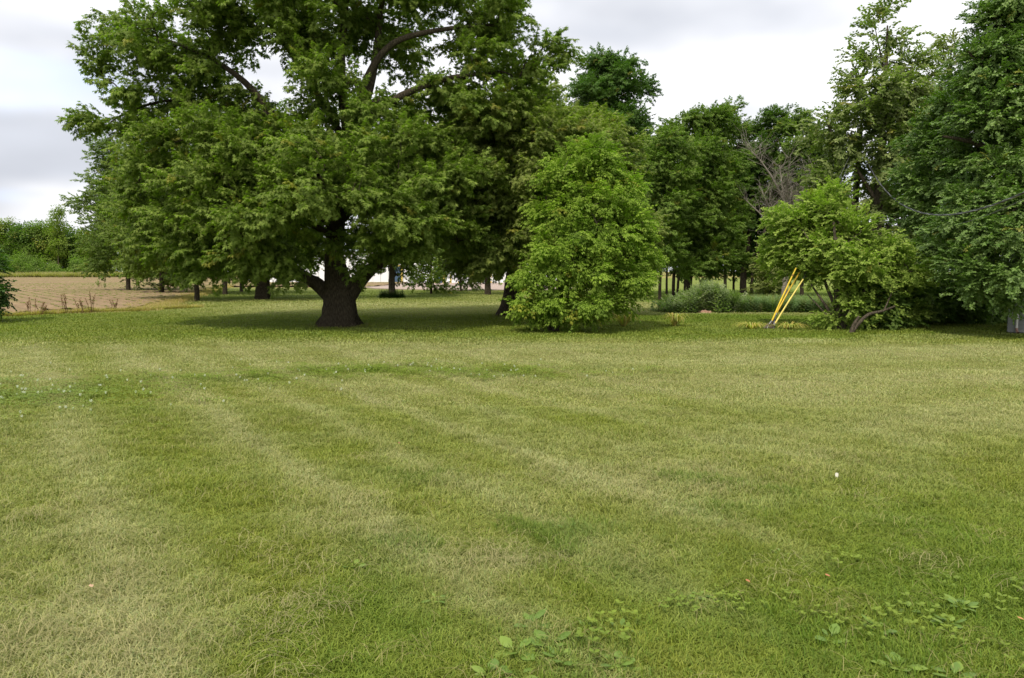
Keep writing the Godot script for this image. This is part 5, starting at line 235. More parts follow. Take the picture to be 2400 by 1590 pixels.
	{"name":"far_tree","label":"distant tree standing seen between the grove trunks","group":"far trees closing the horizon","cat":"tree","at":[62.41,0,-260],"leaf":"far","sc":1.2,"tint":[0.122,0.196,0.035,0.232,0.315,0.063],"cr":3,"m":6,"bark":1,"droop":0.35,"flare":1.3,"seed":388,"floor":0.25,
	"trunk":[[0,-0.12,0,0.28],[-0.02,1.1,0,0.24],[-0.07,3.51,0,0.19],[-0.12,5.66,0,0.13],[-0.16,7.64,0,0.05]],
	"limbs":[[[-0.05,2.41,0,0.09],[1.96,-0.04,-0.85,0.06],[3.89,1.35,-1.7,0.02]],[[-0.07,3.18,0,0.09],[0.1,1.02,2.49,0.06],[0.16,3.04,4.98,0.02]],[[-0.08,3.94,0,0.09],[-1.83,3.33,2.25,0.06],[-3.59,4.74,4.51,0.02]],[[-0.1,4.71,0,0.09],[-2.02,5.19,-0.86,0.06],[-3.98,6.55,-1.72,0.02]],[[-0.11,5.47,0,0.09],[1.12,6.84,-1.39,0.06],[2.35,8.31,-2.77,0.02]]],
	"lobes":[[4.88,1.35,-2.12,3.52,2.85,3.49,6],[-3.28,2.22,-3.4,4.69,3.26,4.63,9],[0.2,3.04,6.23,5.06,3.35,5.18,10],[1.04,3.99,-6.06,5.39,3.98,5.26,12],[-4.45,4.73,5.63,3.59,2.54,3.67,5],[5.46,5.67,-0.76,3.54,2.9,3.53,6],[-4.95,6.56,-2.15,3.41,2.59,3.38,5],[1.24,7.28,4.52,4.22,2.99,4.29,7],[2.99,8.33,-3.47,3.66,2.32,3.61,5],[-0.12,5.91,0,2.99,2.99,2.99,5],[-0.09,4.41,0,4.98,2.74,4.98,5]]},
	{"name":"far_tree","label":"distant tree standing beyond the meadow behind the yellow shrub","group":"far trees closing the horizon","cat":"tree","at":[85.1,0,-260],"leaf":"far","sc":1.2,"tint":[0.145,0.208,0.035,0.290,0.369,0.074],"cr":3,"m":6,"bark":1,"droop":0.35,"flare":1.3,"seed":395,"floor":0.25,
	"trunk":[[0,-0.12,0,0.28],[-0.04,1.53,0,0.24],[-0.14,4.92,0,0.19],[-0.23,7.95,0,0.13],[-0.31,10.73,0,0.05]],
	"limbs":[[[-0.09,3.37,0,0.09],[2.74,-0.45,-0.38,0.06],[5.41,1.54,-0.76,0.02]],[[-0.13,4.45,0,0.09],[0.57,1.88,2.22,0.06],[1.1,4.01,4.43,0.02]],[[-0.16,5.53,0,0.09],[-2.81,4.6,1.62,0.06],[-5.51,6.5,3.24,0.02]],[[-0.19,6.61,0,0.09],[-1.04,6.88,-2.27,0.06],[-1.97,9.19,-4.54,0.02]],[[-0.22,7.68,0,0.09],[0.9,9.71,-1.67,0.06],[2.02,11.68,-3.33,0.02]]],
	"lobes":[[6.78,1.54,-0.95,5.04,4.07,5.02,11],[-3.96,2.81,-3.33,5.25,3.7,5.18,11],[1.39,4,5.54,5.35,4.16,5.47,13],[1.61,5.4,-6.97,5.09,3.56,4.95,10],[-6.82,6.48,4.04,4.82,3.91,4.89,11],[6.29,7.84,-1.45,5.26,4.13,5.23,12],[-2.41,9.22,-5.68,5.74,3.64,5.61,13],[-1.27,10.13,5.33,4.34,3.17,4.43,8],[2.62,11.71,-4.17,4.88,3.27,4.8,9],[-0.26,9.03,0,3.42,3.42,3.42,6],[-0.17,5.99,0,5.69,3.98,5.69,7]]},
	{"name":"far_tree","label":"distant tree standing behind the lilac bush","group":"far trees closing the horizon","cat":"tree","at":[106.38,0,-260],"leaf":"far","sc":1.2,"tint":[0.087,0.161,0.032,0.162,0.244,0.052],"cr":3,"m":6,"bark":1,"droop":0.35,"flare":1.3,"seed":402,"floor":0.25,
	"trunk":[[0,-0.12,0,0.28],[-0.06,1.61,0,0.24],[-0.18,5.21,0,0.19],[-0.3,8.41,0,0.13],[-0.4,11.35,0,0.05]],
	"limbs":[[[-0.13,3.57,0,0.09],[2.6,-0.22,-1.86,0.06],[5.14,1.58,-3.72,0.02]],[[-0.17,4.71,0,0.09],[1.27,2.21,2.53,0.06],[2.49,4.2,5.05,0.02]],[[-0.21,5.85,0,0.09],[-3,4.5,2.3,0.06],[-5.89,6.82,4.59,0.02]],[[-0.25,6.98,0,0.09],[-1.14,7.7,-2.44,0.06],[-2.11,9.71,-4.88,0.02]],[[-0.29,8.12,0,0.09],[1.47,10.13,-1.26,0.06],[3.23,12.32,-2.53,0.02]]],
	"lobes":[[6.45,1.58,-4.65,4.58,3.57,4.5,9],[-6.45,2.92,-1.13,6.33,4.55,6.31,17],[3.12,4.18,6.32,5.01,3.65,5.14,11],[3.72,5.69,-7.54,5.84,4.75,5.67,15],[-7.28,6.79,5.74,5.88,4.37,6.01,15],[6.8,8.2,1.57,5.17,4.02,5.21,12],[-2.58,9.75,-6.1,4.99,3.26,4.87,10],[-3.5,10.69,5.62,5.73,4.7,5.86,15],[4.15,12.34,-3.16,5.45,4.31,5.39,13],[-0.33,9.34,0,3.84,3.84,3.84,8],[-0.22,6.31,0,6.4,4.23,6.4,8]]},
	{"name":"far_tree","label":"distant tree standing behind the understory shrubs","group":"far trees closing the horizon","cat":"tree","at":[130.49,0,-260],"leaf":"far","sc":1.2,"tint":[0.122,0.196,0.035,0.232,0.315,0.063],"cr":3,"m":6,"bark":1,"droop":0.35,"flare":1.3,"seed":409,"floor":0.25,
	"trunk":[[0,-0.12,0,0.28],[-0.06,1.53,0,0.24],[-0.21,4.92,0,0.19],[-0.35,7.95,0,0.13],[-0.47,10.73,0,0.05]],
	"limbs":[[[-0.15,3.37,0,0.09],[2.48,-0.29,-0.55,0.06],[4.88,1.54,-1.09,0.02]],[[-0.19,4.45,0,0.09],[0.57,1.76,2.04,0.06],[1.09,4.01,4.07,0.02]],[[-0.24,5.53,0,0.09],[-2.77,4.41,2.4,0.06],[-5.4,6.47,4.8,0.02]],[[-0.29,6.61,0,0.09],[-0.86,7.6,-2.27,0.06],[-1.48,9.19,-4.53,0.02]],[[-0.33,7.68,0,0.09],[1.27,10.06,-0.67,0.06],[2.91,11.6,-1.34,0.02]]],
	"lobes":[[6.12,1.54,-1.37,4.63,3,4.61,8],[-4.07,2.81,-3.24,4.09,2.65,4.04,7],[1.39,4,5.09,5.67,4.61,5.79,15],[3.03,5.4,-6.72,5.66,3.89,5.52,13],[-6.67,6.44,6,5.24,4.03,5.36,12],[7.29,7.83,-0.98,4.58,2.98,4.56,8],[-1.77,9.22,-5.67,3.89,2.63,3.81,6],[-4.04,10.13,5.39,5.09,3.33,5.2,10],[3.76,11.62,-1.68,3.87,2.96,3.85,6],[-0.39,9.03,0,3.42,3.42,3.42,6],[-0.26,5.99,0,5.69,3.98,5.69,7]]},
	{"name":"far_tree","label":"distant tree standing far behind the linden","group":"far trees closing the horizon","cat":"tree","at":[156.03,0,-260],"leaf":"far","sc":1.2,"tint":[0.145,0.208,0.035,0.290,0.369,0.074],"cr":3,"m":6,"bark":1,"droop":0.35,"flare":1.3,"seed":416,"floor":0.25,
	"trunk":[[0,-0.12,0,0.28],[-0.09,1.7,0,0.24],[-0.28,5.49,0,0.19],[-0.46,8.86,0,0.13],[-0.62,11.96,0,0.05]],
	"limbs":[[[-0.19,3.76,0,0.09],[3.24,-0.46,-1.21,0.06],[6.36,1.62,-2.42,0.02]],[[-0.26,4.96,0,0.09],[-1.29,1.98,2.85,0.06],[-2.61,4.38,5.71,0.02]],[[-0.32,6.16,0,0.09],[-3.56,4.81,1.07,0.06],[-6.98,7.21,2.13,0.02]],[[-0.38,7.36,0,0.09],[-1.06,8.36,-2.42,0.06],[-1.82,10.23,-4.84,0.02]],[[-0.45,8.56,0,0.09],[1.46,10.77,-1.27,0.06],[3.38,12.99,-2.54,0.02]]],
	"lobes":[[7.99,1.62,-3.02,5.28,3.65,5.22,11],[-5.1,3.05,-2.16,6.49,4.98,6.44,18],[-3.21,4.37,7.14,6.03,4.35,6.2,16],[3.93,5.99,-8.44,4.91,3.85,4.76,10],[-8.61,7.2,2.67,6.1,4.77,6.16,16],[5.48,8.61,1.94,5.99,4.07,6.03,15],[-2.17,10.27,-6.05,4.6,3.72,4.5,9],[-1.74,11.23,6.41,4.41,2.91,4.52,8],[4.4,13.02,-3.17,5.54,4.07,5.47,13],[-0.52,10.04,0,3.84,3.84,3.84,8],[-0.34,6.63,0,6.4,4.48,6.4,8]]},
]

func _ready():
	rng.seed = 11
	noise_a.seed = 3; noise_a.frequency = 0.09; noise_a.fractal_octaves = 4
	noise_b.seed = 8; noise_b.frequency = 0.45; noise_b.fractal_octaves = 4
	noise_c.seed = 21; noise_c.frequency = 2.4; noise_c.fractal_octaves = 3
	make_view()
	make_materials()
	make_ground()
	make_field()
	make_gravel_lot()
	make_building()
	make_sprays()
	for t in TREES:
		grow(t)
	make_dead_tree()
	make_utilities()
	make_shed()
	make_weeds()
	make_cars()
	make_grass()
	make_small_plants()

# ------------------------------------------------------------------ view, sky, sun
func make_view():
	var cam := Camera3D.new()
	cam.name = "camera"
	cam.position = Vector3(0, 1.6, 0)
	cam.rotation_degrees = Vector3(-5.0, 0, 0)
	cam.fov = 47.03
	cam.near = 0.05
	cam.far = 2500.0
	add_child(cam)
	cam.current = true
	var e := Environment.new()
	e.background_mode = Environment.BG_SKY
	var sm := PanoramaSkyMaterial.new()
	sm.panorama = ImageTexture.create_from_image(cloud_image())
	var sky := Sky.new()
	sky.sky_material = sm
	e.sky = sky
	e.background_energy_multiplier = 1.0
	e.tonemap_mode = Environment.TONE_MAPPER_LINEAR
	e.tonemap_exposure = 1.30
	e.sdfgi_enabled = true
	e.ssao_enabled = true
	e.ssil_enabled = true
	var we := WorldEnvironment.new()
	we.name = "environment"
	we.environment = e
	add_child(we)
	var sun := DirectionalLight3D.new()
	sun.name = "sun"
	sun.light_energy = 0.9
	sun.light_angular_distance = 5.0
	sun.light_color = Color(1.0, 0.965, 0.9)
	sun.shadow_enabled = true
	add_child(sun)
	sun.look_at_from_position(Vector3.ZERO, Vector3(0.22, -0.80, -0.56), Vector3(0, 0, 1))

func cloud_image() -> Image:
	var w := 1024
	var h := 512
	var n1 := FastNoiseLite.new()
	n1.seed = 33; n1.frequency = 0.6; n1.fractal_octaves = 6; n1.fractal_gain = 0.52
	var n2 := FastNoiseLite.new()
	n2.seed = 36; n2.frequency = 0.2; n2.fractal_octaves = 3
	var im := Image.create(w, h, false, Image.FORMAT_RGBAF)
	for j in h:
		var up := (0.5 - (j + 0.5) / h) * PI
		var y := sin(up)
		for i in w:
			var a := ((i + 0.5) / w - 0.5) * TAU
			var d := Vector3(sin(a) * cos(up), maxf(y, 0.0), -cos(a) * cos(up))
			var p := d / (d.y + 0.16) * Vector3(1, 0, 1.35)
			var v := n1.get_noise_3d(p.x, 0.0, p.z) * 0.9 + n2.get_noise_3d(p.x, 4.0, p.z) * 0.75
			var t := smoothstep(-0.42, 0.34, v)
			var thin := smoothstep(0.30, 0.52, n1.get_noise_3d(p.x * 0.8 + 9.0, 2.0, p.z * 0.8))
			var grey := Color(0.56, 0.585, 0.645)
			var white := Color(0.92, 0.92, 0.94)
			var c := grey.lerp(white, t).lerp(Color(0.72, 0.84, 1.06), thin * 0.55)
			var g := (0.92 + 0.42 * d.y) * (1.0 + 0.12 * n1.get_noise_3d(p.x * 2.2, 7.0, p.z * 2.2))
			im.set_pixel(i, j, Color(c.r * g, c.g * g, c.b * g))
	return im

# ------------------------------------------------------------------ helpers
func numbered(called: String) -> String:
	if not taken.has(called):
		taken[called] = 0
		return called
	taken[called] += 1
	return "%s_%03d" % [called, taken[called]]

func thing(called, label, category, at := Vector3.ZERO, group := "") -> Node3D:
	var o := Node3D.new()
	o.name = numbered(called)
	add_child(o)
	o.position = at
	tag(o, label, category, group)
	return o

func tag(o, label, category, group := "", kind := ""):
	o.set_meta("label", label)
	o.set_meta("category", category)
	if group != "": o.set_meta("group", group)
	if kind != "": o.set_meta("kind", kind)

func part(called, mesh, mat, parent) -> MeshInstance3D:
	var o := MeshInstance3D.new()
	o.name = called if parent != self else numbered(called)
	o.mesh = mesh
	o.material_override = mat
	parent.add_child(o, true)
	return o

func structure(called, mesh, mat) -> MeshInstance3D:
	var o := part(called, mesh, mat, self)
	o.set_meta("kind", "structure")
	return o

func swarm(called, mesh, mat, xf: Array, cols: Array, parent) -> MultiMeshInstance3D:
	var mm := MultiMesh.new()
	mm.transform_format = MultiMesh.TRANSFORM_3D
	mm.use_colors = true
	mm.mesh = mesh
	mm.instance_count = xf.size()
	for i in xf.size():
		mm.set_instance_transform(i, xf[i])
		mm.set_instance_color(i, cols[i])
	var o := MultiMeshInstance3D.new()
	o.name = called if parent != self else numbered(called)
	o.multimesh = mm
	o.material_override = mat
	parent.add_child(o, true)
	o.set_meta("kind", "stuff")
	return o

# a bag of vertices, colours and triangles that becomes one mesh
class Bag:
	var v := PackedVector3Array()
	var n := PackedVector3Array()
	var c := PackedColorArray()
	var t := PackedInt32Array()
	func tri(a, b, d, col):
		var k := v.size()
		v.append(a); v.append(b); v.append(d)
		c.append(col); c.append(col); c.append(col)
		t.append(k); t.append(k + 1); t.append(k + 2)
	func quad(a, b, d, e, col):
		var k := v.size()
		v.append(a); v.append(b); v.append(d); v.append(e)
		for i in 4: c.append(col)
		for i in [0, 1, 2, 0, 2, 3]: t.append(k + i)
	func box(lo: Vector3, hi: Vector3, col := Color.WHITE):
		var p := []
		for i in 8:
			p.append(Vector3(hi.x if i & 1 else lo.x, hi.y if i & 2 else lo.y, hi.z if i & 4 else lo.z))
		for q in [[0, 1, 3, 2], [5, 4, 6, 7], [4, 0, 2, 6], [1, 5, 7, 3], [2, 3, 7, 6], [4, 5, 1, 0]]:
			quad(p[q[0]], p[q[1]], p[q[2]], p[q[3]], col)
	func mesh() -> ArrayMesh:
		var a := []
		a.resize(Mesh.ARRAY_MAX)
		a[Mesh.ARRAY_VERTEX] = v
		if n.size() == v.size(): a[Mesh.ARRAY_NORMAL] = n
		a[Mesh.ARRAY_COLOR] = c
		a[Mesh.ARRAY_INDEX] = t
		var m := ArrayMesh.new()
		m.add_surface_from_arrays(Mesh.PRIMITIVE_TRIANGLES, a)
		return m

# smooth tube through [x, y, z, r] points; ridge > 0 gives furrows and root flare
func tube(bag: Bag, pts: Array, sides: int, sub: int, col := Color.WHITE, ridge := 0.0, cap := false):
	var ps: Array[Vector3] = []
	var rs: Array[float] = []
	var last := pts.size() - 1
	for i in last:
		var a = pts[max(i - 1, 0)]
		var b = pts[i]
		var c = pts[i + 1]
		var d = pts[min(i + 2, last)]
		for s in sub:
			var u := float(s) / sub
			ps.append(Vector3(b[0], b[1], b[2]).cubic_interpolate(Vector3(c[0], c[1], c[2]), Vector3(a[0], a[1], a[2]), Vector3(d[0], d[1], d[2]), u))
			rs.append(lerpf(b[3], c[3], u))
	ps.append(Vector3(pts[last][0], pts[last][1], pts[last][2]))
	rs.append(pts[last][3])
	var dir := (ps[1] - ps[0]).normalized()
	var side := dir.cross(Vector3(0.3, 0.1, 0.95)).normalized()
	var base := bag.v.size()
	for i in ps.size():
		var dn: Vector3 = (ps[min(i + 1, ps.size() - 1)] - ps[max(i - 1, 0)]).normalized()
		side = (side - dn * side.dot(dn)).normalized()
		var bi := dn.cross(side)
		for k in sides:
			var an := TAU * k / sides
			var o := side * cos(an) + bi * sin(an)
			var r: float = rs[i]
			if ridge > 0.0:
				r *= 1.0 + ridge * (noise_b.get_noise_3d(o.x * 7.0 + ps[i].x, ps[i].y * 0.8, o.z * 7.0 + o.y * 7.0) + 0.5 * noise_c.get_noise_3d(o.x * 3.0, ps[i].y * 0.6, o.z * 3.0 + o.y))
				if sides > 30: r *= 1.0 - 0.045 * absf(sin(an * 13.0 + 3.0 * noise_b.get_noise_2d(ps[i].y * 1.7, an)) + 0.8 * noise_c.get_noise_3d(o.x * 4.0, ps[i].y * 0.7, o.z * 4.0))
				var low := clampf(1.0 - ps[i].y / 0.9, 0.0, 1.0)
				r *= 1.0 + ridge * 1.6 * low * low * sin(an * 5.0 + 1.3 + 0.6 * sin(an * 2.0))
			bag.v.append(ps[i] + o * r)
			bag.n.append(o)
			bag.c.append(col)
	for i in ps.size() - 1:
		for k in sides:
			var a2 := base + i * sides + k
			var b2 := base + i * sides + (k + 1) % sides
			bag.t.append_array(PackedInt32Array([a2, a2 + sides, b2, b2, a2 + sides, b2 + sides]))
	if cap:
		for e in [0, ps.size() - 1]:
			var c0 := bag.v.size()
			bag.v.append(ps[e]); bag.n.append(dir if e else -dir); bag.c.append(col)
			for k in sides:
				bag.t.append_array(PackedInt32Array([c0, base + e * sides + k, base + e * sides + (k + 1) % sides]))

func noise_image(freq: float, seed_: int, lo: Color, hi: Color, octaves := 5, size := 512) -> ImageTexture:
	var n := FastNoiseLite.new()
	n.seed = seed_
	n.frequency = freq
	n.fractal_octaves = octaves
	var g := n.get_seamless_image(size, size)
	var im := Image.create(size, size, false, Image.FORMAT_RGB8)
	for y in size:
		for x in size:
			im.set_pixel(x, y, lo.lerp(hi, g.get_pixel(x, y).r))
	return ImageTexture.create_from_image(im)

func plain(col: Color, rough := 0.8, metal := 0.0) -> StandardMaterial3D:
	var m := StandardMaterial3D.new()
	m.albedo_color = col.linear_to_srgb()
	m.roughness = rough
	m.metallic = metal
	return m

func tinted(rough: float, back: Color, spec := 0.4) -> StandardMaterial3D:
	var m := StandardMaterial3D.new()
	m.vertex_color_use_as_albedo = true
	m.roughness = rough
	m.metallic_specular = spec
	m.cull_mode = BaseMaterial3D.CULL_DISABLED
	if back.r > 0.0:
		m.backlight_enabled = true
		m.backlight = back
	return m

func make_materials():
	leaf_mat = tinted(0.55, Color(0.85, 1.0, 0.5), 0.28)
	gloss_mat = tinted(0.45, Color(0.7, 0.85, 0.35), 0.4)
	for spec in [[Color(0.022, 0.018, 0.012), Color(0.17, 0.14, 0.095)], [Color(0.055, 0.045, 0.032), Color(0.18, 0.15, 0.11)]]:
		var m := StandardMaterial3D.new()
		m.albedo_texture = noise_image(0.03, 4, spec[0].linear_to_srgb(), spec[1].linear_to_srgb())
		m.uv1_triplanar = true
		m.uv1_scale = Vector3(2.2, 0.45, 2.2)
		m.roughness = 0.95
		m.metallic_specular = 0.2
		m.heightmap_enabled = true
		m.heightmap_texture = noise_image(0.045, 9, Color.BLACK, Color.WHITE, 4)
		m.heightmap_scale = 6.0
		bark_mats.append(m)

# ------------------------------------------------------------------ ground
func height(x: float, z: float) -> float:
	return 0.05 * noise_a.get_noise_2d(x * 2.0, z * 2.0) + 0.035 * noise_b.get_noise_2d(x * 0.9, z * 0.9)

func bump(x: float, z: float, cx: float, cz: float, rx: float, rz: float) -> float:
	var a := (x - cx) / rx
	var b := (z - cz) / rz
	return exp(-(a * a + b * b))

# where the ploughed field lies: positive inside
func in_field(x: float, z: float) -> float:
	var d := -z
	var near := (d - 27.3) * 0.80 - (x + 17.9) * 0.95      # the near edge, along the mown lawn
	near = d - (27.3 + (x + 17.9) * 1.24) if x < -13.0 else -1.0
	var right := (-15.0 - 0.295 * (d - 33.0)) - x              # edge beside the maples
	var back := maxf(right, minf(d - 76.0, -x - 8.0 + 0.0 * d))
	return minf(minf(near * 0.63, back), 176.0 - d)

# base colour of the turf, as it would be under any light
func turf(x: float, z: float) -> Color:
	var d := -z
	var s := x * 0.83 + d * 0.55
	var wob := noise_a.get_noise_2d(x * 1.3, z * 1.3)
	var n1 := noise_a.get_noise_2d(x * 2.2 + 40.0, z * 2.2)
	var n2 := noise_b.get_noise_2d(x * 1.6, z * 1.6)
	var n3 := noise_c.get_noise_2d(x, z)
	var dry := 0.42 + 0.20 * n1 + 0.28 * n2 + 0.25 * n3
	# swaths left by the mower
	var left := smoothstep(3.5, -2.0, x - 0.18 * d)
	for q in [[0.40, 0.20, 0.40], [1.86, 0.12, 0.5], [2.75, 0.10, 0.25], [3.65, 0.13, 0.45], [4.5, 0.1, 0.25], [5.4, 0.14, 0.4], [6.3, 0.1, 0.25], [7.3, 0.16, 0.4], [9.0, 0.16, 0.35], [1.12, 0.34, -0.45], [2.3, 0.3, -0.25], [3.2, 0.3, -0.25], [4.95, 0.35, -0.25], [6.8, 0.35, -0.22]]:
		var e: float = (s + wob * 0.12 + 0.06 * n2 - q[0] - 0.018 * d) / q[1]
		dry += 1.1 * q[2] * exp(-e * e) * left * smoothstep(22.0, 14.0, d)
	var lane2 := sin((d * 0.96 - x * 0.28 + wob * 0.7) * TAU / 2.9)
	dry += lane2 * 0.22 * (1.0 - left) * smoothstep(36.0, 12.0, d)
	var lush := 0.0
	lush += 0.6 * bump(x, z, -6.209999588161824, -9.850375911093547, 1.5, 1.2)
	lush += 0.7 * bump(x, z, -2.325301623979589, -12.40282396899928, 1.5, 0.7)
	lush += 0.45 * bump(x, z, 0.13678244846938759, -12.40282396899928, 1.6, 0.6)
	lush += 0.5 * bump(x, z, -4.499960658583564, -11.64977905698313, 1.2, 0.5)
	lush += 0.8 * bump(x, z, 8.042125597338323, -26.676542138010998, 4.2, 1.6)
	lush += 0.6 * smoothstep(5.4, 3.4, d) * smoothstep(-1.5, -0.9, x - 0.12 * (d - 3.0)) * (0.8 + 0.5 * n2)
	lush += 0.6 * smoothstep(0.6, 2.6, x) * smoothstep(6.6, 4.4, d)
	lush += 0.45 * smoothstep(16.5, 19.5, d) * smoothstep(34.0, 26.0, d) * (1.0 + 0.8 * n1)
	dry += 0.4 * bump(x, z, 1.4906930477718079, -5.935350385706173, 1.3, 0.5)
	dry += 0.12 * bump(x, z, -1.9710718856176346, -3.474922274991225, 0.5, 0.7)
	dry += 0.35 * bump(x, z, 5.356396100984476, -9.21574873355854, 2.5, 1.6)
	dry += 0.6 * bump(x, z, -0.04690460680402367, -4.161120964698754, 0.25, 0.18)
	dry += 0.35 * smoothstep(9.0, 13.0, d) * smoothstep(19.0, 15.5, d)
	dry += 0.6 * smoothstep(26.0, 30.0, d) * smoothstep(42.0, 36.0, d) * smoothstep(-14.0, -9.0, x)
	dry += 1.0 * bump(x, z, 6.10324689105517, -33.778883814027225, 2.6, 1.3)
	dry = clampf(dry - lush * 0.9, 0.0, 1.0)
	lush = clampf(lush, 0.0, 1.0)
	var green := Color(0.222, 0.250, 0.041).lerp(Color(0.152, 0.212, 0.026), clampf(lush + 0.5 * n2, 0.0, 1.0))
	var c := green.lerp(Color(0.40, 0.382, 0.185), dry * 0.8)
	var f := in_field(x, z)
	if f > -0.6:
		c = c.lerp(Color(0.46, 0.33, 0.165), smoothstep(-0.6, 0.6, f + 0.5 * n2))
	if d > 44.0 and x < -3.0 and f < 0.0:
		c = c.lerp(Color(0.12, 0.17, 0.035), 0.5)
	if d > 40.0 and x > 4.0:
		c = c.lerp(Color(0.22, 0.30, 0.06), 0.6)
	if d > 176.0:
		c = c.lerp(Color(0.40, 0.34, 0.13), 0.8)
	var k := 1.15 + 0.2 * n3
	return Color(c.r * k, c.g * k, c.b * k)

func make_ground():
	var xs: Array[float] = []
	var x := 0.0
	var step := 0.14
	while x < 900.0:
		xs.append(x)
		if x > 9.0: step *= 1.045
		x += step
	var full: Array[float] = []
	for i in range(xs.size() - 1, 0, -1): full.append(-xs[i])
	full.append_array(xs)
	var zs: Array[float] = [60.0, 30.0, 15.0, 8.0, 4.0, 1.5, 0.0, -1.2]
	var d := 2.0
	while d < 60.0:
		zs.append(-d)
		d *= 1.013
	while d < 1500.0:
		zs.append(-d)
		d *= 1.05
	var bag := Bag.new()
	var w := full.size()
	for z in zs:
		for xx in full:
			var far := smoothstep(120.0, 60.0, Vector2(xx, z).length())
			bag.v.append(Vector3(xx, height(xx, z) * far, z))
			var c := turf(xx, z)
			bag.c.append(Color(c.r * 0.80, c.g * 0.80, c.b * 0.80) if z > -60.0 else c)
	for j in zs.size() - 1:
		for i in w - 1:
			var a := j * w + i
			bag.t.append_array(PackedInt32Array([a, a + w, a + 1, a + 1, a + w, a + w + 1]))
	for i in bag.v.size(): bag.n.append(Vector3.UP)
	var m := tinted(0.95, Color(0, 0, 0), 0.15)
	m.albedo_texture = noise_image(0.06, 31, Color(0.55, 0.55, 0.5), Color(1.0, 1.0, 1.0), 6, 1024)
	m.uv1_triplanar = true
	m.uv1_world_triplanar = true
	m.uv1_scale = Vector3(0.37, 0.37, 0.37)
	var o := structure("lawn_ground", bag.mesh(), m)
	o.set_meta("label", "mown lawn and meadow ground reaching to the horizon")

func make_field():
	var bag := Bag.new()
	var along := Vector2(0.61, 0.79)      # the rows run this way (x, z)
	var cross := Vector2(0.79, -0.61)
	var ua := -260.0
	var a_list: Array[float] = []
	var a := -90.0
	while a < 60.0:
		a_list.append(a)
		a += 0.19
	var b_list: Array[float] = []
	var b := -170.0
	while b < 40.0:
		b_list.append(b)
		b += 1.1
	var w := a_list.size()
	var inside := PackedByteArray()
	for bb in b_list:
		for aa in a_list:
			var p: Vector2 = cross * aa + along * bb + Vector2(-20, -30)
			var ok := in_field(p.x, p.y) > 0.35
			inside.append(1 if ok else 0)
			var ph := fposmod(aa, 0.76) / 0.76
			var ridge := cos(ph * TAU)
			var n := noise_b.get_noise_2d(p.x * 0.8, p.y * 0.8)
			var n2 := noise_a.get_noise_2d(p.x, p.y)
			bag.v.append(Vector3(p.x, 0.14 + 0.035 * ridge + 0.02 * n + height(p.x, p.y), p.y))
			var c := Color(0.43, 0.32, 0.20).lerp(Color(0.32, 0.235, 0.15), clampf(0.5 + n, 0, 1))
			c = c.lerp(Color(0.27, 0.28, 0.10), clampf(0.12 + 0.8 * n2 + 0.25 * ridge, 0.0, 0.5))
			bag.c.append(c)
	for j in b_list.size() - 1:
		for i in w - 1:
			var k := j * w + i
			if inside[k] and inside[k + 1] and inside[k + w] and inside[k + w + 1]:
				bag.t.append_array(PackedInt32Array([k, k + w, k + 1, k + 1, k + w, k + w + 1]))
	var used := {}
	var small := Bag.new()
	for k in bag.t:
		if not used.has(k):
			used[k] = small.v.size()
			small.v.append(bag.v[k]); small.c.append(bag.c[k])
		small.t.append(used[k])
	var m := tinted(0.95, Color(0, 0, 0), 0.1)
	m.albedo_texture = noise_image(0.05, 77, Color(0.6, 0.58, 0.55), Color(1, 1, 1), 6)
	m.uv1_triplanar = true
	m.uv1_world_triplanar = true
	m.uv1_scale = Vector3(0.5, 0.5, 0.5)
	var o := structure("crop_field", small.mesh(), m)
	o.set_meta("label", "ploughed brown crop field with faint green rows")

func make_gravel_lot():
	var bag := Bag.new()
	# its near edge bows along the lawn; a tongue of grass cuts into it at one end
	var edge := [[-18.5, -88.0], [-15.0, -78.0], [-12.4, -70.0], [-9.0, -66.5], [-2.0, -64.5], [3.0, -64.0], [5.5, -68.0]]
	for i in edge.size() - 1:
		var p = edge[i]
		var q = edge[i + 1]
		for k in 6:
			var t0 := k / 6.0
			var t1 := (k + 1) / 6.0
			var row0 := []
			for e in [[t0], [t1]]:
				var x0: float = lerpf(p[0], q[0], e[0])
				var z0: float = lerpf(p[1], q[1], e[0]) + 0.25 * noise_b.get_noise_2d(x0 * 2.0, 3.0)
				row0.append(Vector3(x0, 0.06, z0))
			var c := Color(0.50, 0.41, 0.36)
			bag.quad(row0[0], row0[1], Vector3(row0[1].x, 0.06, -101.0), Vector3(row0[0].x, 0.06, -101.0), c)
			bag.quad(row0[0], row0[1], row0[1] - Vector3(0, 0.2, 0), row0[0] - Vector3(0, 0.2, 0), c)
	var m := tinted(0.95, Color(0, 0, 0), 0.1)
	m.albedo_texture = noise_image(0.08, 15, Color(0.72, 0.7, 0.68), Color(1, 1, 1), 6)
	m.uv1_triplanar = true
	m.uv1_world_triplanar = true
	m.uv1_scale = Vector3(0.4, 0.4, 0.4)
	var o := structure("gravel_lot", bag.mesh(), m)
	o.set_meta("label", "pinkish gravel lot in front of the white building")

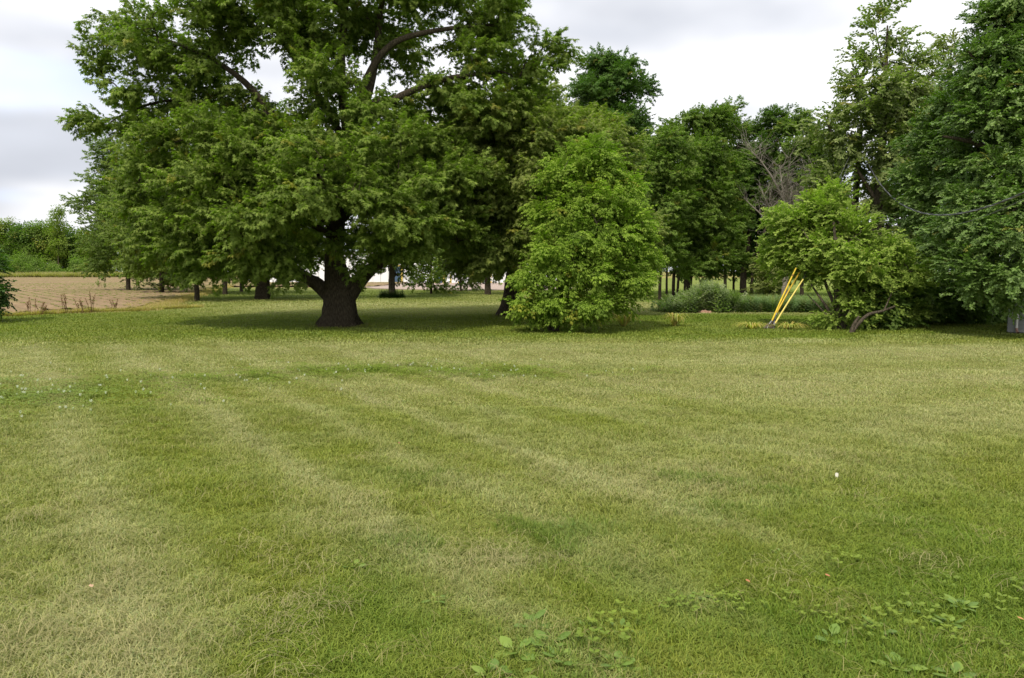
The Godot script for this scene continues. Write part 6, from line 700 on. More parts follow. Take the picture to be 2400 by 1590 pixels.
func make_building():
	var t := thing("metal_building", "long white metal building with blue doors behind the trees", "building", Vector3(-11, 0, -101))
	var white := plain(Color(0.78, 0.79, 0.80), 0.6)
	var blue := plain(Color(0.05, 0.09, 0.15), 0.5)
	var yellow := plain(Color(0.6, 0.45, 0.10), 0.5)
	var panel := Bag.new()
	panel.box(Vector3(-0.46, 0, -0.03), Vector3(0.46, 4.2, 0.03))
	panel.box(Vector3(0.462, 0, -0.03), Vector3(0.498, 4.2, 0.075))
	var pm := panel.mesh()
	var core := Bag.new()
	core.box(Vector3(-23, 0, -14), Vector3(23, 4.2, -0.04))
	part("wall", core.mesh(), white, t)
	for i in 46:
		var o := part("wall_panel", pm, white, t)
		o.position = Vector3(-22.5 + i, 0.0, 0.0)
	var roof := Bag.new()
	roof.quad(Vector3(-23.4, 4.21, 0.5), Vector3(23.4, 4.21, 0.5), Vector3(23.4, 6.1, -7), Vector3(-23.4, 6.1, -7), Color.WHITE)
	roof.quad(Vector3(-23.4, 4.21, -14.5), Vector3(23.4, 4.21, -14.5), Vector3(23.4, 6.1, -7), Vector3(-23.4, 6.1, -7), Color.WHITE)
	roof.box(Vector3(-23.4, 4.05, 0.5), Vector3(23.4, 4.205, 0.6))
	part("roof", roof.mesh(), plain(Color(0.45, 0.50, 0.56), 0.5, 0.3), t)
	for x in [-3.9, 1.6, 7.6]:
		var d := Bag.new()
		d.box(Vector3(x - 0.5, 0.02, 0.08), Vector3(x + 0.5, 2.1, 0.13))
		var dm := part("door", d.mesh(), blue, t)
		var fr := Bag.new()
		fr.box(Vector3(x + 0.505, 0.0, 0.06), Vector3(x + 0.78, 2.2, 0.16))
		fr.box(Vector3(x - 0.62, 0.0, 0.06), Vector3(x - 0.505, 2.2, 0.16))
		fr.box(Vector3(x - 0.62, 2.203, 0.06), Vector3(x + 0.78, 2.34, 0.16))
		part("door_frame", fr.mesh(), yellow, dm)
		var h := Bag.new()
		h.box(Vector3(x + 0.36, 1.0, 0.132), Vector3(x + 0.42, 1.15, 0.19))
		part("handle", h.mesh(), white, dm)
	for k in 3:
		var p := thing("bollard", ["yellow bollard beside the blue door nearest the thin sapling", "yellow bollard at the middle of the gravel lot", "yellow bollard nearest the pale car"][k], "bollard", Vector3([-8.4, -7.6, -6.7][k], 0.05, -96.0 - k), "yellow bollards on the gravel")
		var bb := Bag.new()
		tube(bb, [[0, -0.1, 0, 0.11], [0, 1.0, 0, 0.11], [0, 1.08, 0, 0.08], [0, 1.1, 0, 0.02]], 10, 2)
		part("post", bb.mesh(), yellow, p)
		var band := Bag.new()
		tube(band, [[0, 0.7, 0, 0.116], [0, 0.85, 0, 0.116]], 10, 1)
		part("band", band.mesh(), plain(Color(0.06, 0.06, 0.06)), p)

# ------------------------------------------------------------------ leaves
func leaf_shape(bag: Bag, at: Vector3, dir: Vector3, up: Vector3, size: float, half: Array, wide: float, bend: float, col: Color, centre := 0.32):
	var side := dir.cross(up).normalized()
	var nrm := side.cross(dir).normalized()
	var put := func(p) -> Vector3:
		var l: float = p[0]
		var s: float = p[1] * wide
		return at + (dir * l + side * s - nrm * (bend * l * l + 0.18 * absf(s))) * size
	var mid = put.call([centre, 0.0]) + nrm * 0.0
	for sgn in [1.0, -1.0]:
		for i in half.size() - 1:
			var a = put.call([half[i][0], half[i][1] * sgn])
			var b = put.call([half[i + 1][0], half[i + 1][1] * sgn])
			bag.tri(mid, a, b, col)

func make_sprays():
	var maple := [[0.0, 0.0], [0.04, 0.42], [0.27, 0.16], [0.58, 0.55], [0.54, 0.14], [1.0, 0.0]]
	var oval := [[0.0, 0.0], [0.30, 0.34], [0.62, 0.28], [1.0, 0.0]]
	rng.seed = 5
	# maple: leaves along a short shoot, a drooping tuft at its end
	var bag := Bag.new()
	for i in 20:
		var tip := i >= 9
		var t := (0.85 + 0.2 * rng.randf()) if tip else 0.1 + 0.09 * i
		var a := i * 2.4 + rng.randf() * 0.6
		var out := Vector3(cos(a), -0.15 + 0.8 * rng.randf(), sin(a) + (0.35 if tip else 0.1)).normalized()
		var at := Vector3(0, 0.015 * sin(t * 3.0), 0.24 * t) + out * (0.02 + 0.07 * rng.randf())
		var dir := (out + Vector3(0, -0.25 - 0.75 * rng.randf(), 0)).normalized()
		var y := rng.randf()
		var col := Color(0.82, 0.86, 0.9).lerp(Color(1.75, 1.45, 1.2), y * y * (1.0 if tip else 0.35))
		leaf_shape(bag, at, dir, Vector3(rng.randf() - 0.5, 0.9, rng.randf() - 0.5) + out * 0.6, 0.09 + 0.05 * rng.randf(), maple, 0.95, 0.35, col)
	spray["maple"] = bag.mesh()
	# pinnate: compound leaves
	bag = Bag.new()
	for i in 8:
		var a := i * 2.4 + rng.randf()
		var out := Vector3(cos(a), 0.45 - 0.3 * rng.randf(), sin(a) * 0.7 + 0.6).normalized()
		var at := Vector3(0, 0, 0.055 * i)
		var y := rng.randf()
		var col := Color(1, 1, 1).lerp(Color(1.35, 1.2, 1.1), y * y)
		for k in 3:
			var p := at + out * (0.07 + 0.075 * k) + Vector3(0, -0.03 * k * k, 0)
			for sg in [-1.0, 1.0]:
				var sd = out.cross(Vector3.UP).normalized() * sg
				leaf_shape(bag, p, (out * 0.5 + sd * 0.7 + Vector3(0, -0.55, 0)).normalized(), Vector3(rng.randf() - 0.5, 1, rng.randf() - 0.5), 0.10, oval, 0.72, 0.3, col, 0.45)
		leaf_shape(bag, at + out * 0.25 + Vector3(0, -0.12, 0), (out + Vector3(0, -0.9, 0)).normalized(), Vector3.UP, 0.115, oval, 0.78, 0.25, col, 0.45)
	spray["pinnate"] = bag.mesh()
	# ovate leaves on a twig
	bag = Bag.new()
	for i in 22:
		var t := (i + 0.5) / 22.0
		var a := i * 2.4 + rng.randf() * 0.7
		var out := Vector3(cos(a), 0.3 * rng.randf(), sin(a) * 0.6 + 0.5).normalized()
		var at := Vector3(0, 0.03 * sin(t * 3.0), 0.46 * t) + out * 0.03
		var dir := (out + Vector3(rng.randf() - 0.5, 0.1 - 1.0 * rng.randf(), rng.randf() - 0.5)).normalized()
		var y := rng.randf()
		leaf_shape(bag, at, dir, Vector3(rng.randf() - 0.5, 0.8, rng.randf() - 0.5) + out * 0.3, 0.08 + 0.03 * rng.randf(), oval, 1.1, 0.2, Color(1, 1, 1).lerp(Color(1.4, 1.3, 1.25), y * y), 0.45)
	spray["ovate"] = bag.mesh()
	# leaf masses of distant trees
	bag = Bag.new()
	for i in 30:
		var p := Vector3(rng.randfn(), rng.randfn() * 0.7, rng.randfn()) * 0.55
		var dir := (p.normalized() + Vector3(rng.randf() - 0.5, -0.4, rng.randf() - 0.5)).normalized()
		var y := rng.randf()
		leaf_shape(bag, p, dir, Vector3(0, 1, 0.2), 0.42, oval, 1.1, 0.2, Color(1, 1, 1).lerp(Color(1.3, 1.25, 1.2), y * y), 0.45)
	spray["far"] = bag.mesh()

func grow(s: Dictionary):
	rng.seed = s.seed
	var root := thing(s.name, s.label, s.cat, Vector3(s.at[0], 0, s.at[2]), s.group)
	var far: bool = s.leaf == "far"
	var bm: Material = bark_mats[s.bark]
	var big: bool = s.trunk[0][3] > 0.3
	var bag := Bag.new()
	var tr: Array = s.trunk
	tube(bag, tr, 56 if big else 10, 8 if big else 3, Color.WHITE, 0.10 if big else 0.04)
	part("trunk", bag.mesh(), bm, root)
	var pos: Array[Vector3] = []
	var par: Array[int] = []
	var rad: Array[float] = []
	var chains: Array = [tr]
	for l in s.limbs:
		chains.append(l)
		bag = Bag.new()
		tube(bag, l, 10 if big else 6, 4, Color.WHITE, 0.06)
		part("limb", bag.mesh(), bm, root)
	for l in chains:
		for i in l.size() - 1:
			var a := Vector3(l[i][0], l[i][1], l[i][2])
			var b := Vector3(l[i + 1][0], l[i + 1][1], l[i + 1][2])
			if l == tr and i < l.size() * 0.4: continue
			var steps := maxi(1, int(a.distance_to(b) / 0.35))
			for k in steps:
				pos.append(a.lerp(b, float(k) / steps)); par.append(-1); rad.append(l[i][3])
	var clumps: Array = []
	var centre := Vector3.ZERO
	for o in s.lobes:
		for k in int(o[6]):
			var dv := Vector3(rng.randfn(), rng.randfn(), rng.randfn()).normalized()
			if dv.y < -0.35 and rng.randf() < 0.45: dv.y = -dv.y
			var r := pow(rng.randf(), 0.42)
			var p := Vector3(o[0] + dv.x * o[3] * r, o[1] + dv.y * o[4] * r, o[2] + dv.z * o[5] * r)
			p.y = maxf(p.y, s.floor + rng.randf() * 0.15)
			var best := 1e9
			for q in range(0, pos.size(), 2):
				best = minf(best, pos[q].distance_squared_to(p))
			clumps.append([best, p, Vector3(o[0], o[1], o[2])])
	clumps.sort_custom(func(a, b): return a[0] < b[0])
	var xf: Array = []
	var cols: Array = []
	var ca := Color(s.tint[0], s.tint[1], s.tint[2])
	var cb := Color(s.tint[3], s.tint[4], s.tint[5])
	var twigs := Bag.new()
	var runs: Array = []
	for c in clumps:
		var p: Vector3 = c[1]
		var out := Vector3(p.x, 0.0, p.z).normalized()
		if not far:
			var best := 1e9
			var at := 0
			for q in pos.size():
				var e := pos[q]
				var dd := e.distance_squared_to(p)
				if dd < best:
					var rise := e.y - p.y
					if rise > 0.3: dd *= 1.0 + rise
					if dd < best:
						best = dd; at = q
			var from := pos[at]
			var len := from.distance_to(p)
			if len > 0.02: out = (out * 0.5 + (p - from) / len).normalized()
			var ctl := from.lerp(p, 0.5) + Vector3(0, 0.16 * len, 0) + Vector3(rng.randf() - 0.5, 0, rng.randf() - 0.5) * len * 0.25
			var steps := clampi(int(len / 0.35) + 1, 2, 7)
			var run := [at]
			for k in range(1, steps + 1):
				var t := float(k) / steps
				pos.append(from.lerp(ctl, t).lerp(ctl.lerp(p, t), t))
				par.append(run[run.size() - 1]); rad.append(0.0)
				run.append(pos.size() - 1)
			runs.append(run)
		else:
			out = (p - c[2]).normalized()
		var young := rng.randf()
		var base := ca.lerp(cb, young)
		var r: float = s.cr
		for k in int(s.m):
			var o := (Vector3(rng.randfn(), rng.randfn() * 0.62, rng.randfn()) * r * 0.72).limit_length(r * 1.15)
			var dir := (out * 0.7 + o.normalized() * 0.8 + Vector3(0, -s.droop + 0.25, 0) + Vector3(rng.randf() - 0.5, rng.randf() - 0.5, rng.randf() - 0.5) * 0.6).normalized()
			var up := (Vector3.UP + Vector3(rng.randf() - 0.5, 0, rng.randf() - 0.5) * 0.9)
			var x := up.cross(dir).normalized()
			var y := dir.cross(x)
			var sc: float = s.sc * (0.75 + 0.5 * rng.randf())
			var q := p + o - dir * 0.2 * sc
			q.y = maxf(q.y, s.floor * 0.6)
			xf.append(Transform3D(Basis(x * sc, y * sc, dir * sc), q))
			var j := 0.82 + 0.36 * rng.randf()
			var cc := base.lerp(ca.lerp(cb, rng.randf()), 0.6)
			if rng.randf() < 0.02: cc = cc.lerp(Color(0.34, 0.27, 0.04), 0.5)
			cols.append(Color(cc.r * j, cc.g * j, cc.b * j))
	if not far:
		var burden := PackedFloat32Array()
		burden.resize(pos.size())
		for run in runs:
			burden[run[run.size() - 1]] += 1.0
		for q in range(pos.size() - 1, -1, -1):
			if par[q] >= 0: burden[par[q]] += burden[q]
		for run in runs:
			var pts := []
			for k in run.size():
				var q: int = run[k]
				var rr := 0.0065 * sqrt(maxf(burden[run[1]] if k == 0 else burden[q], 1.0))
				pts.append([pos[q].x, pos[q].y, pos[q].z, rr if k < run.size() - 1 or burden[q] > 1.0 else 0.003])
			tube(twigs, pts, 4, 1)
		var tw := part("twigs", twigs.mesh(), bm, root)
		tw.set_meta("kind", "stuff")
	swarm("crown", spray[s.leaf], gloss_mat if s.name == "linden_tree" else leaf_mat, xf, cols, root)

# ------------------------------------------------------------------ the bare dead tree
func make_dead_tree():
	rng.seed = 61
	var base := Vector3(13.29, 0, -38.19)
	var t := thing("dead_tree", "bare dead tree with pinkish grey twigs fanning above the lilac bush", "tree", base)
	var m = bark_mats[1].duplicate()
	m.albedo_texture = noise_image(0.04, 44, Color(0.20, 0.18, 0.145).linear_to_srgb(), Color(0.42, 0.38, 0.31).linear_to_srgb())
	var bag := Bag.new()
	tube(bag, [[0, -0.1, 0, 0.2], [0.02, 0.3, 0, 0.15], [0.06, 1.8, 0.1, 0.13], [0.0, 3.4, 0, 0.10], [-0.1, 5.2, 0, 0.05]], 10, 3, Color.WHITE, 0.05)
	part("trunk", bag.mesh(), m, t)
	var tips: Array = []
	for i in 14:
		var a := i * 2.4
		var sp := 0.7 + 1.3 * rng.randf()
		var y0 := 2.4 + 2.4 * rng.randf()
		var p0 := Vector3(0.03, y0, 0)
		var p1 := p0 + Vector3(cos(a) * sp * 0.6, 1.2 + 0.5 * rng.randf(), sin(a) * sp * 0.5)
		var p2 := p1 + Vector3(cos(a) * sp * 0.9 + (rng.randf() - 0.5) * 0.3, 1.1 + 0.6 * rng.randf(), sin(a) * sp * 0.8)
		bag = Bag.new()
		tube(bag, [[p0.x, p0.y, p0.z, 0.05], [p1.x, p1.y, p1.z, 0.035], [p2.x, p2.y, p2.z, 0.01]], 6, 4, Color.WHITE, 0.05)
		part("limb", bag.mesh(), m, t)
		tips.append([p0, p1, p2])
	bag = Bag.new()
	for l in tips:
		for k in 26:
			var u := 0.15 + 0.85 * rng.randf()
			var p: Vector3 = l[0].lerp(l[1], u * 2.0) if u < 0.5 else l[1].lerp(l[2], u * 2.0 - 1.0)
			var v := Vector3(rng.randfn(), 0.7 + rng.randf(), rng.randfn()).normalized() * (0.45 + 0.8 * rng.randf())
			var q := p + v * 0.5 + Vector3(rng.randf() - 0.5, 0.0, rng.randf() - 0.5) * 0.12
			var e := p + v
			tube(bag, [[p.x, p.y, p.z, 0.012], [q.x, q.y, q.z, 0.009], [e.x, e.y, e.z, 0.004]], 4, 1)
			for j in 3:
				var f := q.lerp(e, rng.randf())
				var g := f + (v.normalized() + Vector3(rng.randfn(), rng.randfn() * 0.5, rng.randfn()) * 0.6) * (0.2 + 0.3 * rng.randf())
				tube(bag, [[f.x, f.y, f.z, 0.006], [g.x, g.y, g.z, 0.003]], 3, 1)
	var tw := part("twigs", bag.mesh(), m, t)
	tw.set_meta("kind", "stuff")
	# the fallen log leaning out of the lilac
	var g0 := Vector3(8.88, 0, -20.34)
	var log := thing("leaning_log", "bare brown log leaning out of the lilac bush foot", "log", g0)
	bag = Bag.new()
	tube(bag, [[0, -0.05, 0, 0.06], [0.17, 0.22, 0.02, 0.05], [0.45, 0.46, -0.03, 0.042], [0.8, 0.56, 0.02, 0.034], [1.12, 0.68, 0, 0.022]], 9, 4, Color.WHITE, 0.08, true)
	part("stem", bag.mesh(), bark_mats[1], log)
	bag = Bag.new()
	tube(bag, [[0.0, -0.02, 0.02, 0.07], [0.06, 0.2, 0.02, 0.05], [0.18, 0.42, 0.03, 0.03]], 8, 3, Color.WHITE, 0.08, true)
	part("stub", bag.mesh(), bark_mats[1], log)
	bag = Bag.new()
	tube(bag, [[0.85, 0.6, 0, 0.025], [1.0, 0.85, -0.1, 0.018], [1.12, 1.15, -0.1, 0.008]], 6, 3, Color.WHITE, 0.05)
	part("side_branch", bag.mesh(), bark_mats[1], log)

# ------------------------------------------------------------------ pole, guy guards, cables
func make_utilities():
	var wood = bark_mats[1]
	var steel := plain(Color(0.22, 0.22, 0.22), 0.5, 0.6)
	var base := Vector3(14.36, 0, -33)
	var t := thing("utility_pole", "weathered wooden utility pole with transformer among the trees", "pole", base)
	var bag := Bag.new()
	tube(bag, [[-0.08, -0.3, 0, 0.15], [0.0, 3.5, 0, 0.135], [0.07, 6.0, 0, 0.12], [0.09, 7.5, 0, 0.115]], 12, 4, Color.WHITE, 0.02, true)
	part("shaft", bag.mesh(), wood, t)
	bag = Bag.new()
	tube(bag, [[-0.22, 6.45, 0.1, 0.03], [-0.22, 6.46, 0.1, 0.2], [-0.22, 7.15, 0.1, 0.2], [-0.22, 7.2, 0.1, 0.12], [-0.22, 7.24, 0.1, 0.03]], 14, 2, Color.WHITE, 0.0, true)
	part("transformer", bag.mesh(), plain(Color(0.05, 0.055, 0.06), 0.6), t)
	bag = Bag.new()
	bag.box(Vector3(-0.05, 6.6, -0.03), Vector3(0.0, 7.0, 0.1))
	part("bracket", bag.mesh(), steel, t)
	for k in 2:
		bag = Bag.new()
		var ix: float = [-0.30, -0.14][k]
		tube(bag, [[ix, 7.2, 0.1, 0.03], [ix, 7.28, 0.1, 0.045], [ix, 7.36, 0.1, 0.02]], 8, 2)
		part("insulator", bag.mesh(), plain(Color(0.35, 0.33, 0.3), 0.2), t)
	var head := base + Vector3(0.10, 7.0, 0.1)
	var spec := [[Vector3(6.97, -0.02, -21.4), Vector3(7.19, 0.23, -21.5), Vector3(7.88, 1.68, -21.7), "leftmost yellow guy guard, thick plastic over the anchor rod"], [Vector3(7.2, 0, -21.5), Vector3(7.38, 0.43, -21.7), Vector3(8.24, 1.76, -22.1), "tallest yellow guy guard, middle one of the three"], [Vector3(7.19, 0.02, -21.4), Vector3(7.28, 0.16, -21.5), Vector3(8.05, 1.37, -21.6), "rightmost yellow guy guard, palest and leaning most"]]
	var yel := [Color(0.76, 0.54, 0.03), Color(0.76, 0.50, 0.03), Color(0.80, 0.66, 0.16)]
	for k in 3:
		var foot: Vector3 = spec[k][0]
		foot.y = 0.0
		var a: Vector3 = spec[k][1] - foot
		var b: Vector3 = spec[k][2] - foot
		var g := thing("guy_guard", spec[k][3], "guy guard", foot, "yellow guy wire guards")
		bag = Bag.new()
		var mid := a.lerp(b, 0.5) + Vector3(-0.012, 0.0, 0)
		tube(bag, [[a.x, a.y, a.z, 0.023], [mid.x, mid.y, mid.z, 0.023], [b.x, b.y, b.z, 0.019]], 10, 6, Color.WHITE, 0.0, true)
		var ym := plain(Color.WHITE, 0.55)
		ym.albedo_texture = noise_image(0.02, 50 + k, (yel[k] * 0.62).linear_to_srgb(), (yel[k] * 1.12).linear_to_srgb(), 5, 128)
		ym.uv1_triplanar = true
		ym.uv1_scale = Vector3(3, 1.2, 3)
		part("sleeve", bag.mesh(), ym, g)
		if k < 2:
			bag = Bag.new()
			var c0 := a.lerp(b, 0.84)
			var c1 := a.lerp(b, 0.875)
			tube(bag, [[c0.x, c0.y, c0.z, 0.027], [c1.x, c1.y, c1.z, 0.027]], 10, 1, Color.WHITE, 0.0, true)
			part("collar", bag.mesh(), plain(Color(0.25, 0.13, 0.02), 0.6), g)
		bag = Bag.new()
		tube(bag, [[0, -0.15, 0, 0.02], [a.x * 0.5, a.y * 0.5, a.z * 0.5, 0.02], [a.x, a.y, a.z, 0.018]], 6, 2)
		part("anchor_rod", bag.mesh(), steel, g)
		bag = Bag.new()
		tube(bag, [[a.x * 0.05, 0.0, a.z, 0.05], [a.x * 0.6, a.y * 0.6, a.z * 0.6, 0.045]], 7, 1, Color.WHITE, 0.0, true)
		part("clamp", bag.mesh(), plain(Color(0.09, 0.07, 0.055), 0.9), g)
		bag = Bag.new()
		var e := head - foot + Vector3(-0.14, -0.25 * k, 0)
		tube(bag, [[b.x, b.y, b.z, 0.006], [e.x, e.y, e.z, 0.006]], 5, 1)
		part("guy_wire", bag.mesh(), steel, g)
	# service cable: two insulated strands twisted round a bare one
	var far_end := base + Vector3(0.2, 6.5, 0.14)
	var near_end := Vector3(4.72, 4.12, -2.75)
	cable("service_cable", "thick twisted service cable sagging from the pole past the linden", far_end, near_end, 2.45, true)
	cable("telephone_cable", "thin telephone cable sagging just below the twisted one", base + Vector3(0.2, 4.43, 0.14), Vector3(6.75, 4.8, -4.71), 1.91, false)

func cable(called, label, a: Vector3, b: Vector3, sag: float, twisted: bool):
	var t := thing(called, label, "cable", a)
	var n := 260 if twisted else 60
	var strands := 3 if twisted else 1
	for s in strands:
		var pts := []
		for i in n + 1:
			var u := float(i) / n
			var p := (b - a) * u - Vector3(0, sag * 4.0 * u * (1.0 - u), 0)
			if twisted:
				var an := u * 26.0 * 7.0 + s * TAU / 3.0
				p += Vector3(cos(an) * 0.7, sin(an), cos(an) * 0.7) * 0.012
			pts.append([p.x, p.y, p.z, 0.009 if twisted else 0.007])
		var bag := Bag.new()
		tube(bag, pts, 6, 1)
		part("strand", bag.mesh(), plain(Color(0.32, 0.33, 0.35), 0.35, 0.7) if s == 0 and twisted else plain(Color(0.035, 0.035, 0.04) if twisted else Color(0.07, 0.075, 0.07), 0.5), t)

# ------------------------------------------------------------------ shed
func make_shed():
	var c := Vector3(12.75, 0, -20)
	var t := thing("garden_shed", "grey lap sided shed corner under the linden boughs", "shed", c)
	t.rotation_degrees.y = -33.0
	var grey := plain(Color(0.20, 0.205, 0.20), 0.85)
	var dark := plain(Color(0.20, 0.20, 0.20), 0.8)
	var white := plain(Color(0.62, 0.60, 0.57), 0.6)
	var core := Bag.new()
	core.box(Vector3(0.03, 0, -2.6), Vector3(3.2, 2.0, -0.03))
	part("frame", core.mesh(), dark, t)
	var pl := Bag.new()
	var w := 3.2
	for k in 2:
		var z0 := 0.0
		pl = Bag.new()
		if k == 0:
			pl.quad(Vector3(0, 0, 0.016), Vector3(w, 0, 0.016), Vector3(w, 0.105, -0.004), Vector3(0, 0.105, -0.004), Color.WHITE)
			pl.quad(Vector3(0, 0, 0.016), Vector3(w, 0, 0.016), Vector3(w, 0, -0.03), Vector3(0, 0, -0.03), Color.WHITE)
		else:
			pl.quad(Vector3(-0.016, 0, 0), Vector3(-0.016, 0, -2.6), Vector3(0.004, 0.105, -2.6), Vector3(0.004, 0.105, 0), Color.WHITE)
			pl.quad(Vector3(-0.016, 0, 0), Vector3(-0.016, 0, -2.6), Vector3(0.03, 0, -2.6), Vector3(0.03, 0, 0), Color.WHITE)
		var pm := pl.mesh()
		for i in 19:
			var o := part("siding_board", pm, grey, t)
			o.position.y = 0.04 + i * 0.1
	var ds := Bag.new()
	tube(ds, [[0.2, 0.12, 0.07, 0.028], [0.2, 1.0, 0.06, 0.028], [0.2, 1.96, 0.06, 0.028]], 8, 2)
	part("downspout", ds.mesh(), white, t)
	var el := Bag.new()
	tube(el, [[0.2, 0.14, 0.07, 0.03], [0.21, 0.06, 0.1, 0.03], [0.24, 0.03, 0.2, 0.03]], 8, 2)
	part("elbow", el.mesh(), plain(Color(0.30, 0.17, 0.13)), t)
	var roof := Bag.new()
	roof.quad(Vector3(-0.2, 1.98, 0.3), Vector3(3.4, 1.98, 0.3), Vector3(3.4, 2.7, -1.3), Vector3(-0.2, 2.7, -1.3), Color.WHITE)
	roof.quad(Vector3(-0.2, 1.98, -2.9), Vector3(3.4, 1.98, -2.9), Vector3(3.4, 2.7, -1.3), Vector3(-0.2, 2.7, -1.3), Color.WHITE)
	part("roof", roof.mesh(), plain(Color(0.09, 0.09, 0.09)), t)
	var wd := Bag.new()
	wd.box(Vector3(0.06, 0.85, 0.02), Vector3(0.17, 1.12, 0.035))
	var win := part("vent", wd.mesh(), plain(Color(0.03, 0.04, 0.05), 0.2), t)
	var hd := Bag.new()
	hd.box(Vector3(0.04, 1.125, 0.015), Vector3(0.19, 1.15, 0.06))
	part("vent_cap", hd.mesh(), white, win)

# ------------------------------------------------------------------ weeds, dirt, lilies, dry fringe
func make_weeds():
	rng.seed = 91
	# stalky weed plant: upright stem with narrow leaves
	var bag := Bag.new()
	var oval := [[0.0, 0.0], [0.35, 0.16], [0.7, 0.12], [1.0, 0.0]]
	for i in 26:
		var t := (i + 0.5) / 26.0
		var a := i * 2.4
		var out := Vector3(cos(a), 0.5 - 0.5 * t + 0.3, sin(a)).normalized()
		leaf_shape(bag, Vector3(0, t, 0), out, Vector3.UP, 0.24 * (1.1 - 0.7 * t), oval, 1.0, 0.35, Color(1, 1, 1).lerp(Color(1.25, 1.15, 1.2), rng.randf()), 0.5)
	bag.quad(Vector3(-0.008, 0, 0), Vector3(0.008, 0, 0), Vector3(0.004, 1.05, 0), Vector3(-0.004, 1.05, 0), Color(0.8, 0.8, 0.6))
	var weed := bag.mesh()
	var xf := []
	var cols := []
	var c0 := Vector3(7.63, 0, -29.97)
	for i in 650:
		var q := Vector2(rng.randfn() * 0.42, rng.randfn() * 0.5)
		if q.length() > 1.2: continue
		var p := c0 + Vector3(q.x * 1.9, 0, -1.0 + q.y * 1.3)
		if p.z > c0.z + 0.1 or (absf(p.x - c0.x + 0.12) < 0.34 and p.z > c0.z - 0.5): continue
		var h := (0.85 * exp(-pow((p.x - c0.x - 0.2) / 1.1, 2.0)) + 0.26) * (0.6 + 0.6 * rng.randf())
		xf.append(Transform3D(Basis(Vector3.UP, rng.randf() * TAU).rotated(Vector3.RIGHT, rng.randfn() * 0.12).scaled(Vector3(0.9, h, 0.9)), p))
		var k := 0.8 + 0.4 * rng.randf()
		cols.append((Color(0.29, 0.36, 0.18) if rng.randf() < 0.7 else Color(0.40, 0.43, 0.25)) * k)
	var mound := thing("weed_mound", "grey green mound of tall weeds before the grove", "weeds")
	mound.set_meta("kind", "stuff")
	swarm("stalks", weed, leaf_mat, xf, cols, mound)
	xf = []
	cols = []
	for i in 900:
		var qx := rng.randfn() * 0.42
		var p := c0 + Vector3(qx * 1.9, 0, -1.0 + rng.randfn() * 0.6)
		if p.z > c0.z - 0.05 or (absf(p.x - c0.x + 0.12) < 0.4 and p.z > c0.z - 0.5): continue
		var top := (0.75 * exp(-pow((p.x - c0.x - 0.2) / 1.1, 2.0)) + 0.2) * (0.75 + 0.35 * noise_b.get_noise_2d(p.x * 2.0, p.z * 2.0))
		p.y = top * sqrt(rng.randf())
		var dir := Vector3(rng.randfn() * 0.7, 0.5 + rng.randf(), rng.randfn() * 0.7).normalized()
		var x := Vector3(0.3, 1, 0.1).cross(dir).normalized()
		var sc := 0.55 + 0.4 * rng.randf()
		xf.append(Transform3D(Basis(x * sc, dir.cross(x) * sc, dir * sc), p))
		cols.append(Color(0.20, 0.28, 0.09).lerp(Color(0.34, 0.38, 0.20), rng.randf()))
	swarm("leaves", spray["ovate"], leaf_mat, xf, cols, mound)
	var o: MultiMeshInstance3D
	xf = []
	cols = []
	var c1 := Vector3(10.59, 0, -29.97)
	for i in 1700:
		var p := c1 + Vector3((rng.randf() - 0.5) * 3.4, 0, 0.1 - rng.randf() * 2.6)
		var h := 0.52 * (0.6 + 0.7 * rng.randf())
		xf.append(Transform3D(Basis(Vector3.UP, rng.randf() * TAU).rotated(Vector3.RIGHT, rng.randfn() * 0.18).scaled(Vector3(0.8, h, 0.8)), p))
		var k := 0.8 + 0.4 * rng.randf()
		cols.append((Color(0.27, 0.37, 0.17) if rng.randf() < 0.75 else Color(0.40, 0.38, 0.17)) * k)
	o = swarm("tall_grass", weed, leaf_mat, xf, cols, self)
	tag(o, "strip of tall blue green weeds behind the yellow guards", "weeds", "", "stuff")
	# bare reddish earth at the foot of the mound
	bag = Bag.new()
	var e := c0 + Vector3(-0.12, 0, -0.25)
	for j in 9:
		for i in 13:
			var x := (i - 6) / 6.0
			var z := (j - 4) / 4.0
			var r := maxf(0.0, 1.0 - x * x - z * z)
			bag.v.append(Vector3(x * 0.3, -0.06 + 0.13 * sqrt(r) + 0.06 * noise_c.get_noise_2d(x * 3.0, z * 3.0), z * 0.3))
			bag.c.append(Color(0.26, 0.14, 0.10).lerp(Color(0.38, 0.25, 0.18), 0.5 + noise_c.get_noise_2d(x * 2.0 + 9.0, z * 2.0)))
	for j in 8:
		for i in 12:
			var a := j * 13 + i
			bag.t.append_array(PackedInt32Array([a, a + 1, a + 13, a + 1, a + 14, a + 13]))
	var dm := part("dirt_pile", bag.mesh(), tinted(0.95, Color(0, 0, 0), 0.1), self)
	dm.position = e
	tag(dm, "small heap of reddish bare earth at the foot of the weed mound", "dirt pile")
	# day lily clumps: arching straps
	var spots := [[Vector3(3.24, 0, -22.55), 1.0, "arching yellow green lily clump beside the box elder skirt"], [Vector3(4.73, 0, -22.55), 1.0, "arching yellow green lily clump alone in the open grass"], [Vector3(6.55, 0, -21.23), 0.55, "flattened yellow lily clump left of the guy anchors"], [Vector3(7.65, 0, -21.39), 0.62, "wide flattened lily clump right of the guy anchors"]]
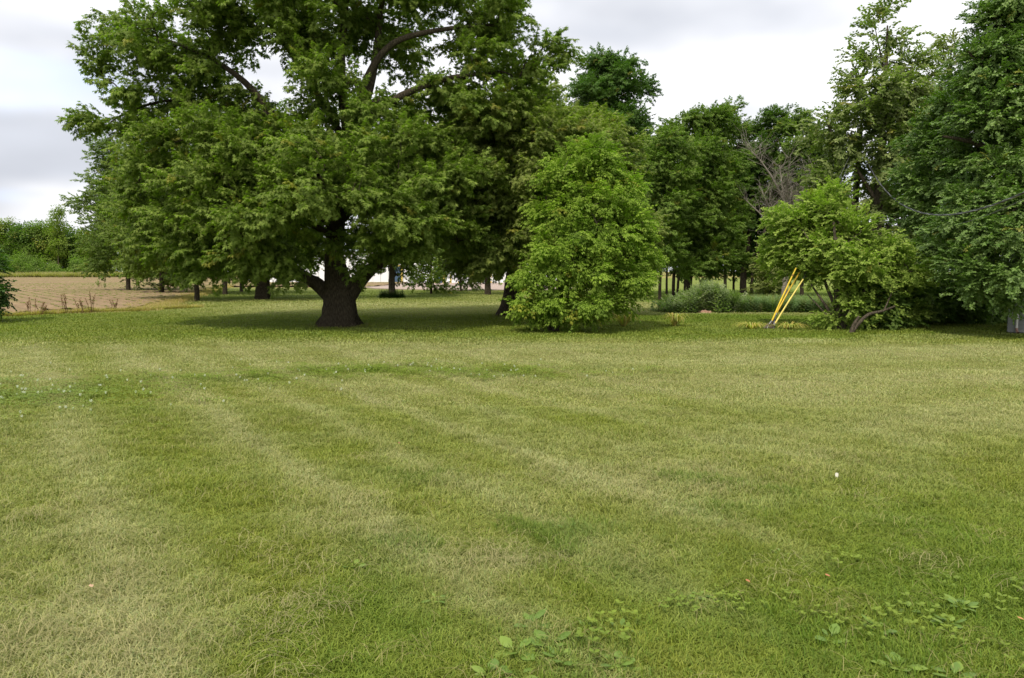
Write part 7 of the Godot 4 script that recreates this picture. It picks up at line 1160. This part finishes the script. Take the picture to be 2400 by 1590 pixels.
	for s in spots:
		var p: Vector3 = s[0]
		p.y = height(p.x, p.z)
		var t := thing("lily_clump", s[2], "plant", p, "lily clumps on the lawn")
		for v in 2:
			bag = Bag.new()
			for i in 34:
				var a := rng.randf() * TAU
				var dir := Vector3(cos(a), 0, sin(a))
				var side := Vector3(-sin(a), 0, cos(a)) * 0.017
				var len := 0.34 + 0.26 * rng.randf()
				var hh: float = (0.28 + 0.12 * rng.randf()) * s[1]
				var col := Color(0.42, 0.44, 0.12) if v == 0 else Color(0.62, 0.48, 0.15)
				col = col * (0.75 + 0.5 * rng.randf())
				var root_ := dir * 0.06 * rng.randf() - Vector3(0, 0.02, 0)
				var prev := root_
				for k in 5:
					var u := (k + 1) / 5.0
					var q := root_ + dir * len * u + Vector3(0, hh * sin(u * 2.5), 0)
					var wv := side * (1.0 - 0.75 * u * u)
					bag.quad(prev - side * (1.0 - 0.7 * (u - 0.2)), prev + side * (1.0 - 0.7 * (u - 0.2)), q + wv, q - wv, col)
					prev = q
			part(["green_leaves", "yellow_leaves"][v], bag.mesh(), leaf_mat, t).set_meta("kind", "stuff")
	# dry fringe along the field
	var dry := Bag.new()
	for i in 16:
		var a := rng.randf() * TAU
		var lean := Vector3(cos(a), 0, sin(a)) * (0.1 + 0.25 * rng.randf())
		var side := Vector3(-sin(a), 0, cos(a)) * 0.006
		var r0 := Vector3(rng.randfn(), 0, rng.randfn()) * 0.05
		var top := r0 + lean + Vector3(0, 0.6 + 0.4 * rng.randf(), 0)
		var mid := r0.lerp(top, 0.5) - lean * 0.2
		var c := Color(1, 1, 1) * (0.8 + 0.4 * rng.randf())
		dry.quad(r0 - side, r0 + side, mid + side, mid - side, c)
		dry.tri(mid - side, mid + side, top, c)
	var dm2 := dry.mesh()
	xf = []
	cols = []
	for i in 5200:
		var x := -46.0 + rng.randf() * 32.5
		var d := 27.3 + (x + 17.9) * 1.24 if x > -17.9 else 27.3 - (x + 17.9) * 0.12
		if x < -17.9: d = 27.3 + (x + 17.9) * 0.3
		d = 27.3 + (x + 17.9) * 1.24
		if d < 12.0: continue
		d += 0.3 + absf(rng.randfn()) * 0.55
		var p := Vector3(x, height(x, -d), -d)
		var h := 0.12 + 0.22 * rng.randf() * rng.randf()
		xf.append(Transform3D(Basis(Vector3.UP, rng.randf() * TAU).scaled(Vector3(0.8, h, 0.8)), p))
		cols.append(Color(0.56, 0.39, 0.19).lerp(Color(0.46, 0.40, 0.17), rng.randf()) * (0.8 + 0.4 * rng.randf()))
	for i in 5000:
		var x := -13.0 - rng.randf() * 17.0
		var d := 33.0 + (-15.0 - x) / 0.295 + rng.randfn() * 0.8
		if d < 31.0: continue
		x -= absf(rng.randfn()) * 0.8
		xf.append(Transform3D(Basis(Vector3.UP, rng.randf() * TAU).scaled(Vector3(0.8, 0.1 + 0.16 * rng.randf(), 0.8)), Vector3(x, height(x, -d), -d)))
		cols.append(Color(0.55, 0.38, 0.19).lerp(Color(0.46, 0.38, 0.16), rng.randf()) * (0.8 + 0.4 * rng.randf()))
	for i in 9000:
		var x := -150.0 + rng.randf() * 125.0
		var d := 176.0 + rng.randf() * 10.0
		xf.append(Transform3D(Basis(Vector3.UP, rng.randf() * TAU).scaled(Vector3(6.0, 0.8 + 0.9 * rng.randf(), 6.0)), Vector3(x, 0, -d)))
		cols.append(Color(0.46, 0.37, 0.19).lerp(Color(0.40, 0.36, 0.17), rng.randf()) * (0.8 + 0.4 * rng.randf()))
	o = swarm("dry_grass", dm2, leaf_mat, xf, cols, self)
	tag(o, "fringe of dry straw coloured grass round the crop field", "grass", "", "stuff")
	# dead dock stalks
	var docks := [[Vector3(-17.82, 0, -28.78), 0.55, "reddish dead dock cluster nearest the left margin"], [Vector3(-17.18, 0, -28.5), 0.42, "short reddish dock stalks beside the larger cluster"], [Vector3(-16.69, 0, -29.07), 0.75, "tall thin brown dock stalks at the field edge"], [Vector3(-16.05, 0, -29.66), 0.72, "dry brown dock stalks in the middle of the fringe"], [Vector3(-16.12, 0, -29.07), 0.5, "low tan dock stalks between the taller ones"], [Vector3(-15.75, 0, -30.92), 0.45, "lone dark dock stalk near the tip of the field"], [Vector3(-36.29, 0, -68.61), 0.6, "far brown weed stalks in the open field"]]
	for s in docks:
		var p: Vector3 = s[0]
		var t := thing("dock_weed", s[2], "weed", p, "dead dock stalks along the field")
		for i in 5:
			bag = Bag.new()
			var a := rng.randf() * TAU
			var l: float = s[1] * (0.7 + 0.5 * rng.randf())
			var x0 := rng.randfn() * 0.09
			var x1 := x0 + cos(a) * 0.12
			tube(bag, [[x0, -0.03, rng.randfn() * 0.05, 0.008], [x0 + cos(a) * 0.03, l * 0.5, 0, 0.007], [x1, l, sin(a) * 0.1, 0.004]], 5, 2, Color(0.21, 0.12, 0.07))
			bag.n.clear()
			for k in 14:
				var u := 0.45 + 0.55 * k / 14.0
				var b := k * 2.4
				leaf_shape(bag, Vector3(lerpf(x0, x1, u * u), l * u, sin(a) * 0.1 * u * u), Vector3(cos(b), 0.8, sin(b)).normalized(), Vector3.UP, 0.06, oval, 2.0, 0.1, Color(0.24, 0.12, 0.075), 0.5)
			part("stalk", bag.mesh(), leaf_mat, t)
	# weeds round the foot of the grey lawn tree and under its neighbour
	xf = []
	cols = []
	var c2 := Vector3(-7.09, 0, -46)
	for i in 130:
		var a := rng.randf() * TAU
		var r := 0.3 + 0.5 * rng.randf()
		xf.append(Transform3D(Basis(Vector3.UP, rng.randf() * TAU).scaled(Vector3(1.0, 0.35 + 0.2 * rng.randf(), 1.0)), c2 + Vector3(cos(a) * r, 0, sin(a) * r)))
		cols.append(Color(0.07, 0.12, 0.03) * (0.8 + 0.4 * rng.randf()))
	o = swarm("foot_weeds", weed, leaf_mat, xf, cols, self)
	tag(o, "dark weeds crowded round the foot of the grey trunked tree", "weeds", "", "stuff")
	# crop seedlings
	var seed_bag := Bag.new()
	for i in 5:
		var a := i * 2.4
		leaf_shape(seed_bag, Vector3(0, 0.02, 0), Vector3(cos(a), 0.7, sin(a)).normalized(), Vector3.UP, 0.12, oval, 2.2, 0.3, Color.WHITE, 0.5)
	xf = []
	cols = []
	for i in 16000:
		var aa: float = -0.0 + 0.76 * floor(rng.randf_range(-60.0, 30.0) / 0.76)
		var bb := rng.randf_range(-70.0, 10.0)
		var p2 := Vector2(0.79, -0.61) * aa + Vector2(0.61, 0.79) * bb + Vector2(-20, -30)
		if in_field(p2.x, p2.y) < 0.6: continue
		xf.append(Transform3D(Basis(Vector3.UP, rng.randf() * TAU).scaled(Vector3.ONE * (0.4 + 0.5 * rng.randf())), Vector3(p2.x, 0.15 + height(p2.x, p2.y), p2.y)))
		cols.append(Color(0.27, 0.27, 0.10) * (0.8 + 0.5 * rng.randf()))
	o = swarm("crop_seedlings", seed_bag.mesh(), leaf_mat, xf, cols, self)
	tag(o, "rows of small green crop seedlings in the brown field", "seedlings", "", "stuff")

# ------------------------------------------------------------------ cars far off
func make_cars():
	for s in [["silver car half hidden by bushes beyond the field", Vector3(-112.22, 1.1, -190), Color(0.55, 0.57, 0.6), 0.3], ["pale car parked on the gravel lot behind the sapling", Vector3(-4.62, 0.36, -92), Color(0.75, 0.75, 0.76), 0.1]]:
		var at: Vector3 = s[1]
		at.y = 0.05
		var t := thing("parked_car", s[0], "car", at, "cars parked far off")
		t.rotation.y = s[3]
		var prof := [[-2.2, 0.35], [-2.2, 0.75], [-1.35, 0.92], [1.6, 0.95], [2.15, 0.85], [2.2, 0.35]]
		var cab := [[-1.0, 0.93], [-0.35, 1.42], [1.0, 1.44], [1.75, 0.95]]
		var paint := plain(s[2], 0.25, 0.3)
		var glass := plain(Color(0.02, 0.025, 0.03), 0.08)
		var body := Bag.new()
		slab(body, prof, 0.88)
		part("body", body.mesh(), paint, t)
		var cb := Bag.new()
		slab(cb, cab, 0.76)
		part("cabin", cb.mesh(), glass, t)
		var rf := Bag.new()
		slab(rf, [[-0.42, 1.40], [-0.32, 1.475], [1.0, 1.485], [1.12, 1.41]], 0.78)
		part("roof", rf.mesh(), paint, t)
		for x in [-1.35, 1.4]:
			for z in [-0.8, 0.8]:
				var wb := Bag.new()
				tube(wb, [[x, 0.3, z - 0.11, 0.3], [x, 0.3, z, 0.33], [x, 0.3, z + 0.11, 0.3]], 16, 1, Color.WHITE, 0.0, true)
				var wh := part("wheel", wb.mesh(), plain(Color(0.02, 0.02, 0.02), 0.9), t)
				var rb := Bag.new()
				tube(rb, [[x, 0.3, z - 0.12, 0.18], [x, 0.3, z + 0.12, 0.18]], 12, 1, Color.WHITE, 0.0, true)
				part("rim", rb.mesh(), plain(Color(0.5, 0.5, 0.5), 0.3, 0.8), wh)
		for z in [-0.6, 0.6]:
			var hb := Bag.new()
			hb.box(Vector3(-2.23, 0.6, z - 0.16), Vector3(-2.15, 0.73, z + 0.16))
			part("headlight", hb.mesh(), plain(Color(0.7, 0.72, 0.75), 0.15), t)

func slab(bag: Bag, prof: Array, half: float):
	var k := prof.size()
	for i in k:
		var a = prof[i]
		var b = prof[(i + 1) % k]
		bag.quad(Vector3(a[0], a[1], -half), Vector3(b[0], b[1], -half), Vector3(b[0], b[1], half), Vector3(a[0], a[1], half), Color.WHITE)
	for i in range(1, k - 1):
		for z in [-half, half]:
			bag.tri(Vector3(prof[0][0], prof[0][1], z), Vector3(prof[i][0], prof[i][1], z), Vector3(prof[i + 1][0], prof[i + 1][1], z), Color.WHITE)

# ------------------------------------------------------------------ grass
func tuft_mesh(blades: int, spread: float, len0: float, len1: float, wide: float, flat_share: float) -> ArrayMesh:
	var bag := Bag.new()
	for i in blades:
		var a := rng.randf() * TAU
		var dir := Vector3(cos(a), 0, sin(a))
		var b := a + (rng.randf() - 0.5) * 2.0
		var side := Vector3(-sin(b), 0, cos(b)) * wide
		var r := dir.rotated(Vector3.UP, rng.randf() * TAU) * spread * sqrt(rng.randf()) - Vector3(0, 0.008, 0)
		var l := lerpf(len0, len1, rng.randf())
		var lie := 0.35 + 0.75 * rng.randf()
		if rng.randf() < flat_share: lie = 1.6
		var mid := r + dir * l * 0.35 * lie + Vector3(0, l * (0.62 - 0.2 * lie), 0)
		var top := r + dir * l * 0.85 * lie + Vector3(0, l * maxf(0.1, 0.95 - 0.55 * lie), 0)
		var col := Color(1, 1, 1) * (0.8 + 0.4 * rng.randf())
		if rng.randf() < 0.16: col = Color(1.65, 1.32, 1.6)
		elif rng.randf() < 0.25: col = Color(0.72, 0.85, 0.8)
		bag.quad(r - side, r + side, mid + side * 0.8, mid - side * 0.8, col)
		bag.tri(mid - side * 0.8, mid + side * 0.8, top, col)
	return bag.mesh()

func make_grass():
	rng.seed = 77
	var gm := tinted(0.6, Color(0.7, 0.8, 0.35), 0.3)
	var near: Array = []
	for i in 5: near.append(tuft_mesh(24, 0.055, 0.03, 0.075, 0.0022, 0.25))
	var wide: Array = []
	for i in 4: wide.append(tuft_mesh(46, 0.22, 0.035, 0.075, 0.0045, 0.2))
	var vast: Array = []
	for i in 3: vast.append(tuft_mesh(60, 0.5, 0.05, 0.085, 0.009, 0.15))
	var bands := [[1.6, 5.0, 900.0, near, 1.0], [5.0, 9.0, 420.0, near, 1.25], [9.0, 17.0, 48.0, wide, 1.0], [17.0, 36.0, 14.0, vast, 1.0], [36.0, 66.0, 5.5, vast, 1.5]]
	for bi in bands.size():
		var b = bands[bi]
		var meshes: Array = b[3]
		var sets := []
		for m in meshes: sets.append([[], []])
		var d: float = b[0]
		var count := int(((b[1] * b[1] - b[0] * b[0]) * 0.5 * 1.4 + 6.0 * (b[1] - b[0])) * b[2])
		for i in count:
			var dd := lerpf(b[0], b[1], rng.randf())
			while rng.randf() > (dd * 1.4 + 6.0) / (b[1] * 1.4 + 6.0):
				dd = lerpf(b[0], b[1], rng.randf())
			var x := (rng.randf() - 0.5) * (dd * 1.4 + 6.0)
			var z := -dd
			if in_field(x, z) > 0.0: continue
			if dd > 62.0 and x > -19.0 and x < 10.0: continue
			var c := turf(x, z)
			var k := rng.randi() % meshes.size()
			var sc: float = b[4] * (0.75 + 0.5 * rng.randf())
			var thick := 0.8 + 0.5 * noise_b.get_noise_2d(x * 2.0 + 7.0, z * 2.0)
			sets[k][0].append(Transform3D(Basis(Vector3.UP, rng.randf() * TAU).scaled(Vector3(sc, sc * thick, sc)), Vector3(x, height(x, z), z)))
			var j := 0.85 + 0.3 * rng.randf()
			sets[k][1].append(Color(c.r * j, c.g * j, c.b * j))
		for k in meshes.size():
			var o := swarm("lawn_grass", meshes[k], gm, sets[k][0], sets[k][1], self)
			tag(o, ["short mown grass blades nearest the viewer", "short mown grass blades of the near lawn", "mown grass of the middle lawn", "mown grass in the shade under the maples", "mown grass of the far lawn"][bi], "grass", "mown lawn grass", "stuff")
	# taller grass the mower missed, along two curved ridges and in a few tussocks
	var rx := []
	var rc := []
	var ridges := [[Vector3(-0.04, 0, -4.88), Vector3(0.16, 0, -4.67), 110, 0.03], [Vector3(0.16, 0, -4.67), Vector3(0.35, 0, -4.34), 110, 0.03], [Vector3(1.19, 0, -5.91), Vector3(1.6, 0, -5.72), 130, 0.04], [Vector3(1.6, 0, -5.72), Vector3(2.02, 0, -5.39), 130, 0.04], [Vector3(0.24, 0, -4.76), Vector3(0.53, 0, -4.68), 150, 0.08], [Vector3(-0.69, 0, -4.54), Vector3(-0.47, 0, -4.36), 90, 0.06], [Vector3(-0.81, 0, -6.06), Vector3(-0.58, 0, -5.81), 90, 0.10], [Vector3(1.26, 0, -5.12), Vector3(1.47, 0, -5.03), 90, 0.10], [Vector3(0.07, 0, -3.27), Vector3(0.48, 0, -3.01), 240, 0.12], [Vector3(1.3, 0, -3.27), Vector3(1.91, 0, -3.04), 260, 0.16]]
	for s in ridges:
		for i in int(s[2] * 0.6):
			var p: Vector3 = s[0].lerp(s[1], rng.randf()) + Vector3(rng.randfn(), 0, rng.randfn()) * s[3] * 1.4
			p.y = height(p.x, p.z)
			var sc := 0.9 + 0.4 * rng.randf()
			rx.append(Transform3D(Basis(Vector3.UP, rng.randf() * TAU).scaled(Vector3(sc, sc * 1.25, sc)), p))
			var tc := turf(p.x, p.z)
			rc.append(tc.lerp(Color(0.14, 0.215, 0.028), 0.6) * (0.85 + 0.3 * rng.randf()))
	for c in [[-4.98, -22.5, 0.68], [-0.05, -27.4, 0.55]]:
		for i in 150:
			var a := rng.randf() * TAU
			var r: float = c[2] * (0.92 + 0.35 * rng.randf())
			var p := Vector3(c[0] + cos(a) * r, 0, c[1] + sin(a) * r)
			p.y = height(p.x, p.z)
			rx.append(Transform3D(Basis(Vector3.UP, rng.randf() * TAU).scaled(Vector3(1.6, 1.0 + 1.2 * rng.randf(), 1.6)), p))
			rc.append(Color(0.17, 0.21, 0.04).lerp(Color(0.30, 0.23, 0.10), 0.7 * rng.randf()))
	tag(swarm("grass_tussocks", near[0], gm, rx, rc, self), "taller green grass tussocks left by the mower", "grass", "", "stuff")
	# dry clippings lying in swaths
	var st := Bag.new()
	for i in 12:
		var a := rng.randf() * TAU
		var dir := Vector3(cos(a), 0, sin(a))
		var side := Vector3(-sin(a), 0, cos(a)) * 0.0008
		var r := Vector3(rng.randfn() * 0.06, 0.025 + 0.025 * rng.randf(), rng.randfn() * 0.06)
		var l := 0.04 + 0.10 * rng.randf()
		var prev := r - dir * l * 0.5 - Vector3(0, 0.01, 0)
		for k in 3:
			var u := (k + 1) / 3.0
			var q := r + dir * l * (u - 0.5) + Vector3(0, 0.015 * sin(u * PI), 0) + side * 5.0 * sin(u * 2.5)
			st.quad(prev - side, prev + side, q + side, q - side, Color.WHITE * (0.8 + 0.4 * rng.randf()))
			prev = q
	var stm := st.mesh()
	var xf := []
	var cols := []
	var spots := [[Vector3(-2.02, 0, -3.61), 0.30, 0.45, 75], [Vector3(-1.82, 0, -3.04), 0.35, 0.25, 46], [Vector3(-0.04, 0, -4.21), 0.20, 0.10, 27], [Vector3(-1.02, 0, -3.52), 0.12, 0.25, 23], [Vector3(-2.66, 0, -4.65), 0.3, 0.6, 46], [Vector3(1.17, 0, -5.81), 1.1, 0.3, 75], [Vector3(-1.23, 0, -4.98), 0.3, 0.8, 46], [Vector3(4.53, 0, -7.93), 0.6, 0.25, 16], [Vector3(2.67, 0, -6.56), 0.35, 0.15, 10], [Vector3(2.29, 0, -4.01), 0.12, 0.1, 7], [Vector3(1.35, 0, -4.07), 0.08, 0.08, 5], [Vector3(-3.56, 0, -8.93), 0.5, 1.0, 36], [Vector3(-2.16, 0, -11.51), 0.35, 0.15, 9]]
	for s in spots:
		for i in s[3]:
			var p: Vector3 = s[0] + Vector3(rng.randfn() * s[1], 0, rng.randfn() * s[2])
			p.y = height(p.x, p.z)
			xf.append(Transform3D(Basis(Vector3.UP, rng.randf() * TAU).scaled(Vector3.ONE * (0.8 + 0.5 * rng.randf())), p))
			cols.append(Color(0.40, 0.36, 0.17) * (0.7 + 0.5 * rng.randf()))
	for i in 1100:
		var dd := sqrt(lerpf(7.0, 150.0, rng.randf()))
		var p := Vector3((rng.randf() - 0.5) * (dd * 1.42 + 0.6), 0, -dd)
		p.y = height(p.x, p.z)
		xf.append(Transform3D(Basis(Vector3.UP, rng.randf() * TAU).scaled(Vector3.ONE * (0.8 + 0.4 * rng.randf())), p))
		cols.append(Color(0.36, 0.32, 0.13) * (0.7 + 0.5 * rng.randf()))
	var o2 := swarm("grass_clippings", stm, gm, xf, cols, self)
	tag(o2, "dry straw coloured clippings strewn over the lawn", "clippings", "", "stuff")

# ------------------------------------------------------------------ small plants on the lawn
func make_small_plants():
	rng.seed = 303
	var gm := tinted(0.5, Color(0.6, 0.8, 0.3), 0.4)
	# white clover patch
	var cl := Bag.new()
	for i in 9:
		var p := Vector3(rng.randfn() * 0.06, 0.045 + 0.02 * rng.randf(), rng.randfn() * 0.06)
		for k in 3:
			var a := k * TAU / 3.0 + i
			leaf_shape(cl, p, Vector3(cos(a), 0.25, sin(a)).normalized(), Vector3.UP, 0.019, [[0, 0], [0.4, 0.42], [0.9, 0.38], [1.0, 0.0]], 1.0, 0.0, Color.WHITE * (0.8 + 0.4 * rng.randf()), 0.5)
	var clm := cl.mesh()
	var head := Bag.new()
	for i in 14:
		var y := 1.0 - 2.0 * (i + 0.5) / 14.0
		var r := sqrt(1.0 - y * y)
		var dir := Vector3(cos(i * 2.4) * r, y, sin(i * 2.4) * r)
		leaf_shape(head, Vector3(0, 0.075, 0) + dir * 0.004, dir, Vector3(0.1, 1, 0.2), 0.013, [[0, 0], [0.5, 0.4], [1.0, 0.0]], 1.0, 0.0, Color.WHITE, 0.5)
	head.quad(Vector3(-0.0015, 0, 0), Vector3(0.0015, 0, 0), Vector3(0.0015, 0.075, 0), Vector3(-0.0015, 0.075, 0), Color(0.3, 0.5, 0.1))
	var hm := head.mesh()
	var xf := []
	var cols := []
	var hx := []
	var hc := []
	for s in [[Vector3(-6.16, 0, -9.68), 1.0, 0.75, 240, 60], [Vector3(-2.28, 0, -12.51), 1.2, 0.45, 160, 26], [Vector3(0.07, 0, -11.99), 1.1, 0.4, 90, 22], [Vector3(-4.29, 0, -11.42), 1.0, 0.35, 70, 14], [Vector3(-5.28, 0, -10.98), 1.6, 0.9, 50, 30], [Vector3(1.87, 0, -3.47), 0.7, 0.3, 12, 0], [Vector3(0.98, 0, -3.87), 0.8, 0.4, 6, 0]]:
		for i in s[3]:
			var p: Vector3 = s[0] + Vector3(rng.randfn() * s[1], 0, rng.randfn() * s[2])
			p.y = height(p.x, p.z)
			xf.append(Transform3D(Basis(Vector3.UP, rng.randf() * TAU).scaled(Vector3.ONE * (0.8 + 0.5 * rng.randf())), p))
			cols.append(Color(0.21, 0.28, 0.03).lerp(Color(0.16, 0.23, 0.025), rng.randf()))
		for i in s[4]:
			var p: Vector3 = s[0] + Vector3(rng.randfn() * s[1], 0, rng.randfn() * s[2])
			p.y = height(p.x, p.z) - 0.005
			hx.append(Transform3D(Basis(Vector3.UP, rng.randf() * TAU).scaled(Vector3.ONE * (0.8 + 0.4 * rng.randf())), p))
			hc.append(Color(0.66, 0.66, 0.58))
	tag(swarm("clover_patch", clm, gm, xf, cols, self), "patches of green clover leaves spread in the lawn", "clover", "", "stuff")
	tag(swarm("clover_flowers", hm, gm, hx, hc, self), "tiny white clover flower heads dotting the lawn", "flowers", "", "stuff")
	# broad leaved rosettes
	var blade := [[0.0, 0.03], [0.2, 0.07], [0.38, 0.22], [0.6, 0.27], [0.82, 0.18], [1.0, 0.0]]
	var kinds := []
	for v in 4:
		var b := Bag.new()
		leaf_shape(b, Vector3.ZERO, Vector3(0, 0.42, 0.9).normalized(), Vector3.UP, 1.0, blade, 0.85 + 0.15 * v, 0.4, Color.WHITE * (0.85 + 0.1 * v), 0.5)
		var flat := b.mesh()
		kinds.append(flat)
	var mats := []
	for c in [Color(0.12, 0.195, 0.022), Color(0.16, 0.235, 0.028), Color(0.10, 0.17, 0.022)]:
		var m := plain(c, 0.5)
		m.cull_mode = BaseMaterial3D.CULL_DISABLED
		m.backlight_enabled = true
		m.backlight = Color(0.5, 0.6, 0.25)
		mats.append(m)
	var ros := [[0.08, -3.42, 0.13, 5, "plantain rosette with two upright leaves, above the big patch"], [0.02, -3.16, 0.12, 6, "three leaved plantain at the left of the big weed patch"], [0.16, -3.22, 0.12, 9, "densest plantain rosette in the middle of the weed patch"], [0.21, -3.09, 0.11, 8, "bright plantain rosette at the lower middle of the weed patch"], [0.42, -3.04, 0.1, 7, "plantain rosette at the right of the weed patch"], [0.47, -3.02, 0.08, 5, "small plantain rosette ending the weed patch"], [-0.08, -2.97, 0.11, 6, "plantain rosette cut by the bottom margin, left of the patch"], [0.03, -2.96, 0.09, 4, "small plantain at the bottom margin under the big patch"], [0.49, -3.36, 0.07, 4, "pale low plantain up and right of the patch"], [0.34, -3.35, 0.07, 4, "faint plantain just above the weed patch"], [-0.37, -3.69, 0.08, 4, "lone pale plantain in the left middle foreground"], [-0.86, -4.10, 0.07, 5, "small bright plantain in the left foreground"], [0.35, -4.73, 0.08, 6, "bright broad leaved weed below the grass ridge"], [1.39, -3.27, 0.1, 4, "two leaved plantain in the right foreground"], [1.64, -3.36, 0.1, 7, "ragged plantain rosette in the right foreground"], [2.13, -3.56, 0.11, 8, "wide bright rosette near the right margin"], [1.98, -3.41, 0.09, 6, "rosette just below the wide one at right"], [1.88, -3.57, 0.07, 2, "single round leaf standing in the right foreground"], [1.57, -3.03, 0.12, 6, "plantain near the bottom right margin"], [1.75, -2.96, 0.11, 7, "rosette cut by the bottom margin at far right"], [1.51, -4.26, 0.06, 3, "tiny yellow green weed right of centre"], [0.93, -3.74, 0.07, 4, "small pale weed right of the plantain patch"]]
	for s in ros:
		var p := Vector3(s[0], 0, s[1])
		p.y = height(p.x, p.z)
		var t := thing("plantain_weed", s[4], "weed", p, "broad leaved weeds in the lawn")
		for i in s[3] + 2:
			var o := part("leaf", kinds[rng.randi() % 4], mats[rng.randi() % 3], t)
			var a: float = i * 2.4 + rng.randf() * 0.8
			o.rotation = Vector3(-0.45 + 0.6 * rng.randf(), a, (rng.randf() - 0.5) * 0.5)
			o.scale = Vector3.ONE * s[2] * (0.38 + 0.4 * rng.randf())
			o.position = Vector3(sin(a), 0, cos(a)) * 0.02 + Vector3(0, 0.015, 0)
	# a white puffball, some dead leaves
	var pb := Bag.new()
	tube(pb, [[0, -0.02, 0, 0.005], [0, 0.004, 0, 0.011], [0, 0.013, 0, 0.014], [0, 0.024, 0, 0.011], [0, 0.029, 0, 0.002]], 12, 3)
	var q := Vector3(2.46, 0, -5.79)
	var pf := part("puffball_mushroom", pb.mesh(), plain(Color(0.75, 0.72, 0.62), 0.8), self)
	pf.position = q + Vector3(0, height(q.x, q.z) + 0.02, 0)
	tag(pf, "small round white puffball in the grass", "mushroom")
	var i2 := 0
	for s in [[Vector3(-1.03, 0, -6.99), "reddish dead leaf lying in the middle of the lawn", Color(0.24, 0.09, 0.05)], [Vector3(1.19, 0, -3.84), "orange dead leaf in the right foreground grass", Color(0.36, 0.15, 0.06)], [Vector3(1.62, 0, -3.91), "brown red dead leaf right of the orange one", Color(0.38, 0.15, 0.07)], [Vector3(2.27, 0, -3.38), "orange dead leaf at the right margin", Color(0.38, 0.2, 0.07)], [Vector3(-2.09, 0, -3.74), "pinkish tan dead leaf in the straw at left", Color(0.45, 0.28, 0.18)]]:
		var lb := Bag.new()
		leaf_shape(lb, Vector3.ZERO, Vector3(0.3 + 0.2 * i2, 0.1, 1).normalized(), Vector3(0.2, 1, 0.1), 0.03, [[0.0, 0.0], [0.3, 0.34], [0.62, 0.28], [1.0, 0.0]], 1.1, 0.3, Color.WHITE, 0.45)
		var dl := part("dead_leaf", lb.mesh(), plain(s[2], 0.8), self)
		var p: Vector3 = s[0]
		dl.position = p + Vector3(0, height(p.x, p.z) + 0.05, 0)
		tag(dl, s[1], "leaf", "dead leaves on the lawn")
		i2 += 1
